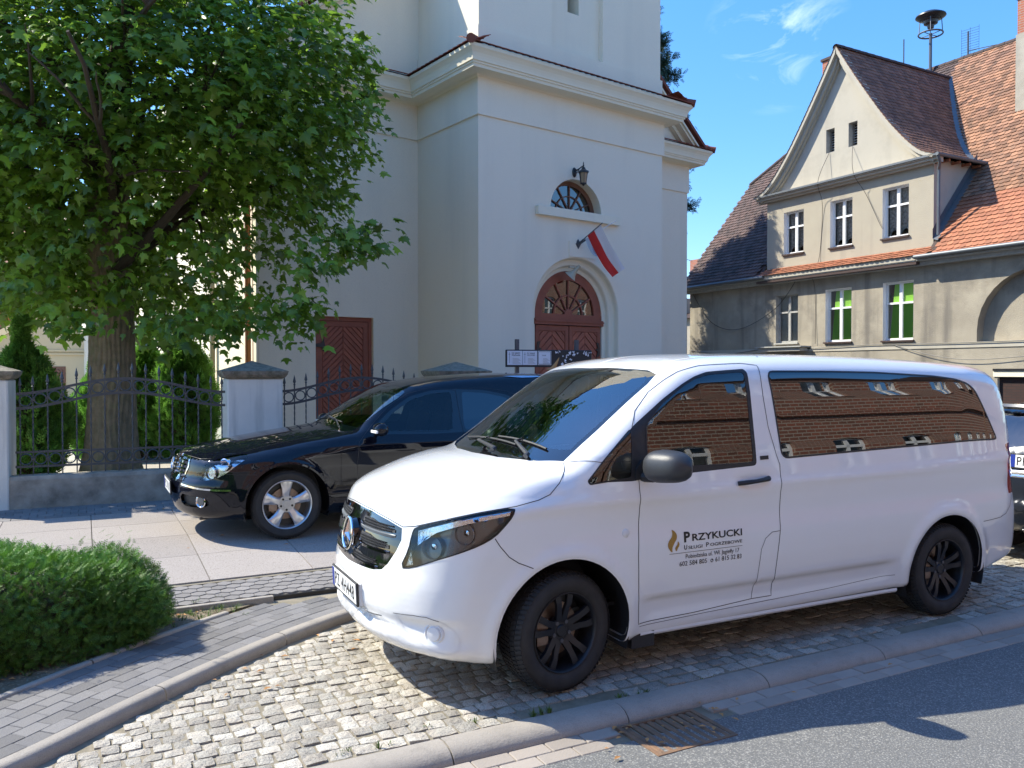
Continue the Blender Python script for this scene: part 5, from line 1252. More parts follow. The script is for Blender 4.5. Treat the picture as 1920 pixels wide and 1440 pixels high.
# --- maple
TX,TY=-6.03,12.25
tree=empty('maple_tree',(TX,TY,.18),0,'large maple in the churchyard with broad trunk and dense dark green crown','tree')
def limb(mb,p,d,L_,r0,r1,n=8,w=.12,k=10):
    p=Vector(p); d=Vector(d).normalized(); pts=[p.copy()]; 
    for i in range(n):
        d=(d+Vector((random.gauss(0,w),random.gauss(0,w),random.gauss(0,w*.6)+.02))).normalized(); p=p+d*(L_/n); pts.append(p.copy())
    rs=[r0+(r1-r0)*(i/n) for i in range(n+1)]; mb.tube(pts,rs,k); return pts
# trunk with buttressed foot, furrowed bark as relief
n=120; rows=100; vs=[]
for j in range(rows):
    z=-.1+j*.051; base=.315-.012*z+.09*math.exp(-max(z,0)/.4)
    for i in range(n):
        a=2*math.pi*i/n; fur=.020*abs(math.sin(a*13+1.3*math.sin(z*2.2)+.8*math.sin(z*5+a*3)))+.012*abs(math.sin(a*21+z*3+.9*math.sin(z*9)))-.014+.004*random.random()
        but=1+.16*math.exp(-max(z,0)/.4)*math.sin(a*4+.8)+.04*math.sin(a*2+z*.6)
        r=base*but+fur; vs.append((r*math.cos(a)+.03*math.sin(z*.8),r*math.sin(a),z))
m=MB(); m.add(vs,[(j*n+i,j*n+(i+1)%n,(j+1)*n+(i+1)%n,(j+1)*n+i) for j in range(rows-1) for i in range(n)]); m.build('trunk',M_bark,tree,smooth=True,sharp=180)
CC=np.array([-.15,.45,5.35])   # crown centre relative to the tree
CR=np.array([4.1,2.75,3.45])
br=MB(); ends=[]
limb(br,(0,0,4.8),(.05,0,1),3.2,.27,.06,8,.06,12)
for i in range(15):
    a=i*2.39+random.uniform(-.3,.3); z0=random.uniform(2.7,6.2); el=random.uniform(.15,.8)
    P=limb(br,(0,0,z0),(math.cos(a),math.sin(a)*.75,el),random.uniform(2.6,3.8),random.uniform(.07,.13),.02,8,.13,7)
    for q in range(3):
        k=random.randint(3,7); dd=Vector((random.gauss(0,1),random.gauss(0,.8),random.gauss(.1,.4))); ends.append(limb(br,P[k],(P[k]-Vector((0,0,4)))*.3+dd*.6,random.uniform(.9,1.7),.03,.008,5,.15,5))
# the two limbs that show through the leaves right of the trunk
limb(br,(.2,-.2,3.1),(1,-.45,.62),3.0,.085,.03,8,.06,8); limb(br,(.1,-.1,3.8),(.45,-.2,1),2.2,.09,.04,6,.06,8)
br.build('limbs',mat('dark_limb_bark',(.07,.055,.035),.95,bump=.8,bscale=30,vary=.6,vscale=9),tree,smooth=True)
# leaf clusters: centres fill the crown's outer two thirds; the outline is lobed, low skirts hang towards the street
def crown_ok(P):
    q=(P-CC)/CR; r=np.linalg.norm(q,axis=1); th=np.arctan2(q[:,2],q[:,0]); ph=np.arctan2(q[:,1],q[:,0])
    lob=1+.07*np.sin(th*5+1)+.05*np.sin(th*9+ph*3)+.06*np.sin(ph*4+th*2)
    return r/lob
nc=5400; C0=[]
while len(C0)<nc:
    q=RNG.normal(size=(4000,3)); q/=np.linalg.norm(q,axis=1,keepdims=True); rad=RNG.uniform(.15,1,4000)**.42
    P=CC+q*CR*rad[:,None]; ok=crown_ok(P)<.98
    ok&=P[:,2]>2.05+.10*np.sin(P[:,0]*2.3)+.35*(np.abs(P[:,0])<.7)*(P[:,1]<.6)
    # thin where the wall shows through between the limbs
    hole=((P[:,0]-1.5)/1.5)**2+((P[:,2]-3.55)/.75)**2<1; ok&=~(hole&(RNG.random(4000)<.68))
    C0+=list(P[ok])
C0=np.array(C0[:nc])
# trailing tips at the right-hand side
tips=[]
for (x,y,z,k) in ((4.55,-.9,3.30,16),(4.3,-1.1,3.15,14),(4.75,-.8,3.42,8),(3.9,-1.2,2.35,14),(4.1,-1.1,2.45,12),(3.2,-1.3,2.25,16),(2.4,-1.5,2.12,16),(1.2,-1.6,2.25,12),(4.9,-.6,3.6,5),(4.6,-.3,6.2,18),(4.5,-.6,5.2,16),(4.3,-.6,6.9,12),(3.4,-1.3,5.6,12),(-1.2,-1.9,2.35,14),(-1.35,-2.0,2.1,8),(-.4,-1.7,2.7,16)):
    x=x-.85 if x>0 else x
    tips+= [np.array([x,y,z])+RNG.normal(size=3)*[.16,.2,.13] for _ in range(k)]
C0=np.vstack([C0,np.array(tips)])
per=6; ctr=np.repeat(C0,per,axis=0); Nn=len(ctr)
pts=ctr+RNG.normal(size=(Nn,3))*[.15,.15,.10]
outw=(pts-CC)/CR; outw/=np.linalg.norm(outw,axis=1,keepdims=True)+1e-6
nrm=outw*.55+np.array([0,0,.75])+RNG.normal(size=(Nn,3))*.42
tip=outw*.9+np.array([0,0,-.75])+RNG.normal(size=(Nn,3))*.45
size=RNG.uniform(.07,.15,Nn)+.06*(RNG.random(Nn)<.4)
tint=np.clip(.5+RNG.normal(size=Nn)*.22+.35*(RNG.random(Nn)<.10),0,1)
# the 300 that show largest are parts of their own
world=pts+np.array([TX,TY,.18]); dist=np.linalg.norm(world-np.array([0,0,1.785]),axis=1)
fr=(np.abs(world[:,0]/world[:,1])<.62)&((world[:,2]-1.785)/world[:,1]<.45)
sc=np.where(fr,size/dist,0)*(outw[:,1]<-.5); order=np.argsort(-sc); big=order[:300]; rest=np.ones(Nn,bool); rest[big]=False
V,F=stamp(pts[rest],nrm[rest],tip[rest],size[rest],LC,LF,.35)
raw('foliage',V,F,M_leaf,tree,kind='stuff',tint=np.repeat(tint[rest],20))
for i in big:
    V,F=stamp(pts[i:i+1],nrm[i:i+1],tip[i:i+1],size[i:i+1]*1.05,LC,LF,.35); raw('leaf',V,F,M_leaf,tree,tint=np.repeat(tint[i:i+1],20))
# --- sprays for conifers and the yew: a stem with narrow blades on both sides
def spray_shape(nb,l,wd,up=.5):
    P=[];T_=[]
    for i in range(nb):
        y=i/nb; s=(-1 if i%2 else 1); k=len(P); ll=l*(1-.45*y); P+=[(0,y),(s*ll*.9,y+up*ll),(s*ll*.55,y+up*ll*.35-wd)]; T_.append((k,k+1,k+2))
    k=len(P); P+=[(-wd*.4,0),(wd*.4,0),(0,1.08)]; T_.append((k,k+1,k+2)); return np.array(P,float),T_
YS,YF=spray_shape(8,.38,.10,.6); TS,TF=spray_shape(7,.42,.14,.9)
def sprays(name,pts,nrm,tip,size,matl,parent,shape,faces,tint):
    V,F=stamp(pts,nrm,tip,size,shape,faces,.15); return raw(name,V,F,matl,parent,tint=np.repeat(tint,len(faces)))
# yew hedge bush in the bed (left foreground)
yb=empty('yew_bush',(*st2w(-1.62,5.93),.06),A_ST,'clipped yew bush in the planting bed, lower left corner, bright green on top','bush')
def bush_r(P):  # superellipsoid; x along the bed
    return (np.abs(P[:,0])/2.1)**3.2+(np.abs(P[:,1])/.66)**2.6+(np.abs(P[:,2]-.02)/.60)**3.0
n_=0; pts=[];
for _ in range(200):
    q=RNG.uniform(-1,1,(9000,3))*[2.4,.85,.72]; q[:,2]=np.abs(q[:,2]); lump=.10*np.sin(q[:,0]*4.3+1)*np.cos(q[:,1]*5)+.07*np.sin(q[:,0]*9+q[:,2]*7)+.05*np.sin(q[:,1]*11+q[:,0]*3)
    r=bush_r(q)*(1-lump*1.6)+.10*np.exp(-((q[:,0]-.15)/.22)**2)*(q[:,2]>.4); ok=(r<1.0)&(r>.60); pts.append(q[ok])
    if sum(map(len,pts))>56000: break
pts=np.vstack(pts)[:56000]; out=np.stack([pts[:,0]*.35,pts[:,1]*1.0,(pts[:,2]-.05)*1.5],1); out/=np.linalg.norm(out,axis=1,keepdims=True)+1e-6
tip=out*1.0+np.array([0,0,.55])+RNG.normal(size=pts.shape)*.38; nrm=RNG.normal(size=pts.shape)+out*.3
sprays('foliage',pts,nrm,tip,RNG.uniform(.030,.062,len(pts)),M_yew,yb,YS,YF,np.clip(.42+.35*(pts[:,2]>.45)+RNG.normal(size=len(pts))*.2,0,1))  # sprays near the top tinted lighter, sunlight put into the colour
# shoots standing up from the clipped top
k=260; sx=RNG.uniform(-1.9,1.95,k); sy=RNG.uniform(-.55,.55,k); P=np.stack([sx,sy,RNG.uniform(.50,.62,k)],1)
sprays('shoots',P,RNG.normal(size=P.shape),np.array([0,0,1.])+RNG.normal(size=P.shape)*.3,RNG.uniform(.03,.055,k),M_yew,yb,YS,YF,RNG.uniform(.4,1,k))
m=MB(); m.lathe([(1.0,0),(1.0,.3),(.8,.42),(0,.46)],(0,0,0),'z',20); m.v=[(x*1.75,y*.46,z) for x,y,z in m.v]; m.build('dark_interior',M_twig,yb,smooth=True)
# weeds and leaf litter in the bed
wd=MB()
for _ in range(70):
    q=random.uniform(.6,4.1); o=random.uniform(.86,1.25); a,b=cur_at(q,o); x,y=st2w(a,b); tuft(wd,x,y,.058,random.randint(4,14),random.uniform(.02,.06),.06)
for _ in range(60):
    a=random.uniform(.2,1.0); b=random.uniform(5.9,6.22); x,y=st2w(a,b); tuft(wd,x,y,.058,random.randint(3,12),random.uniform(.015,.045),.06)
tag(wd.build('weeds',M_grass),'sparse weeds in the bare soil right of the yew bush','weeds',kind='stuff')
lit=MB()
def litter(n,f,zf,sz=(.012,.03)):
    for _ in range(n):
        x,y=f(); z=zf; a=random.uniform(0,6.28); s=random.uniform(*sz); c,sn=math.cos(a),math.sin(a)
        P=[(-1,0,0),(-.2,-.45,.25),(1,0,.1),(-.1,.5,.3)]; lit.add([(x+(px*c-py*sn)*s,y+(px*sn+py*c)*s,z+.004+pz*s) for px,py,pz in P],[(0,1,2,3)],random.random())
litter(160,lambda:st2w(*cur_at(random.uniform(1.0,4),random.uniform(.85,1.15))),.06)
litter(26,lambda:st2w(random.uniform(2.2,3.1),random.uniform(3.15,3.5)),-.052); litter(14,lambda:st2w(random.uniform(-.5,6),random.uniform(3.3,3.7)),-.045); litter(30,lambda:st2w(*cur_at(random.uniform(2,6),random.uniform(-.5,.1))),.004); litter(24,lambda:st2w(random.uniform(-3,3),random.uniform(6.9,10.5)),.19)
tag(lit.build('leaf_litter',M_dry),'scattered dry leaves and bits on kerb, drain and soil','leaf litter',kind='stuff')
pl=empty('weed_plant',(*st2w(*cur_at(2.3,.90)),.06),0,'small broad-leaved weed at the foot of the yew bush, nearer the road kerb','weed'); 
k=14; P=RNG.normal(size=(k,3))*[.05,.05,.02]+[0,0,.05]; V,F=stamp(P,np.array([0,-.3,1.])+RNG.normal(size=(k,3))*.3,RNG.normal(size=(k,3)),RNG.uniform(.05,.09,k),np.array([(0,0),(.3,.3),(.28,.7),(0,1),(-.28,.7),(-.3,.3)],float),[(0,1,2),(0,2,3),(0,3,4),(0,4,5)],.2); raw('leaves',V,F,M_grass,pl,tint=np.repeat(RNG.uniform(.5,1,k),4))
# --- thujas behind the fence
def thuja(x,y,h,r,label,z=.18,lean=0,dens=4600,seed=1,light=0,group='thujas in the churchyard behind the fence',pointy=1.15):
    g=np.random.default_rng(seed); o=empty('thuja',(x,y,z),0,label,'thuja',group); MB().tube([(0,0,0),(0,0,h*.8)],[.06,.02],6).build('trunk',M_twig,o)
    t=g.random(dens)**.9; a=g.uniform(0,2*math.pi,dens); prof=(np.sin(np.clip(t*1.05+.12,0,1)*math.pi)**.55)*(1-t**3.2*.75); prof=np.where(t>.9,np.maximum(prof,.0)*(1-t)/.1,prof)
    rr=r*prof*(1+.14*np.sin(a*5+t*9+seed)+.10*np.sin(a*3-t*17))*g.uniform(.72,1.04,dens)
    P=np.stack([rr*np.cos(a),rr*np.sin(a),t*h*1.0+.02],1); out=np.stack([np.cos(a),np.sin(a),0*a],1)
    tip=out*.55+np.array([0,0,1.])+g.normal(size=P.shape)*.28; nr=np.stack([-np.sin(a),np.cos(a),0*a],1)+g.normal(size=P.shape)*.55
    sprays('foliage',P,nr,tip,g.uniform(.09,.19,dens),M_thuja,o,TS,TF,np.clip(.5+light+g.normal(size=dens)*.2,0,1))
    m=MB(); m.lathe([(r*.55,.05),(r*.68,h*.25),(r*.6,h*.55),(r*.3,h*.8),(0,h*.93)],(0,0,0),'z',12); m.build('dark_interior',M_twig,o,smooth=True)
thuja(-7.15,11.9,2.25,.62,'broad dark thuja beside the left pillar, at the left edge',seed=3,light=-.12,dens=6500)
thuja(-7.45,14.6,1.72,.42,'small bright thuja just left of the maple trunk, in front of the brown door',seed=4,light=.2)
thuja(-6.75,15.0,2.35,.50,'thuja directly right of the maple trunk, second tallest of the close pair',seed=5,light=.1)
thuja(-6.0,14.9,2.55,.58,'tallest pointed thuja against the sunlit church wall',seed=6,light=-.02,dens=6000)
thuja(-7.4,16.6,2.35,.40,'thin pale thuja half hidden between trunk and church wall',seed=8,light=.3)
# --- tall conifer behind the tower
cf=empty('tall_conifer',(4.95,32.3,-.6),0,'tall dark conifer behind the church tower, only its right edge showing','tree')
MB().tube([(0,0,0),(.1,0,9),(0,0,17)],[.25,.15,.03],8).build('trunk',M_bark,cf)
g=np.random.default_rng(11); P=[];TP=[]
for k in range(260):
    z=g.uniform(2.5,17); a=g.uniform(0,6.28); R_=(2.35 if z>9 else 1.45)*(1-(z/19.5)**3)*g.uniform(.45,1.1); n2=int(110*R_)+10; t=g.random(n2)**.6
    P.append(np.stack([np.cos(a)*R_*t+g.normal(size=n2)*.16,np.sin(a)*R_*t+g.normal(size=n2)*.16,z-.12*t*R_+g.normal(size=n2)*.14],1)); TP.append(np.stack([np.cos(a)+0*t,np.sin(a)+0*t,.1+0*t],1))
P=np.vstack(P);TP=np.vstack(TP)+g.normal(size=P.shape)*.6
sprays('foliage',P,g.normal(size=P.shape),TP,g.uniform(.16,.34,len(P)),M_conif,cf,TS,TF,g.random(len(P)))
# ================================================================== VEHICLES
def resample(P,step):
    P=np.asarray(P,float); out=[P[0]]
    for a,b in zip(P[:-1],P[1:]):
        k=max(1,int(np.ceil(np.linalg.norm(b-a)/step))); out+=[a+(b-a)*i/k for i in range(1,k+1)]
    return np.array(out)
def chaikin(P,it=2,closed=True):
    P=np.asarray(P,float)
    for _ in range(it):
        Q=[]; n=len(P)
        for i in range(n if closed else n-1):
            a,b=P[i],P[(i+1)%n]; Q+=[a*.75+b*.25,a*.25+b*.75]
        P=np.array(Q) if closed else np.vstack([P[:1],Q,P[-1:]])
    return P
def fillet(P,r=.04,n=5):
    P=np.asarray(P,float); Q=[]; k=len(P)
    for i in range(k):
        a,b,c=P[i-1],P[i],P[(i+1)%k]; la=np.linalg.norm(a-b); lc=np.linalg.norm(c-b); d=min(r,.45*la,.45*lc)
        p=b+(a-b)/la*d; q=b+(c-b)/lc*d
        for t in np.linspace(0,1,n): Q.append(p*(1-t)**2+2*b*t*(1-t)+q*t*t)
    return np.array(Q)
def to_uv(body,P): u,ph=body.inv(np.asarray(P,float)); return np.stack([u,np.radians(ph)],-1)
def grad(body,P,e=1.5e-3):
    f=body.f; x,y,z=P.T; y=np.maximum(y,0)
    ys=np.maximum(y,0)
    f0=f(x,ys,z); g=np.stack([f(x+e,ys,z)-f0,f(x,ys+e,z)-f0,f(x,ys,z+e)-f0],-1)
    g[y<1e-4,1]=0; return g/(np.linalg.norm(g,axis=1,keepdims=True)+1e-12)
def surf_uv(body,uv): return body.surf(uv[:,0],np.degrees(uv[:,1]))
def pip(px,py,poly): return poly_sdf(px,py,poly)<0
def pip_fast(px,py,poly):
    ins=np.zeros(px.shape,bool); n=len(poly)
    for i in range(n):
        a=poly[i-1];b=poly[i]
        if a[1]==b[1]: continue
        c=((a[1]>py)!=(b[1]>py)); xi=a[0]+(py-a[1])*(b[0]-a[0])/(b[1]-a[1]); ins^=c&(px<xi)
    return ins
def build_shell(body,regions,urange,du,dphi,dense=None):
    """regions: list of (name, closed uv polygon). Returns {name:(V,F,N)}; faces outside every polygon are 'body'."""
    u0,u1=urange; pts=[];
    U=np.arange(u0,u1+1e-6,du); P=np.arange(-math.pi/2,math.pi/2+1e-6,dphi)
    for i,uu in enumerate(U):
        for j,pp in enumerate(P): pts.append((uu,pp))
    if dense:
        for (a,b,c,d,s1,s2) in dense:
            for uu in np.arange(a,b,s1):
                for pp in np.arange(c,d,s2): pts.append((uu+s1*.5,pp+s2*.5))
    edges=[]
    bx=[(u0,-math.pi/2),(u1,-math.pi/2),(u1,math.pi/2),(u0,math.pi/2)]; k=len(pts); pts+=bx; edges+=[(k+i,k+(i+1)%4) for i in range(4)]
    polys=[]
    for name,poly in regions:
        q=resample(np.vstack([poly,poly[:1]]),.02)[:-1]; k=len(pts); n=len(q); pts+=[tuple(p) for p in q]; edges+=[(k+i,k+(i+1)%n) for i in range(n)]; polys.append((name,q))
    r=delaunay_2d_cdt([Vector(p) for p in pts],edges,[],0,1e-6)
    V2=np.array([(v[0],v[1]) for v in r[0]]); F=np.array([f for f in r[2] if len(f)==3]); c=V2[F].mean(1)
    lab=np.full(len(F),-1); 
    for i in range(len(polys)-1,-1,-1): lab[pip_fast(c[:,0],c[:,1],polys[i][1])]=i
    V3=surf_uv(body,V2); NN=grad(body,V3); out={}
    for i,name in list(enumerate([p[0] for p in polys]))+[(-1,'body')]:
        f=F[lab==i]
        if not len(f): continue
        ids,inv=np.unique(f,return_inverse=True); out.setdefault(name,[]).append((V3[ids],inv.reshape(-1,3),NN[ids]))
    res={}
    for k,l in out.items():
        V=[];Fs=[];Ns=[];o=0
        for a,b,c_ in l: V.append(a);Fs.append(b+o);Ns.append(c_);o+=len(a)
        res[k]=(np.vstack(V),np.vstack(Fs),np.vstack(Ns))
    return res
MIR=np.array([1,-1,1.])
def both(t,off=0):
    V,F,Nn=t; V=V+Nn*off; return np.vstack([V,V*MIR]),np.vstack([F,F[:,::-1]+len(V)]),np.vstack([Nn,Nn*MIR])
def fixw(V,F,Nn):
    a=V[F[:,0]];b=V[F[:,1]];c=V[F[:,2]]; s=(np.cross(b-a,c-a)*Nn[F[:,0]]).sum(1)<0; F=F.copy(); F[s]=F[s][:,::-1]; return F
def put(name,t,matl,parent,side=2,off=0,kind=None,label=None):
    """side 2 = one object for both halves, 1 = camera side, -1 = far side, 0 = two objects"""
    V,F,Nn=t; F=fixw(V,F,Nn); obs=[]
    if side==2: a,b,c=both((V,F,Nn),off); obs.append(raw(name,a,b,matl,parent,True,kind,normals=c))
    else:
        if side in (0,1): obs.append(raw(name,V+Nn*off,F,matl,parent,True,kind,normals=Nn))
        if side in (0,-1): obs.append(raw(name,(V+Nn*off)*MIR,F[:,::-1],matl,parent,True,kind,normals=Nn*MIR))
    return obs
def patch(body,P3,off,step=.02,raisehole=None):
    P3=np.asarray(P3,float); P3=resample(np.vstack([P3,P3[:1]]),.015)[:-1]
    """surface patch inside a closed 3D outline, laid on the body and lifted by off"""
    uv=to_uv(body,P3); uv=resample(np.vstack([uv,uv[:1]]),step)[:-1]; lo=uv.min(0);hi=uv.max(0); pts=[tuple(p) for p in uv]; n=len(pts); edges=[(i,(i+1)%n) for i in range(n)]
    for a in np.arange(lo[0],hi[0],step):
        for b in np.arange(lo[1],hi[1],step): pts.append((a,b))
    r=delaunay_2d_cdt([Vector(p) for p in pts],edges,[],0,1e-6); V2=np.array([(v[0],v[1]) for v in r[0]]); F=np.array([f for f in r[2] if len(f)==3]); c=V2[F].mean(1); F=F[pip_fast(c[:,0],c[:,1],uv)]
    ids,inv=np.unique(F,return_inverse=True); V=surf_uv(body,V2[ids]); Nn=grad(body,V); return (V+Nn*off,inv.reshape(-1,3),Nn)
def ribbon(body,P3,width,off,closed=False,smooth=True,step=.02,uv=None):  # flat strip lying on the surface
    if uv is None:
        P3=np.asarray(P3,float)
        if closed: P3=np.vstack([P3,P3[:1]])
        uv=to_uv(body,resample(P3,.02))
    elif closed: uv=np.vstack([uv,uv[:1]])
    uv=resample(uv,step); V=surf_uv(body,uv); Nn=grad(body,V); T=np.gradient(V,axis=0)
    if closed: T[0]=T[-1]=(V[1]-V[-2])
    S=np.cross(Nn,T); S/=np.linalg.norm(S,axis=1,keepdims=True)+1e-9; k=len(V); vs=np.empty((2*k,3)); vs[0::2]=V+Nn*off+S*width/2; vs[1::2]=V+Nn*off-S*width/2
    F=[];
    for i in range(k-1): F+=[(2*i,2*i+1,2*i+3),(2*i,2*i+3,2*i+2)]
    nn=np.repeat(Nn,2,axis=0); return (vs,np.array(F),nn)
def merge(ts):
    V=[];F=[];Nn=[];o=0
    for a,b,c in ts: V.append(a);F.append(b+o);Nn.append(c);o+=len(a)
    return np.vstack(V),np.vstack(F),np.vstack(Nn)
def front_pt(body,y,z):
    lo,hi=0.2,1.3
    for _ in range(14):
        m=(lo+hi)/2
        if body.f(np.array([m]),np.array([abs(y)]),np.array([z]))[0]<0: lo=m
        else: hi=m
    return np.array([lo,y,z])
def arch_poly(cx,cz,r,bot,body):
    P=[]
    for a in np.linspace(-.62,math.pi+.62,40):
        x,z=cx+r*math.cos(a),cz+r*math.sin(a)
        if z>bot: P.append((x,z))
    p3=body.side(np.array([p[0] for p in P]),np.array([p[1] for p in P])); uv=to_uv(body,p3)
    lo=-math.pi/2; return np.vstack([uv,[(uv[-1,0],lo),(uv[0,0],lo)]])
def wheel(parent,x,y,z,R,W,Rr,style,steer=0,side=1):
    """tyre with real tread blocks, rim with spokes, brake disc; axis along y, outer face towards side"""
    w=empty('wheel',(x,y,z),0); w.parent=parent; w.rotation_euler=(0,0,steer+(0 if side>0 else math.pi))
    h=W/2; m=MB(); m.lathe([(Rr*.97,-h*.80),(Rr*1.02,-h*.86),(Rr+.03,-h*.97),((R+Rr)/2,-h),(R-.03,-h*.93),(R-.012,-h*.80),(R-.006,-h*.55),(R-.006,h*.55),(R-.012,h*.80),(R-.03,h*.93),((R+Rr)/2+.01,h),(Rr+.035,h*.985),(Rr+.02,h*.93),(Rr*1.02,h*.86),(Rr*.97,h*.80)],(0,0,0),'y',72)
    nb=76
    for i in range(nb):
        a=2*math.pi*i/nb; 
        for (y0,y1,sh,wd) in ((-.93,-.62,.0,.62),(-.56,-.22,.5,.72),(-.16,.16,.2,.78),(.22,.56,.5,.72),(.62,.93,.0,.62)):
            c=a+sh*2*math.pi/nb; dd=wd*math.pi/nb; edge=abs(y0)>.6 or abs(y1)>.8; r0=R-.02; r1=R
            sk=.25*2*math.pi/nb*(1 if y0>0 else -1)
            def pt(r,t,yy): return (r*math.cos(t),yy*h,r*math.sin(t))
            ro0=r1-(.016 if y0<-.8 else 0); ro1=r1-(.016 if y1>.8 else 0)
            m.add([pt(r0,c-dd,y0),pt(r0,c+dd,y0),pt(r0,c+dd+sk,y1),pt(r0,c-dd+sk,y1),pt(ro0,c-dd,y0),pt(ro0,c+dd,y0),pt(ro1,c+dd+sk,y1),pt(ro1,c-dd+sk,y1)],[(4,5,6,7),(0,1,5,4),(1,2,6,5),(2,3,7,6),(3,0,4,7)])
    m.build('tyre',M_rubber,w,smooth=True,sharp=32)
    rm=M_rimb if style=='black' else M_rims
    m=MB(); m.lathe([(Rr*.985,h*.80),(Rr,h*.90),(Rr*.985,h*.91),(Rr*.955,h*.86),(Rr*.93,h*.70),(Rr*.92,-h*.7),(Rr*.97,-h*.8)],(0,0,0),'y',64); m.build('rim',rm,w,smooth=True,sharp=35)
    so=h*.80; 
    if style=='black':
        for k in range(5):
            a0=math.pi/2+k*2*math.pi/5
            for d in (-1,1):
                m=MB(); vs=[]
                for r,off,wd,yy in ((.05,.016,.020,so*.62),(.12,.026,.017,so*.80),(Rr*.72,.036,.0175,so*.92),(Rr*.96,.046,.021,so*.90)):
                    for q in (-1,1):
                        t=off*d+q*wd; 
                        for dep in (0,-.022): vs.append((r*math.cos(a0)-t*math.sin(a0),yy+dep,r*math.sin(a0)+t*math.cos(a0)))
                m.add(vs,[f for i in range(3) for f in ((i*4,i*4+4,i*4+6,i*4+2),(i*4,i*4+1,i*4+5,i*4+4),(i*4+2,i*4+6,i*4+7,i*4+3))]); m.build('spoke',rm,w,smooth=True,sharp=30)
        hub=[(0,so*.70),(.03,so*.70),(.034,so*.66),(.036,so*.60),(.075,so*.60),(.08,so*.5),(.08,so*.2)]
    else:
        for k in range(5):
            a0=math.pi/2+k*2*math.pi/5; m=MB(); vs=[]
            for r,wd,yy in ((.05,.040,so*.58),(.095,.036,so*.70),(Rr*.62,.042,so*.90),(Rr*.85,.055,so*.93),(Rr*.975,.075,so*.86)):
                for q in (-1,-.6,.6,1):
                    t=q*wd; vs.append((r*math.cos(a0)-t*math.sin(a0),yy-(.016 if abs(q)==1 else 0),r*math.sin(a0)+t*math.cos(a0)))
            m.add(vs,[(i*4+q,i*4+4+q,i*4+5+q,i*4+1+q) for i in range(4) for q in range(3)]); 
            # spoke flanks
            vs2=[(v[0],v[1]-.03,v[2]) for v in vs]; k0=len(vs); m.add(vs+vs2,[f for i in range(4) for f in ((i*4,i*4+4,k0+i*4+4,k0+i*4),(i*4+3,k0+i*4+3,k0+i*4+7,i*4+7))]); m.build('spoke',rm,w,smooth=True,sharp=40)
        hub=[(0,so*.66),(.034,so*.66),(.036,so*.62),(.08,so*.64),(.085,so*.5),(.085,so*.2)]
    m=MB(); m.lathe(hub,(0,0,0),'y',32); m.build('hub',rm,w,smooth=True,sharp=30)
    for k in range(5):
        a=math.pi/2+(k+.5)*2*math.pi/5; m=MB(); m.lathe([(0,so*.68),(.011,so*.68),(.012,so*.5)],(.056*math.cos(a),0,.056*math.sin(a)),'y',8); m.build('wheel_bolt',M_black if style=='silver' else M_steel,w)
    m=MB(); m.lathe([(.06,h*.02),(.15,h*.02),(.152,-.005),(.06,-.005)],(0,0,0),'y',36); m.build('brake_disc',M_disc,w)
    m=MB(); m.box(.09,.165,-.02,.05,-.06,.08); m.build('brake_caliper',M_disc,w)
    m=MB(); m.lathe([(.0,-.03),(Rr*.93,-.03)],(0,0,0),'y',32); m.build('backplate',M_black,w)
    return w
def star_mb(R,d=.012):
    """three-pointed star in a ring, in the y-z plane facing +x"""
    m=MB(); 
    for k in range(3):
        a=math.pi/2+k*2*math.pi/3; t=(math.cos(a)*R*.95,math.sin(a)*R*.95)
        for s in (-1,1):
            b=a+s*math.pi/3; q=(math.cos(b)*R*.11,math.sin(b)*R*.11); m.add([(d,0,0),(0,t[0],t[1]),(0,q[0],q[1])],[(0,1,2)])
    return m
def emblem(parent,x,y,z,R,ringr=.008,tilt=0,name='star_emblem',matl=None):
    e=empty(name,(x,y,z),0); e.parent=parent; e.rotation_euler=(0,-tilt,0); mm=matl or M_chrome
    star_mb(R,R*.2).build('star',mm,e)
    m=MB(); m.tube([(0,R*math.cos(a),R*math.sin(a)) for a in np.linspace(0,2*math.pi,33)[:-1]],ringr,8,closed=True); m.build('ring',mm,e,smooth=True); return e
def plate(parent,x,y,z,txt,w=.52,h=.114,tilt=0,rot=0,band=True,clip=None,tw=None):
    p=empty('number_plate',(x,y,z),0); p.parent=parent; p.rotation_euler=(0,tilt,rot)
    MB().bbox(-.012,.0,-w/2-.012,w/2+.012,-h/2-.012,h/2+.012,.003).build('frame',M_trim,p)
    MB().box(.0005,.003,-w/2,w/2,-h/2,h/2).build('plate_face',M_plate,p)
    if band: MB().box(.0035,.0045,-w/2,-w/2+.042,-h/2,h/2).build('blue_band',M_blue,p)
    t=text_mb(txt,h*1.02,.001,.0008,1.0,spacing=1.12); xs=[v[0] for v in t.v]; zs=[v[2] for v in t.v]; tw=tw or w-.042-.05; k=tw/(max(xs)-min(xs)); kz=h*.70/(max(zs)-min(zs))
    t.v=[(.0042-v[1]*.3,-w/2+.058+(v[0]-min(xs))*k,(v[2]-min(zs))*kz-h*.35) for v in t.v]; t.build('lettering',M_ink,p); return p
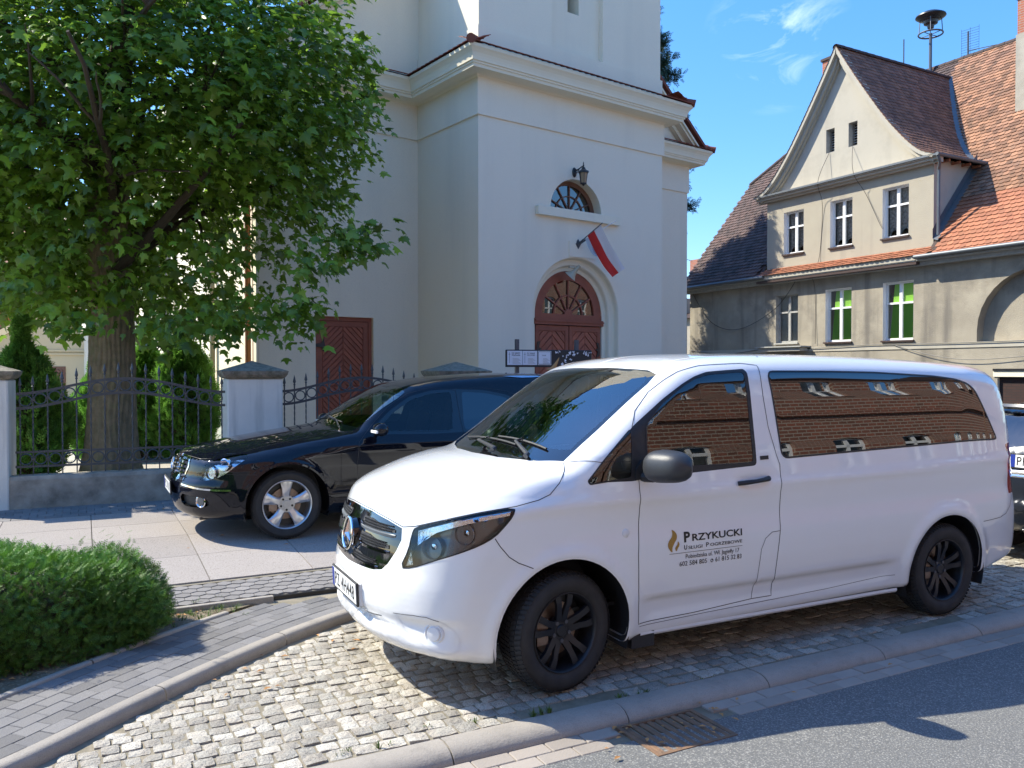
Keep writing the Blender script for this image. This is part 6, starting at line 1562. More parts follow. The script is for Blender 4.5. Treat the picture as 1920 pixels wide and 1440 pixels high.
# ------------------------------------------------------------------ white van
VANP=(-.125,5.313,.0); VA=math.pi+.463
van=empty('white_van',VANP,VA,'white passenger van with black wheels and funeral company lettering on the front door','van')
def P3(s): return np.array(s,float)
cen=lambda x,z:(x,0.,z)
f_hood=[(.852,0,.972),(.864,.2,.974),(.835,.42,.955),(.809,.57,.932),(.771,.653,.946),(.67,.802,.994),(.497,.897,1.037),(.305,.936,1.06),(.166,.935,1.084),(.095,.926,1.107),(.025,.902,1.161),(-.039,.851,1.223),(-.07,.798,1.264)]
f_cowl=[(-.074,.79,1.269),(.021,.601,1.258),(.117,.317,1.257),(.148,0,1.26)]
uvP=lambda P:to_uv(VAN,resample(P3(P),.02) if len(P)>1 else P3(P))
top=lambda p:(float(to_uv(VAN,P3([p]))[0][0]),math.pi/2)
bot=lambda p:(float(to_uv(VAN,P3([p]))[0][0]),-math.pi/2)
def vs_(pts): return VAN.side(np.array([p[0] for p in pts]),np.array([p[1] for p in pts]))
hood_uv=uvP(f_hood+f_cowl[1:3]+[(.148,0,1.26)])
wsl=[(-.074,.79,1.269),(-.195,.778,1.357),(-.316,.768,1.439),(-.550,.751,1.609),(-.69,.738,1.70),(-.775,.71,1.757),(-.79,.60,1.778),(-.765,.40,1.792)]
ws_uv=np.vstack([uvP(wsl+[(-.745,0,1.797)]),uvP([(.148,0,1.26)]+f_cowl[1:3][::-1])])
gl_b=[(-.150,.745,1.33),(-.125,.70,1.318),(-.06,.472,1.314),(-.015,.25,1.312)]
gl_in=[(-.195,.735,1.365),(-.316,.728,1.445),(-.556,.708,1.612),(-.69,.69,1.69),(-.735,.655,1.722),(-.745,.56,1.745),(-.715,.35,1.765)]
glass_uv=np.vstack([uvP([(.0,0,1.311)]+gl_b[::-1]),uvP(list(chaikin(P3(gl_in),1,False))+[(-.70,0,1.772)])])
quart=[(-.156,1.150),(-.146,1.168),(-.267,1.288),(-.460,1.450),(-.432,1.172)]
fwin=[(-.542,1.216),(-.561,1.470),(-.689,1.589),(-.86,1.693),(-.96,1.738),(-1.06,1.762),(-1.339,1.779),(-1.355,1.760),(-1.351,1.500),(-1.353,1.213)]
trimp=[(-.137,1.157),(-.478,1.465),(-.712,1.622),(-.86,1.706),(-.96,1.750),(-1.066,1.779),(-1.365,1.797),(-1.382,1.775),(-1.378,1.5),(-1.376,1.194),(-.550,1.166),(-.445,1.152)]
rwin=[(-1.548,1.781),(-2.033,1.780),(-2.544,1.772),(-3.15,1.745),(-3.40,1.72),(-3.53,1.685),(-3.60,1.64),(-3.66,1.55),(-3.755,1.38),(-3.815,1.268),(-3.765,1.265),(-2.761,1.255),(-2.033,1.239),(-1.590,1.229)]
door=[(-.47,1.262),(-.482,1.139),(-.482,.972),(-.47,.73),(-.485,.40),(-.493,.317),(-.9,.330),(-1.36,.355),(-1.523,.355),(-1.526,.484),(-1.539,.621),(-1.558,.772),(-1.564,.99),(-1.566,1.189),(-1.542,1.256),(-1.497,1.430),(-1.481,1.632),(-1.485,1.76),(-1.497,1.82),(-1.38,1.832),(-1.044,1.816),(-.875,1.778),(-.772,1.730),(-.651,1.657),(-.524,1.549),(-.471,1.46)]
fuel=[(-1.557,.773),(-1.49,.770),(-1.435,.735),(-1.402,.669),(-1.381,.501),(-1.358,.358),(-1.523,.355),(-1.526,.484),(-1.539,.621)]
hl=[(.771,.655,.943),(.67,.802,.991),(.497,.899,1.035),(.309,.937,1.056),(.331,.953,1.013),(.376,.95,.964),(.433,.947,.912),(.512,.931,.871),(.614,.885,.83),(.72,.799,.784),(.801,.694,.733),(.842,.614,.72),(.805,.652,.825),(.786,.645,.9)]
gr_=[(.864,.2,.966),(.84,.42,.948),(.815,.566,.925),(.824,.586,.863),(.847,.565,.803),(.879,.514,.726),(.898,.470,.688),(.923,.39,.672),(.944,.22,.664)]
grl_uv=np.vstack([[(VAN.xa+math.pi/2,math.pi/2)],uvP([(.866,0,.966)]+gr_+[(.95,0,.655)]),[(VAN.xa+math.pi/2,-math.pi/2)]])
# headlamp corner, fender joint, arch front: bumper lies ahead of this line
bump=[(.842,.0,.985)]
bump_uv=np.vstack([[(VAN.xa+math.pi/2+.05,math.pi/2)],uvP(f_hood[:5]),uvP([(.376,.95,.964),(.433,.947,.903),(.405,.952,.859),(.355,.959,.799),(.30,.962,.762),(.22,.977,.728)]),uvP(vs_([(.36,.56),(.42,.335),(.43,.26)])),[(.42,-math.pi/2)],[(VAN.xa+math.pi/2+.05,-math.pi/2)]])
fend_uv=np.vstack([uvP([(-.07,.798,1.264),(-.15,.80,1.272)]),uvP(vs_([(-.30,1.262),(-.47,1.262),(-.482,1.139),(-.482,.972),(-.47,.73),(-.485,.40),(-.493,.317),(-.40,.30)])),uvP(vs_([(0,.50)])),uvP([(.22,.977,.728),(.30,.962,.762),(.355,.959,.799),(.405,.952,.859),(.433,.947,.903),(.376,.95,.964),(.305,.936,1.06),(.166,.935,1.084),(.095,.926,1.107),(.025,.902,1.161),(-.039,.851,1.223)])])
tailp=[(-4.02,1.225),(-4.06,1.225),(-4.3,1.2),(-4.3,.84),(-4.06,.845),(-4.02,.86),(-4.045,1.03)]
tail_uv=uvP([(-3.945,.889,1.218),(-3.955,.893,1.06),(-3.985,.893,.838),(-4.15,.78,.84),(-4.14,.76,1.06),(-4.10,.76,1.22),(-3.945,.889,1.218)])
rb_uv=np.vstack([uvP([(-3.62,.95,.66),(-3.836,.922,.668),(-3.93,.91,.69),(-4.0,.899,.755),(-4.20,.75,.78)]),[(VAN.xb-math.pi/2-.05,math.radians(-2))],[(VAN.xb-math.pi/2-.05,-math.pi/2)],[(-3.62,-math.pi/2)]])
aF=arch_poly(0,.335,.425,.215,VAN); aR=arch_poly(-3.2,.335,.415,.215,VAN)
fogr=[(.87,.60,.475),(.80,.72,.492),(.753,.783,.494),(.68,.84,.465),(.636,.865,.425),(.60,.879,.37),(.60,.86,.325),(.64,.841,.302),(.72,.79,.315),(.78,.74,.345),(.845,.645,.385)]
lip=[(.955,.0,.405),(.95,.25,.41),(.935,.38,.415),(.90,.47,.44),(.89,.53,.45),(.86,.57,.40),(.87,.52,.365),(.90,.44,.352),(.93,.36,.342),(.953,.2,.338),(.957,0,.336)]
lip_uv=np.vstack([[bot((.955,0,.405))],uvP(lip[1:-1]),[bot((.957,0,.336))]])
regs=[('arch',aF),('arch',aR),('side_window',uvP(vs_(fillet(P3(quart),0.025)))),('front_side_window',uvP(vs_(fillet(P3(fwin),0.035)))),('window_trim',uvP(vs_(fillet(P3(trimp),.03)))),('rear_side_window',uvP(vs_(fillet(P3(rwin),0.055)))),
 ('headlight',uvP(list(chaikin(P3(hl),1)))),('grille',grl_uv),('windscreen',glass_uv),('cowl',ws_uv),('hood',hood_uv),('fuel_flap',uvP(vs_(fuel))),('front_door',uvP(vs_(door))),('tail_light',tail_uv),('front_bumper',bump_uv),('fender',fend_uv),('rear_bumper',rb_uv)]
sh=build_shell(VAN,regs,(-3.2-math.pi/2,math.pi/2),.034,.036,dense=[(.0,1.5,-.9,.5,.017,.018),(.3,1.45,.45,1.5,.03,.03)])
put('body_shell',sh['body'],M_white,van)
put('hood',sh['hood'],M_white,van); put('front_bumper',sh['front_bumper'],M_white,van); put('front_wing',sh['fender'],M_white,van,0); put('front_door',sh['front_door'],M_white,van,0); put('fuel_flap',sh['fuel_flap'],M_white,van,1); put('fuel_flap',sh['fuel_flap'],M_white,van,-1)
put('rear_bumper',sh['rear_bumper'],M_white,van); put('windscreen',sh['windscreen'],G_wind,van); put('windscreen_surround',sh['cowl'],M_gloss,van)
put('window_trim',sh['window_trim'],M_trim,van,0); put('quarter_window',sh['side_window'],G_side,van,0); put('front_side_window',sh['front_side_window'],G_side,van,0); put('rear_side_window',sh['rear_side_window'],G_dark,van,0); put('tail_light',sh['tail_light'],M_red,van,0)
put('grille',sh['grille'],M_gloss,van); 
if 'intake' in sh: put('lower_intake',sh['intake'],M_whitep,van,2,-.035)
# inner lining: keeps the cabin closed and dark
for k_,mm in (('body',M_liner),('front_door',M_trim)): put('inner_lining',sh[k_],mm,van,2,-.035)
for a in ('hood','fender','cowl'): put('inner_panel',sh[a],M_black,van,2,-.03)
# joints between panels
G_=.0045; gaps=[]
R_=lambda P,w=G_,c=False:gaps.append(ribbon(VAN,P,w,.0012,c))
R_(vs_(door),G_,True); R_(vs_(fuel[:6]),.0035); R_(P3(f_hood)); R_(P3([(.433,.947,.903),(.405,.952,.859),(.355,.959,.799),(.30,.962,.762),(.22,.977,.728)])); 
R_(vs_([(-.47,1.262),(-.234,1.268),(-.09,1.268)]),.0035); R_(P3([(-3.60,.95,.66),(-3.836,.922,.668),(-3.93,.91,.69),(-3.99,.899,.74),(-4.02,.89,.80),(-4.03,.885,.86)])); pass
R_(P3([(-1.59,.689,1.832),(-1.62,.66,1.858),(-1.64,.60,1.872)]),.004)
R_(vs_([(-.50,.300),(-1.0,.318),(-2.0,.34),(-2.66,.362)]),.003)
for g_ in gaps: put('panel_gap',g_,M_black,van,0)
seal=[ribbon(VAN,vs_(fillet(P3(rwin),0.055)),.012,.0015,True),ribbon(VAN,vs_(fillet(P3(fwin),0.035)),.009,.002,True),ribbon(VAN,vs_(fillet(P3(quart),0.025)),.008,.002,True)]
for g_ in seal: put('window_seal',g_,M_trim,van,0)
put('headlight_seal',ribbon(VAN,None,.007,.0015,True,uv=uvP(list(chaikin(P3(hl),1)))),M_black,van)
put('roof_joint',ribbon(VAN,P3([(-.90,.62,1.845),(-1.2,.625,1.872),(-1.6,.635,1.874),(-2.6,.64,1.866),(-3.5,.63,1.825)]),.018,.001),M_whitep,van)
# headlamps: lens over a dark housing with two reflectors and a bright strip
for s in (1,-1):
    h_=empty('headlight'); h_.parent=van
    V,F,Nn=sh['headlight']; F=fixw(V,F,Nn); S=np.array([1,s,1.]); F2=F if s>0 else F[:,::-1]
    raw('lens',V*S,F2,G_lamp,h_,True,normals=Nn*S)
    raw('housing',(V-Nn*.045-np.array([.01,0,0]))*S,F2,M_lampin,h_,True,normals=Nn*S)
    for (P,mm,o) in (([(.76,.665,.925),(.66,.80,.972),(.50,.885,1.015),(.33,.93,1.038),(.34,.935,1.012),(.50,.885,.985),(.60,.82,.955),(.68,.76,.925),(.735,.70,.875),(.755,.672,.85)],M_refl,-.012),([(.80,.652,.82),(.79,.66,.85),(.815,.645,.76),(.828,.64,.735),(.80,.685,.748)],M_refl,-.012)):
        a,b,c=patch(VAN,P3(P),o,.02); b=fixw(a,b,c); raw('light_guide',a*S,b if s>0 else b[:,::-1],mm,h_,True,normals=c*S)
    for (c0,r) in (((.70,.745,.845),.062),((.56,.86,.925),.058)):
        m=MB(); m.lathe([(r,.02),(r*1.04,.012),(r*.93,-.01),(r*.6,-.045),(r*.2,-.06),(0,-.06)],(0,0,0),'x',26); m.xf(Matrix.Translation((c0[0]+.0,c0[1]*s,c0[2]))@Matrix.Rotation(math.radians(38*s),4,'Z')); m.build('reflector_bowl',M_refl,h_,smooth=True,sharp=60)
        m=MB(); m.lathe([(0,.0),(.016,-.004),(.018,-.03)],(0,0,0),'x',12); m.xf(Matrix.Translation((c0[0]-.0,c0[1]*s,c0[2]))@Matrix.Rotation(math.radians(38*s),4,'Z')); m.build('bulb_cap',M_chrome,h_,smooth=True)
# grille: louvre wings with honeycomb inserts, star in the middle
def gp(y,z): return front_pt(VAN,y,z)
gmesh=mat('honeycomb_insert',(.035,.036,.04),.35,bump=1.0,bscale=260)
for (z0,z1,y0,y1,dy) in ((.885,.935,.13,.52,.0),(.795,.850,.15,.50,.02),(.700,.738,.06,.42,.05)):
    for s in (1,-1):
        yo=y1
        P=[gp(y0,z1),gp(y0+.12,z1-.0),gp((y0+y1)/2,z1-.01),gp(yo,z1-.028),gp(yo+.005,z0+.008),gp((y0+y1)/2,z0-.004),gp(y0+.05,z0),gp(y0,z0+.02)]
        a,b,c=patch(VAN,P3(P),.004,.012); b=fixw(a,b,c); S=np.array([1,s,1.]); g_=raw('mesh_insert',a*S,b if s>0 else b[:,::-1],gmesh,van,True,normals=c*S)
        # small studs stand proud of the insert
        m=MB()
        for j in range(3 if z1-z0>.045 else 2):
            zz=z0+.010+j*.014
            for i in range(int((yo-y0-.03)/.0155)):
                yy=y0+.02+i*.0155+(.0078 if j%2 else 0); q=gp(yy,zz); m.box(q[0]+.003,q[0]+.009,s*yy-.0042,s*yy+.0042,zz-.004,zz+.004)
        m.build('studs',M_trim,van,kind='stuff')
        vs=[];N2=26
        for i in range(N2+1):
            f_=i/N2; yy=y0-.02+(yo-y0+.035)*f_; zz=z0-.010; q=front_pt(VAN,yy,zz); t=.011*min(1,4*f_,4*(1-f_))
            vs+=[(q[0]+.001,s*yy,zz+.009),(q[0]+t+.003,s*yy,zz+.005),(q[0]+t+.002,s*yy,zz-.009),(q[0]+.0,s*yy,zz-.014)]
        m=MB(); m.add(vs,[(i*4+k,i*4+k+1,i*4+4+k+1,i*4+4+k) for i in range(N2) for k in range(3)]); m.build('grille_bar',M_zinc if z0>.86 else M_gloss,van,smooth=True,sharp=30)
emblem(van,.962,0,.815,.095,.0085,math.radians(6))
m=MB(); m.lathe([(0,.004),(.088,.004),(.092,-.03)],(.945,0,.815),'x',32); m.build('emblem_base',M_gloss,van,smooth=True,sharp=40)
plate(van,.985,0,.505,'PZ 4H448',tilt=math.radians(3))
MB().bbox(.93,.972,-.275,.275,.44,.575,.01).build('plate_holder',M_whitep,van)
# fog lamp pocket and lamp cover
put('fog_pocket_shade',ribbon(VAN,P3([(.872,.585,.472),(.80,.72,.489),(.753,.783,.491),(.70,.83,.474)]),.0035,.0012),M_mirr,van,0)  # dark line paints the shade along the pocket's top edge
put('bumper_slot_shade',ribbon(VAN,P3([(.957,0,.410),(.95,.20,.412),(.93,.36,.416),(.90,.47,.432)]),.005,.0012),M_mirr,van)  # grey strip paints the shadow in the white bumper recess
put('fog_pocket_edge',ribbon(VAN,P3(fogr),.006,.001,True),M_whitep,van,0)
for s in (1,-1):
    m=MB(); m.lathe([(0,.030),(.036,.028),(.040,.020),(.042,.016),(.050,.024),(.058,.018),(.062,-.02)],(0,0,0),'x',28); m.xf(Matrix.Translation((.705,s*.785,.398))@Matrix.Rotation(math.radians(40*s),4,'Z')); m.build('fog_lamp_cover',M_whitep,van,smooth=True,sharp=35)
# door handle, key hole, indicator, badge
h1=VAN.side(np.array([-1.215,-1.27,-1.34,-1.40,-1.462]),np.array([1.092,1.097,1.101,1.105,1.109]))
for s in (1,-1):
    m=MB(); m.tube([(p[0],(p[1]+o)*s,p[2]) for p,o in zip(h1,(.004,.030,.036,.032,.010))],[.014,.015,.013,.014,.018],8); m.build('door_handle',M_trim,van,smooth=True)
    q=VAN.side(np.array([-.388]),np.array([.858]))[0]; m=MB(); m.lathe([(0,.008),(.016,.007),(.024,.003),(.026,-.004)],(q[0],0,q[2]),'y',20); m.v=[(x,s*(q[1]+y),z) for x,y,z in m.v]; m.build('side_indicator',M_whitep,van,smooth=True)
a,b,c=patch(VAN,vs_([(-1.405,1.250),(-1.405,1.226),(-1.475,1.228),(-1.475,1.252)]),.0025,.01); raw('pillar_badge',a,fixw(a,b,c),M_trim,van)
# side protection sill, arch liners, underbody
for s in (1,-1):
    vs=[]; xs=np.linspace(-.52,-2.70,24)
    for x in xs:
        y=float(VAN.side(np.array([x]),np.array([.30]))[0][1]); vs+=[(x,s*(y-.012),.262),(x,s*(y-.010),.245),(x,s*(y-.02),.232),(x,s*(y-.14),.228)]
    m=MB(); m.add(vs,[(i*4+k,i*4+k+1,i*4+5+k,i*4+4+k) for i in range(23) for k in range(3)]); m.build('sill_strip',M_whitep,van,smooth=True,sharp=40)
    for cx in (0,-3.2):
        m=MB(); m.lathe([(.435,.50*1),(.435,.93)],(cx,0,.335),'y',36,a0=-.35,a1=math.pi+.35); m.lathe([(.10,.50),(.435,.50)],(cx,0,.335),'y',36,a0=-.35,a1=math.pi+.35); m.v=[(x,s*y,z) for x,y,z in m.v]; m.build('arch_liner',M_trim,van,smooth=True)
        m=MB(); 
        P=aF if cx==0 else aR
        t=ribbon(VAN,None,.012,.001,False,uv=P[:-2]); V,F,Nn=t; raw('arch_lip',V*np.array([1,s,1.]),fixw(V,F,Nn) if s>0 else fixw(V,F,Nn)[:,::-1],M_white,van,True,normals=Nn*np.array([1,s,1.]))
MB().box(-4.0,.75,-.60,.60,.22,.28).build('underbody',M_black,van)
for s in (1,-1): MB().box(-.62,-.46,s*.70-.03,s*.70+.18*s+.03,.17,.30).build('jack_point',M_trim,van)
# cabin
m=MB(); m.add([(-.08,-.78,1.22),(-.08,.78,1.22),(-.62,.80,1.17),(-.62,-.80,1.17),(-.66,.80,1.05),(-.66,-.80,1.05),(-.55,.8,.6),(-.55,-.8,.6)],[(0,1,2,3),(3,2,4,5),(5,4,6,7)]); m.build('dashboard',M_dash,van)
m=MB(); m.add([(-.40,.18,1.19),(-.60,.18,1.18),(-.60,.62,1.18),(-.40,.62,1.19),(-.47,.25,1.255),(-.60,.25,1.26),(-.60,.55,1.26),(-.47,.55,1.255)],[(4,5,6,7),(0,1,5,4),(1,2,6,5),(2,3,7,6),(3,0,4,7)]); m.build('instrument_cowl',M_dash,van)
m=MB(); m.box(-.50,-.36,-.02,.10,1.196,1.20); m.xf(Matrix.Translation((0,0,.004))); m.build('paper_on_dash',M_paper,van)
m=MB(); m.tube([(-.74+.06*math.sin(a),.40+.19*math.cos(a),1.13+.17*math.sin(a)) for a in np.linspace(0,2*math.pi,29)[:-1]],.015,8,closed=True); m.tube([(-.74,.22,1.13),(-.70,.40,1.12),(-.74,.58,1.13)],.02,6); m.build('steering_wheel',M_trim,van,smooth=True)
for y in (.42,-.42,-.05):
    st_=empty('seat'); st_.parent=van
    MB().bbox(-1.35,-.85,y-.24,y+.24,.62,.78,.05).build('seat_cushion',M_seat,st_); m=MB(); m.bbox(-.09,.09,y-.23,y+.23,0,.66,.06); m.xf(Matrix.Translation((-1.33,0,.76))@Matrix.Rotation(math.radians(-12),4,'Y')); m.build('seat_back',M_seat,st_); m=MB(); m.bbox(-.05,.05,y-.12,y+.12,0,.19,.04); m.xf(Matrix.Translation((-1.49,0,1.44))); m.build('headrest',M_seat,st_)
MB().box(-1.72,-1.70,-.80,.80,.3,1.75).build('bulkhead',M_black,van)
MB().box(-1.7,.1,-.78,.78,.40,.42).build('cabin_floor',M_black,van)
m=MB(); m.bbox(-.93,-.90,-.13,.13,1.62,1.70,.01); m.tube([(-.88,0,1.76),(-.905,0,1.68)],.01,6); m.build('interior_mirror',M_trim,van)
# wipers
def ws_pt(x,y,z,o): 
    uv=to_uv(VAN,P3([(x,abs(y),z)])); p=surf_uv(VAN,uv); nn=grad(VAN,p); p=(p+nn*o)[0]; return (p[0],p[1]*(1 if y>=0 else -1),p[2])
for base,kn,ba,bb in (((.075,.20,1.275),(.03,-.12,1.295),(-.03,-.46,1.313),(-.02,.30,1.312)),((.02,.56,1.275),(-.025,.30,1.30),(-.05,.0,1.33),(-.075,.62,1.338))):
    wp=empty('wiper'); wp.parent=van
    a=ws_pt(*base,.03); b=ws_pt(*kn,.035); c=ws_pt((ba[0]+bb[0])/2,(ba[1]+bb[1])/2,(ba[2]+bb[2])/2,.022)
    m=MB(); m.tube([(a[0]+.02,a[1]+.01,a[2]-.01),a,b,c],[.017,.015,.010,.006],7); m.build('arm',M_mirr,wp,smooth=True)
    m=MB(); m.tube([ws_pt(*(np.array(ba)*(1-t)+np.array(bb)*t),.010) for t in np.linspace(0,1,8)],.007,6); m.build('blade',M_trim,wp,smooth=True)
# door mirrors
for s in (1,-1):
    mr=empty('door_mirror'); mr.parent=van
    m=MB(); vs=[];nu,nv=20,11
    for j in range(nv):
        t=j/(nv-1)*2-1; yy=.985+.158*(t+1); k=max(1-abs(t)**3.2,0)**.5; k=max(k,.04); zc=1.250+.008*t; hh=.092*k*(1-.12*t); dd=.112*k*(1-.15*t)
        for i in range(nu):
            a=2*math.pi*i/nu; ca,sa=math.cos(a),math.sin(a); ex=.75; xx=dd*np.sign(ca)*abs(ca)**ex*(1 if ca>0 else .55); vs.append((-.575+xx+.03*(1-t)*.5,s*yy,zc+hh*np.sign(sa)*abs(sa)**ex))
    m.add(vs,[(j*nu+i,j*nu+(i+1)%nu,(j+1)*nu+(i+1)%nu,(j+1)*nu+i) for j in range(nv-1) for i in range(nu)]+[tuple(range(nu-1,-1,-1)),tuple(range((nv-1)*nu,nv*nu))]); m.build('housing',M_mirr,mr,smooth=True,sharp=70)
    m=MB(); m.prism([(-.455,1.158),(-.56,1.165),(-.575,1.24),(-.50,1.27),(-.46,1.22)],'y',s*.90,s*.955); m.build('mirror_base',M_trim,mr)
    m=MB(); m.tube([(-.50,s*.90,1.175),(-.54,s*1.0,1.175),(-.56,s*1.06,1.19)],[.035,.03,.03],8); m.build('mirror_arm',M_trim,mr,smooth=True)
# wheels
for cx,st_a in ((0,math.radians(9)),(-3.2,0)):
    wheel(van,cx,.825,.335,.335,.225,.222,'black',st_a,1); wheel(van,cx,-.825,.335,.335,.225,.222,'black',st_a,-1)
# door lettering
lt=empty('door_lettering'); lt.parent=van
def side_map(mb,x0,z0,name,matl,off=.0018):
    X=np.array([x0-v[0] for v in mb.v]); Zz=np.array([z0+v[2] for v in mb.v]); S=VAN.side(X,Zz); Y=np.array([v[1] for v in mb.v]); S[:,1]+=off-Y*.3; mb.v=[tuple(p) for p in S]; return mb.build(name,matl,lt)
def fit_text(txt,h,w,bold=.0,x0=0,z0=0,name='lettering'):
    t=text_mb(txt,1.0,.002,bold); xs=[v[0] for v in t.v]; zs=[v[2] for v in t.v]; cap=.70; k=w/(max(xs)-min(xs)); kz=h/cap
    t.v=[((v[0]-min(xs))*k,v[1],v[2]*kz) for v in t.v]; return side_map(t,x0,z0,name,M_ink)
fit_text('P',.058,.045,.035,-.797,.772); fit_text('RZYKUCKI',.040,.385,.02,-.858,.774)
fit_text('U',.027,.022,.02,-.797,.727); fit_text('SŁUGI',.019,.105,.004,-.828,.727); fit_text('P',.027,.020,.008,-.962,.728); fit_text('OGRZEBOWE',.019,.250,.004,-.993,.729)
fit_text('Pobiedziska ul. Wł. Jagiełły 17',.026,.41,-.004,-.81,.672); fit_text('602 584 805',.028,.205,.0,-.765,.630); fit_text('61 815 32 83',.028,.205,.0,-1.035,.631)
m=MB(); m.box(0,.555,-.001,.001,0,.0022); side_map(m,-.69,.708,'rule',M_ink)
m=MB(); m.prism([(.012+.011*math.cos(a),.011+.011*math.sin(a)) for a in np.linspace(0,2*math.pi,14)[:-1]],'y',-.001,.001); side_map(m,-.996,.630,'phone_symbol',M_ink)
m=MB(); m.prism([(.009,.006),(.013,.004),(.017,.008),(.012,.014),(.008,.018),(.005,.013)],'y',-.001,.001); side_map(m,-.996,.630,'phone_symbol',M_plate,.0030)
fx,fz=.0006,.000477
def flame(P): 
    Q=catmull([((x-555)*fx,((520-z)-.153*(x-555))*fz,0) for x,z in P],4,True)[:,:2]; m=MB(); m.prism([tuple(q) for q in Q],'y',-.001,.001); side_map(m,-.797,.772,'flame_symbol',M_gold)
flame([(412,378),(450,400),(468,440),(462,490),(440,530),(418,580),(410,620),(412,648),(392,642),(366,605),(358,560),(372,515),(402,470),(415,425)])
flame([(480,515),(497,545),(490,578),(474,605),(466,632),(453,630),(446,605),(454,580),(472,553)])
# ------------------------------------------------------------------ dark hearse
CPX,CPY=-2.5508,8.5431; CA=math.pi+math.radians(28)
car=empty('dark_hearse',(CPX,CPY,.17),CA,'dark blue-black hearse with silver five-spoke wheels parked on the pavement by the fence','hearse')
cP=lambda P:to_uv(CAR,resample(P3(P),.02) if len(P)>1 else P3(P)); cS=lambda pts:CAR.side(np.array([p[0] for p in pts]),np.array([p[1] for p in pts]))
ctop=lambda p:(float(to_uv(CAR,P3([p]))[0][0]),math.pi/2); cbot=lambda p:(float(to_uv(CAR,P3([p]))[0][0]),-math.pi/2)
wind=[(-.56,.70,1.018),(-.70,.755,1.03),(-.80,.74,1.10),(-1.0,.70,1.24),(-1.18,.66,1.34),(-1.285,.60,1.39),(-1.29,.4,1.42)]
wind_uv=cP([(-.50,0,1.05),(-.52,.4,1.04)]+wind+[(-1.24,0,1.445)])
fw=[(-.93,1.00),(-.945,1.055),(-1.10,1.180),(-1.33,1.315),(-1.58,1.375),(-1.80,1.388),(-1.79,1.2),(-1.735,.985),(-1.5,.985)]
rw=[(-1.93,1.387),(-2.2,1.368),(-2.42,1.325),(-2.62,1.24),(-2.66,1.10),(-2.58,1.03),(-2.2,1.0),(-1.875,.988)]
rw2=[(-2.78,1.03),(-2.80,1.33),(-3.4,1.36),(-3.85,1.30),(-3.95,1.05)]
trim_=[(-.86,.975),(-.90,1.06),(-1.08,1.205),(-1.32,1.345),(-1.58,1.405),(-1.86,1.415),(-2.2,1.40),(-2.46,1.35),(-2.68,1.25),(-2.72,1.10),(-2.62,1.0),(-2.2,.97),(-1.5,.958)]
chl=[(.785,.60,.630),(.760,.655,.70),(.694,.70,.755),(.554,.735,.818),(.42,.78,.838),(.35,.80,.832),(.365,.835,.795),(.42,.85,.755),(.50,.855,.705),(.56,.83,.655),(.64,.775,.610),(.72,.70,.590),(.775,.63,.60)]
cgr=[(.88,.10,.80),(.86,.25,.795),(.80,.40,.78),(.79,.425,.70),(.83,.39,.62),(.88,.28,.60)]
cgr_uv=cP([(.88,0,.80)]+cgr+[(.94,0,.60)])
cbump_uv=np.vstack([[(CAR.xa+math.pi/2+.05,math.pi/2)],cP([(.94,0,.60),(.92,.25,.60),(.84,.45,.595),(.72,.70,.585),(.64,.775,.605),(.55,.833,.655),(.45,.88,.650),(.286,.905,.640)]),cP(cS([(.37,.5),(.405,.33),(.40,.24)])),[(.40,-math.pi/2)],[(CAR.xa+math.pi/2+.05,-math.pi/2)]])
chood_uv=np.vstack([cP([(.86,0,.81),(.85,.25,.80),(.79,.42,.79),(.74,.55,.78),(.67,.66,.79),(.50,.70,.83),(.36,.72,.86),(.1,.72,.92),(-.3,.71,.99),(-.60,.70,1.03)]),cP([(-.52,.4,1.04),(-.50,0,1.05)])])
cdoor=[(-.70,.90),(-.675,.70),(-.675,.45),(-.70,.30),(-1.75,.30),(-1.84,.6),(-1.85,.97),(-1.86,1.40)]
cdoor=cdoor+[(-1.58,1.43),(-1.30,1.37),(-1.06,1.235),(-.88,1.08),(-.78,.985)]
cdoor2=[(-1.86,1.42),(-1.85,.97),(-1.84,.6),(-1.76,.30),(-2.55,.30),(-2.78,.6),(-2.80,1.0),(-2.72,1.30),(-2.48,1.385),(-2.2,1.425)]
fogc=[(.90,.40,.45),(.84,.56,.445),(.74,.71,.43),(.70,.76,.39),(.72,.74,.345),(.80,.62,.335),(.90,.42,.335)]
cintake=np.vstack([cP(fogc)])
cint2=np.vstack([cP([(.955,.0001,.49),(.93,.28,.485),(.92,.34,.46),(.925,.34,.36),(.95,.2,.33),(.955,.0001,.33)])])
aFc=arch_poly(0,.335,.400,.21,CAR); aRc=arch_poly(-3.2,.335,.39,.21,CAR)
cregs=[('arch',aFc),('arch',aRc),('front_side_window',cP(cS(fillet(P3(fw),.04)))),('rear_side_window',cP(cS(fillet(P3(rw),.04)))),('load_window',cP(cS(fillet(P3(rw2),.04)))),('window_trim',cP(cS(fillet(P3(trim_),.04)))),
 ('headlight',cP(list(chaikin(P3(chl),2)))),('fog_opening',cP(list(chaikin(P3(fogc),1)))),('grille',cgr_uv),('windscreen',wind_uv),('hood',chood_uv),('front_bumper',cbump_uv),('front_door',cP(cS(cdoor))),('rear_door',cP(cS(cdoor2)))]
sc_=build_shell(CAR,cregs,(-3.4-math.pi/2,-.3+math.pi/2),.036,.036,dense=[(-.3,1.22,-.8,1.5,.025,.025)])
put('body_shell',sc_['body'],M_navy,car); put('bonnet',sc_['hood'],M_navy,car); put('front_bumper',sc_['front_bumper'],M_navy,car); put('front_door',sc_['front_door'],M_navy,car,0); put('rear_door',sc_['rear_door'],M_navy,car,0)
put('windscreen',sc_['windscreen'],G_wind,car); G_cside=glass_mat('hearse_side_glass',(.66,.74,.72),1.6); 
for n_ in ('front_side_window',): put(n_,sc_[n_],G_cside,car,0)
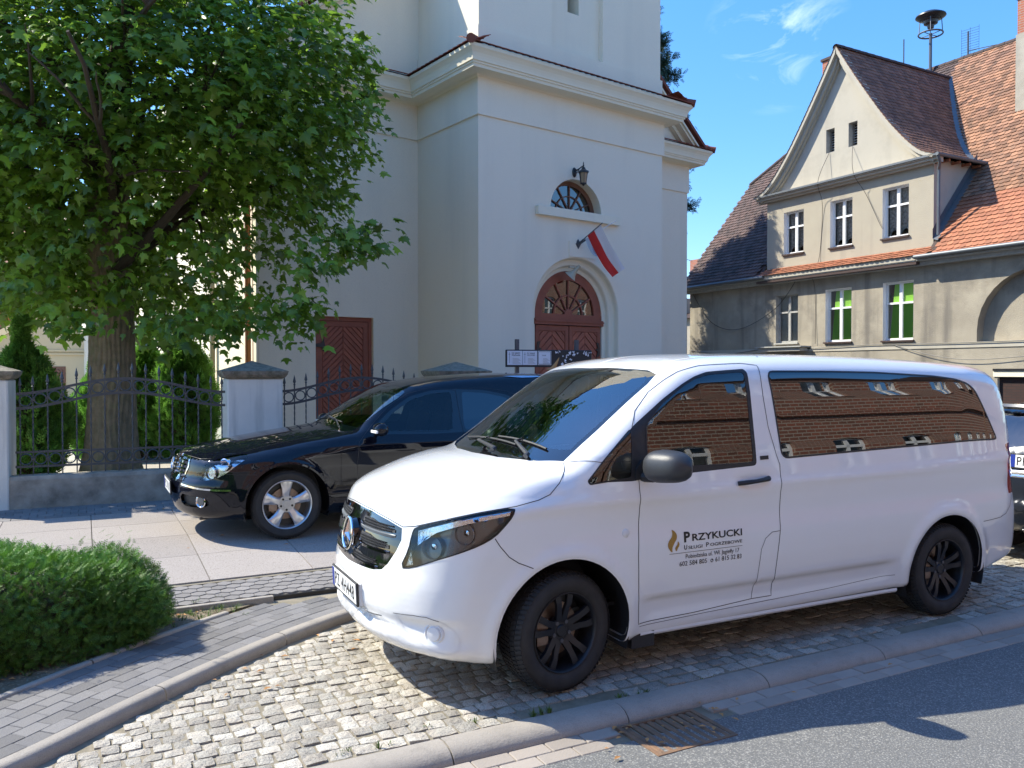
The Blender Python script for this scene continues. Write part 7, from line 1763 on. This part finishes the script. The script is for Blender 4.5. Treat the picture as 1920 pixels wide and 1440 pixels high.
put('rear_side_window',sc_['rear_side_window'],G_dark,car,0); put('load_window',sc_['load_window'],G_dark,car,0); put('window_trim',sc_['window_trim'],M_gloss,car,0)
put('grille',sc_['grille'],M_gloss,car); put('fog_opening',sc_['fog_opening'],M_trim,car,0,-.03)
put('inner_lining',sc_['body'],M_trim,car,2,-.035); put('inner_panel',sc_['hood'],M_black,car,2,-.03)
cg=[]; Rc=lambda P,w=.004,c=False:cg.append(ribbon(CAR,P,w,.0012,c))
Rc(cS(cdoor),.004,True); Rc(cS(cdoor2),.004,True); Rc(P3([(.85,.25,.80),(.79,.42,.79),(.74,.55,.78),(.67,.66,.79)])); Rc(P3([(.36,.72,.86),(.1,.72,.92),(-.3,.71,.99),(-.60,.70,1.03)])); Rc(P3([(.55,.833,.655),(.45,.88,.650),(.286,.905,.640)]))
for g_ in cg: put('panel_gap',g_,M_black,car,0)
put('chrome_strip',merge([ribbon(CAR,P3([(.90,.42,.535),(.843,.554,.525),(.756,.691,.512),(.60,.80,.505),(.516,.852,.503)]),.016,.006),ribbon(CAR,P3([(.955,.02,.585),(.94,.25,.583),(.88,.42,.58)]),.03,.006)]),M_chrome,car)
put('side_moulding',merge([ribbon(CAR,cS([(-.44,.515),(-.9,.50),(-1.75,.49)]),.030,.008),ribbon(CAR,cS([(-1.9,.49),(-2.7,.485)]),.030,.008)]),M_navy,car)
put('door_sill',ribbon(CAR,cS([(-.50,.26),(-1.5,.25),(-2.65,.26)]),.05,.004),M_navy,car)
put('window_seal',merge([ribbon(CAR,cS(fillet(P3(fw),.04)),.012,.002,True)]),M_gloss,car)
for s in (1,-1):
    h_=empty('headlight'); h_.parent=car; S=np.array([1,s,1.])
    V,F,Nn=sc_['headlight']; F=fixw(V,F,Nn); F2=F if s>0 else F[:,::-1]
    raw('lens',V*S,F2,G_lamp,h_,True,normals=Nn*S); raw('housing',(V-Nn*.04)*S,F2,M_refl,h_,True,normals=Nn*S)
    for c0,r in (((.66,.70,.66),.06),((.55,.775,.735),.055)):
        m=MB(); m.lathe([(r,.02),(r*.85,-.02),(r*.3,-.05),(0,-.055)],(0,0,0),'x',22); m.lathe([(r,.02),(r*1.12,.015),(r*1.12,-.02)],(0,0,0),'x',22); m.xf(Matrix.Translation((c0[0],c0[1]*s,c0[2]))@Matrix.Rotation(math.radians(35*s),4,'Z')); m.build('reflector_bowl',M_chrome,h_,smooth=True,sharp=50)
    m=MB(); m.lathe([(0,.012),(.040,.010),(.052,.022),(.060,.018),(.062,-.03)],(0,0,0),'x',24); m.xf(Matrix.Translation((.745,s*.655,.392))@Matrix.Rotation(math.radians(38*s),4,'Z')); fl_=m.build('fog_lamp',M_chrome,car,smooth=True,sharp=40)
    m=MB(); m.lathe([(0,.020),(.040,.018)],(0,0,0),'x',24); m.xf(Matrix.Translation((.745,s*.655,.392))@Matrix.Rotation(math.radians(38*s),4,'Z')); m.build('fog_lens',M_lampin,car)
    m=MB(); vs=[];nu,nv=16,9
    for j in range(nv):
        t=j/(nv-1)*2-1; yy=.94+.095*(t+1); k=max((1-abs(t)**3)**.5,.06)
        for i in range(nu): a=2*math.pi*i/nu; vs.append((-.87+.075*k*math.cos(a),s*yy,1.035+.068*k*math.sin(a)))
    m.add(vs,[(j*nu+i,j*nu+(i+1)%nu,(j+1)*nu+(i+1)%nu,(j+1)*nu+i) for j in range(nv-1) for i in range(nu)]+[tuple(range(nu-1,-1,-1)),tuple(range((nv-1)*nu,nv*nu))]); mi=empty('door_mirror'); mi.parent=car; m.build('housing',M_navy,mi,smooth=True,sharp=60)
    MB().bbox(-.81,-.79,s*1.06-.085,s*1.06+.085,1.005,1.03,.004).build('indicator',M_plate,mi); m=MB(); m.tube([(-.90,s*.83,.99),(-.88,s*.97,1.0)],.022,6); m.build('mirror_arm',M_navy,mi)
    for cx in (0,-3.2):
        m=MB(); m.lathe([(.41,.50),(.41,.88)],(cx,0,.335),'y',32,a0=-.35,a1=math.pi+.35); m.lathe([(.10,.50),(.41,.50)],(cx,0,.335),'y',32,a0=-.35,a1=math.pi+.35); m.v=[(x,s*y,z) for x,y,z in m.v]; m.build('arch_liner',M_black,car,smooth=True)
        wheel(car,cx,s*.765,.335,.335,.225,.235,'silver',0,s)
        P=aFc if cx==0 else aRc; V,F,Nn=ribbon(CAR,None,.016,.002,False,uv=P[:-2]); raw('arch_lip',V*S,fixw(V,F,Nn) if s>0 else fixw(V,F,Nn)[:,::-1],M_navy,car,True,normals=Nn*S)
# chrome slats across the grille, star, plate
for z in (.635,.675,.715,.755):
    for s in (1,-1):
        vs=[]; N2=10
        for i in range(N2+1):
            yy=.03+(.36-.03)*i/N2; q=front_pt(CAR,yy,z); vs+=[(q[0]+.004,s*yy,z+.010),(q[0]+.018,s*yy,z-.001),(q[0]+.003,s*yy,z-.010)]
        m=MB(); m.add(vs,[(i*3+k,i*3+k+1,i*3+4+k,i*3+3+k) for i in range(N2) for k in range(2)]); m.build('grille_slat',M_chrome,car)
put('grille_frame',ribbon(CAR,P3([(.885,.0001,.803)]+cgr+[(.93,.02,.598)]),.018,.006),M_chrome,car)
emblem(car,.935,0,.70,.065,.006,math.radians(10),matl=M_chrome)
plate(car,.985,0,.49,'PZ 7111',tilt=math.radians(2))
MB().box(-3.9,.75,-.55,.55,.20,.26).build('underbody',M_black,car)
m=MB(); m.add([(-.55,-.7,1.0),(-.55,.7,1.0),(-1.0,.72,.98),(-1.0,-.72,.98),(-1.0,.72,.6),(-1.0,-.72,.6)],[(0,1,2,3),(3,2,4,5)]); m.build('dashboard',M_dash,car)
MB().box(-3.9,-.4,-.72,.72,.40,.42).build('cabin_floor',M_black,car)
for y in (.37,-.37):
    st_=empty('seat'); st_.parent=car; MB().bbox(-1.75,-1.25,y-.23,y+.23,.5,.66,.05).build('seat_cushion',M_seat,st_); m=MB(); m.bbox(-.08,.08,y-.22,y+.22,0,.60,.06); m.xf(Matrix.Translation((-1.72,0,.60))@Matrix.Rotation(math.radians(-14),4,'Y')); m.build('seat_back',M_seat,st_)
    m=MB(); m.bbox(-.05,.05,y-.12,y+.12,0,.17,.04); m.xf(Matrix.Translation((-1.88,0,1.17))); m.build('headrest',M_seat,st_)
MB().bbox(-1.30,-1.27,-.11,.11,1.27,1.34,.01).build('interior_mirror',M_whitep,car)
MB().box(-2.55,-2.5,-.6,.6,.4,1.45).build('bulkhead',M_black,car)
# wing-shaped roof-side ornament, reflected sky put into its pale blue, chrome plate under the notice board edge
lf_=[(-2.49,1.530),(-2.62,1.545),(-2.76,1.548),(-2.95,1.545),(-3.0,1.50),(-2.86,1.472),(-2.72,1.462),(-2.60,1.492)]
P=CAR.surf(*[np.array(q) for q in (lambda r:(r[0],r[1]))(CAR.inv(P3([(x,.50,z) for x,z in lf_])))])
a,b,c=patch(CAR,P,.006,.02); M_orn=mat('sky_tinted_ornament',(.30,.48,.66),.25,metal=.4); raw('side_ornament',a,fixw(a,b,c),M_orn,car,True,normals=c)
wp=empty('wiper'); wp.parent=car
def cws(x,y,z,o): p=surf_uv(CAR,to_uv(CAR,P3([(x,abs(y),z)]))); nn=grad(CAR,p); p=(p+nn*o)[0]; return (p[0],p[1]*(1 if y>=0 else -1),p[2])
m=MB(); m.tube([cws(-.60,.55,1.05,.02),cws(-.64,.30,1.08,.02),cws(-.66,-.05,1.10,.015)],[.009,.008,.005],6); m.build('arm',M_chrome,wp,smooth=True)
m=MB(); m.tube([cws(-.62,-.45,1.09,.012),cws(-.64,.0,1.09,.012),cws(-.66,.45,1.08,.012)],.006,6); m.build('blade',M_trim,wp)
# dry curled leaf lying on the hearse roof
v=Matrix.Translation((CPX,CPY,.17))@Matrix.Rotation(CA,4,'Z')@Vector((-2.95,.10,1.60))
dl=empty('curled_dry_leaf',(.45,8.1,1.83),0,'large curled orange-brown dry leaf in front of the notice board','dry leaf')
dl.location=(.46,9.35,1.80); dl.scale=(.75,.75,.75)
m=MB(); m.add([(-.10,0,.0),(.02,-.03,.035),(.10,-.01,.14),(.11,0,.19),(.03,.03,.085),(-.02,.02,.03)],[(0,1,5),(1,4,5),(1,2,4),(2,3,4)]); m.add([(-.10,0,.0),(.0,-.06,-.01),(.06,-.03,.03),(.10,-.01,.14),(.02,-.03,.035)],[(0,1,4),(1,2,4),(2,3,4)]); m.build('blade',M_dry,dl)
# ------------------------------------------------------------------ dark car behind the van (right edge)
def suv_f(x,y,z):
    x,y,z=np.broadcast_arrays(np.asarray(x,float),np.asarray(y,float),np.asarray(z,float)); ay=np.abs(y)
    xs=x+.10*(ay/.88)**2.6*smoothstep(-1,.6,x)-.2*(ay/.88)**2.6*smoothstep(-2.6,-3.4,x)
    fs=poly_sdf(xs,z,SUV_SIDE); w=np.interp(z,[.2,.35,.6,.85,.98,1.1,1.3,1.46],[.84,.89,.91,.90,.87,.81,.72,.64])-np.clip((x-.3)/.6,0,1)**2*.10-np.clip((-2.9-x)/.8,0,1)**2*.16
    return smax(fs,(ay-w)*.92,np.interp(z,[.3,1,1.4],[.10,.07,.10]))
SUV_SIDE=catmull([(.70,.30),(.84,.33),(.88,.42),(.885,.55),(.86,.62),(.855,.78),(.83,1.0),(.74,1.15),(.60,1.33),(.50,1.42),(.20,1.47),(-.6,1.49),(-1.5,1.46),(-1.85,1.38),(-2.45,1.03),(-3.2,.92),(-3.5,.80),(-3.56,.55),(-3.5,.3),(-1,.26)],4,True)
SUV=Body(suv_f,.0,-2.7,.75,1.0)
sx_,sy_=st2w(7.30,4.20)
rc=empty('dark_car',(sx_-.885*.0,sy_,0),A_ST+math.pi,'dark hatchback at the right edge behind the van, only its rear left corner visible','car')
rc.location=(4.72+.885*.88,7.30+.465*.88,0)
uS=lambda P:to_uv(SUV,resample(P3(P),.02) if len(P)>1 else P3(P)); st_=lambda p:(float(to_uv(SUV,P3([p]))[0][0]),math.pi/2)
rwin_uv=chaikin(np.vstack([[st_((.54,0,1.41))],uS([(.56,.40,1.38),(.58,.56,1.34),(.70,.66,1.12),(.74,.66,1.06),(.78,.3,1.06)]),[st_((.79,0,1.06))]]),0)
sreg=[('arch',arch_poly(0,.32,.37,.28,SUV)),('arch',arch_poly(-2.6,.32,.37,.28,SUV)),('rear_window',rwin_uv),('side_window',to_uv(SUV,SUV.side(np.array([-.0,.25,.05,-.9,-1.8,-2.2,-1.2]),np.array([1.04,1.10,1.36,1.40,1.34,1.05,1.03])))),('tail_light',uS([(.80,.70,1.02),(.60,.84,1.02),(.55,.86,.90),(.62,.85,.80),(.82,.72,.82)]))]
ss=build_shell(SUV,sreg,(-2.7-math.pi/2,math.pi/2),.05,.05)
put('body_shell',ss['body'],M_grey,rc); put('rear_window',ss['rear_window'],G_dark,rc); put('side_window',ss['side_window'],G_dark,rc,0); put('tail_light',ss['tail_light'],M_red,rc,0)
for s in (1,-1):
    for cx in (0,-2.6): wheel(rc,cx,s*.77,.32,.32,.2,.21,'silver',0,s)
for z,hh in ((.855,.022),(.815,.014)):
    vs=[]
    for i in range(17):
        yy=-.62+1.24*i/16; q=front_pt(SUV,yy,z); vs+=[(q[0]+.002,yy,z-hh),(q[0]+.014,yy,z),(q[0]+.002,yy,z+hh)]
    m=MB(); m.add(vs,[(i*3+k,i*3+k+1,i*3+4+k,i*3+3+k) for i in range(16) for k in range(2)]); m.build('chrome_strip',M_chrome,rc)
q=front_pt(SUV,0,.95); plate(rc,q[0]+.02,0,.955,'PK',tilt=math.radians(-6),tw=.11)
m=MB(); m.tube([front_pt(SUV,y,1.47 if False else 1.40)+np.array([.05,0,.04]) for y in np.linspace(-.6,.6,9)],.03,6); m.build('rear_spoiler',M_grey,rc,smooth=True)
# ------------------------------------------------------------------ notice board with death notices
nbx,nby=-.098,13.5
nb_=empty('notice_board',(nbx,nby,.19),math.atan2(.5,1.468),'black notice board with white death notices on two posts before the portal','notice board')
MB().bbox(0,1.55,0,.05,1.655,1.945,.01).build('board',M_trim,nb_)
for x in (.22,1.30): MB().box(x-.03,x+.03,.055,.115,-.1,2.12).build('post',M_steel,nb_)
def notice(x0,x1,lines,framed=False,cross=False):
    p=empty('death_notice'); p.parent=nb_; MB().box(x0,x1,-.006,-.001,1.69,1.925).build('sheet',M_paper,p)
    m=MB()
    if framed:
        for r in ((x0+.008,x1-.008,1.700,1.706),(x0+.008,x1-.008,1.909,1.915),(x0+.008,x0+.014,1.70,1.915),(x1-.014,x1-.008,1.70,1.915)): m.box(r[0],r[1],-.009,-.0062,r[2],r[3])
    if cross: m.box(x0+.034,x0+.038,-.009,-.0062,1.72,1.90); m.box(x0+.02,x0+.052,-.009,-.0062,1.865,1.869)
    for i in range(6): m.box(x0+.09,x1-.03-(i%3)*.02,-.009,-.0062,1.715+i*.0165,1.7175+i*.0165)
    m.build('rules',M_ink,p)
    for (t,z,h_,w_) in lines:
        q=text_mb(t,1,.001,.01); xs=[v[0] for v in q.v]; k=w_/(max(xs)-min(xs)); q.v=[(x0+.075+(v[0]-min(xs))*k,-.0095+v[1]*.2,z+v[2]*h_/.7) for v in q.v]; q.build('lettering',M_ink,p)
notice(.02,.285,[('Ś.P. JERZY',1.875,.022,.15),('Wachowiak',1.842,.024,.15)],cross=True); notice(.292,.545,[('Ś.P. TADEUSZ',1.875,.020,.14),('ZACHWIEJA',1.845,.018,.14)],cross=True); notice(.56,.80,[('Urszula',1.845,.018,.07)],framed=True)
m=MB()
g=np.random.default_rng(5)
for (cx,cz,n2) in ((.93,1.90,5),(1.05,1.85,4),(1.16,1.90,8),(1.24,1.885,7),(1.47,1.88,9),(1.0,1.72,4),(1.1,1.78,5),(1.36,1.90,3)):
    for _ in range(n2):
        a=g.uniform(0,6.28,5).cumsum()*0+np.sort(g.uniform(0,6.28,5)); r=g.uniform(.006,.03,5); ox,oz=cx+g.normal()*.03,cz+g.normal()*.018; P=[(ox+r[i]*math.cos(a[i]),max(min(oz+r[i]*math.sin(a[i]),1.938),1.665)) for i in range(5)]; m.add([(x,-.002-g.random()*.001,z) for x,z in P],[tuple(range(5))])
m.build('torn_paper',M_paper,nb_,kind='stuff')
# street lamp posts across the road whose long shadows reach the asphalt are outside the frame
for o in bpy.data.objects: o.select_set(False)
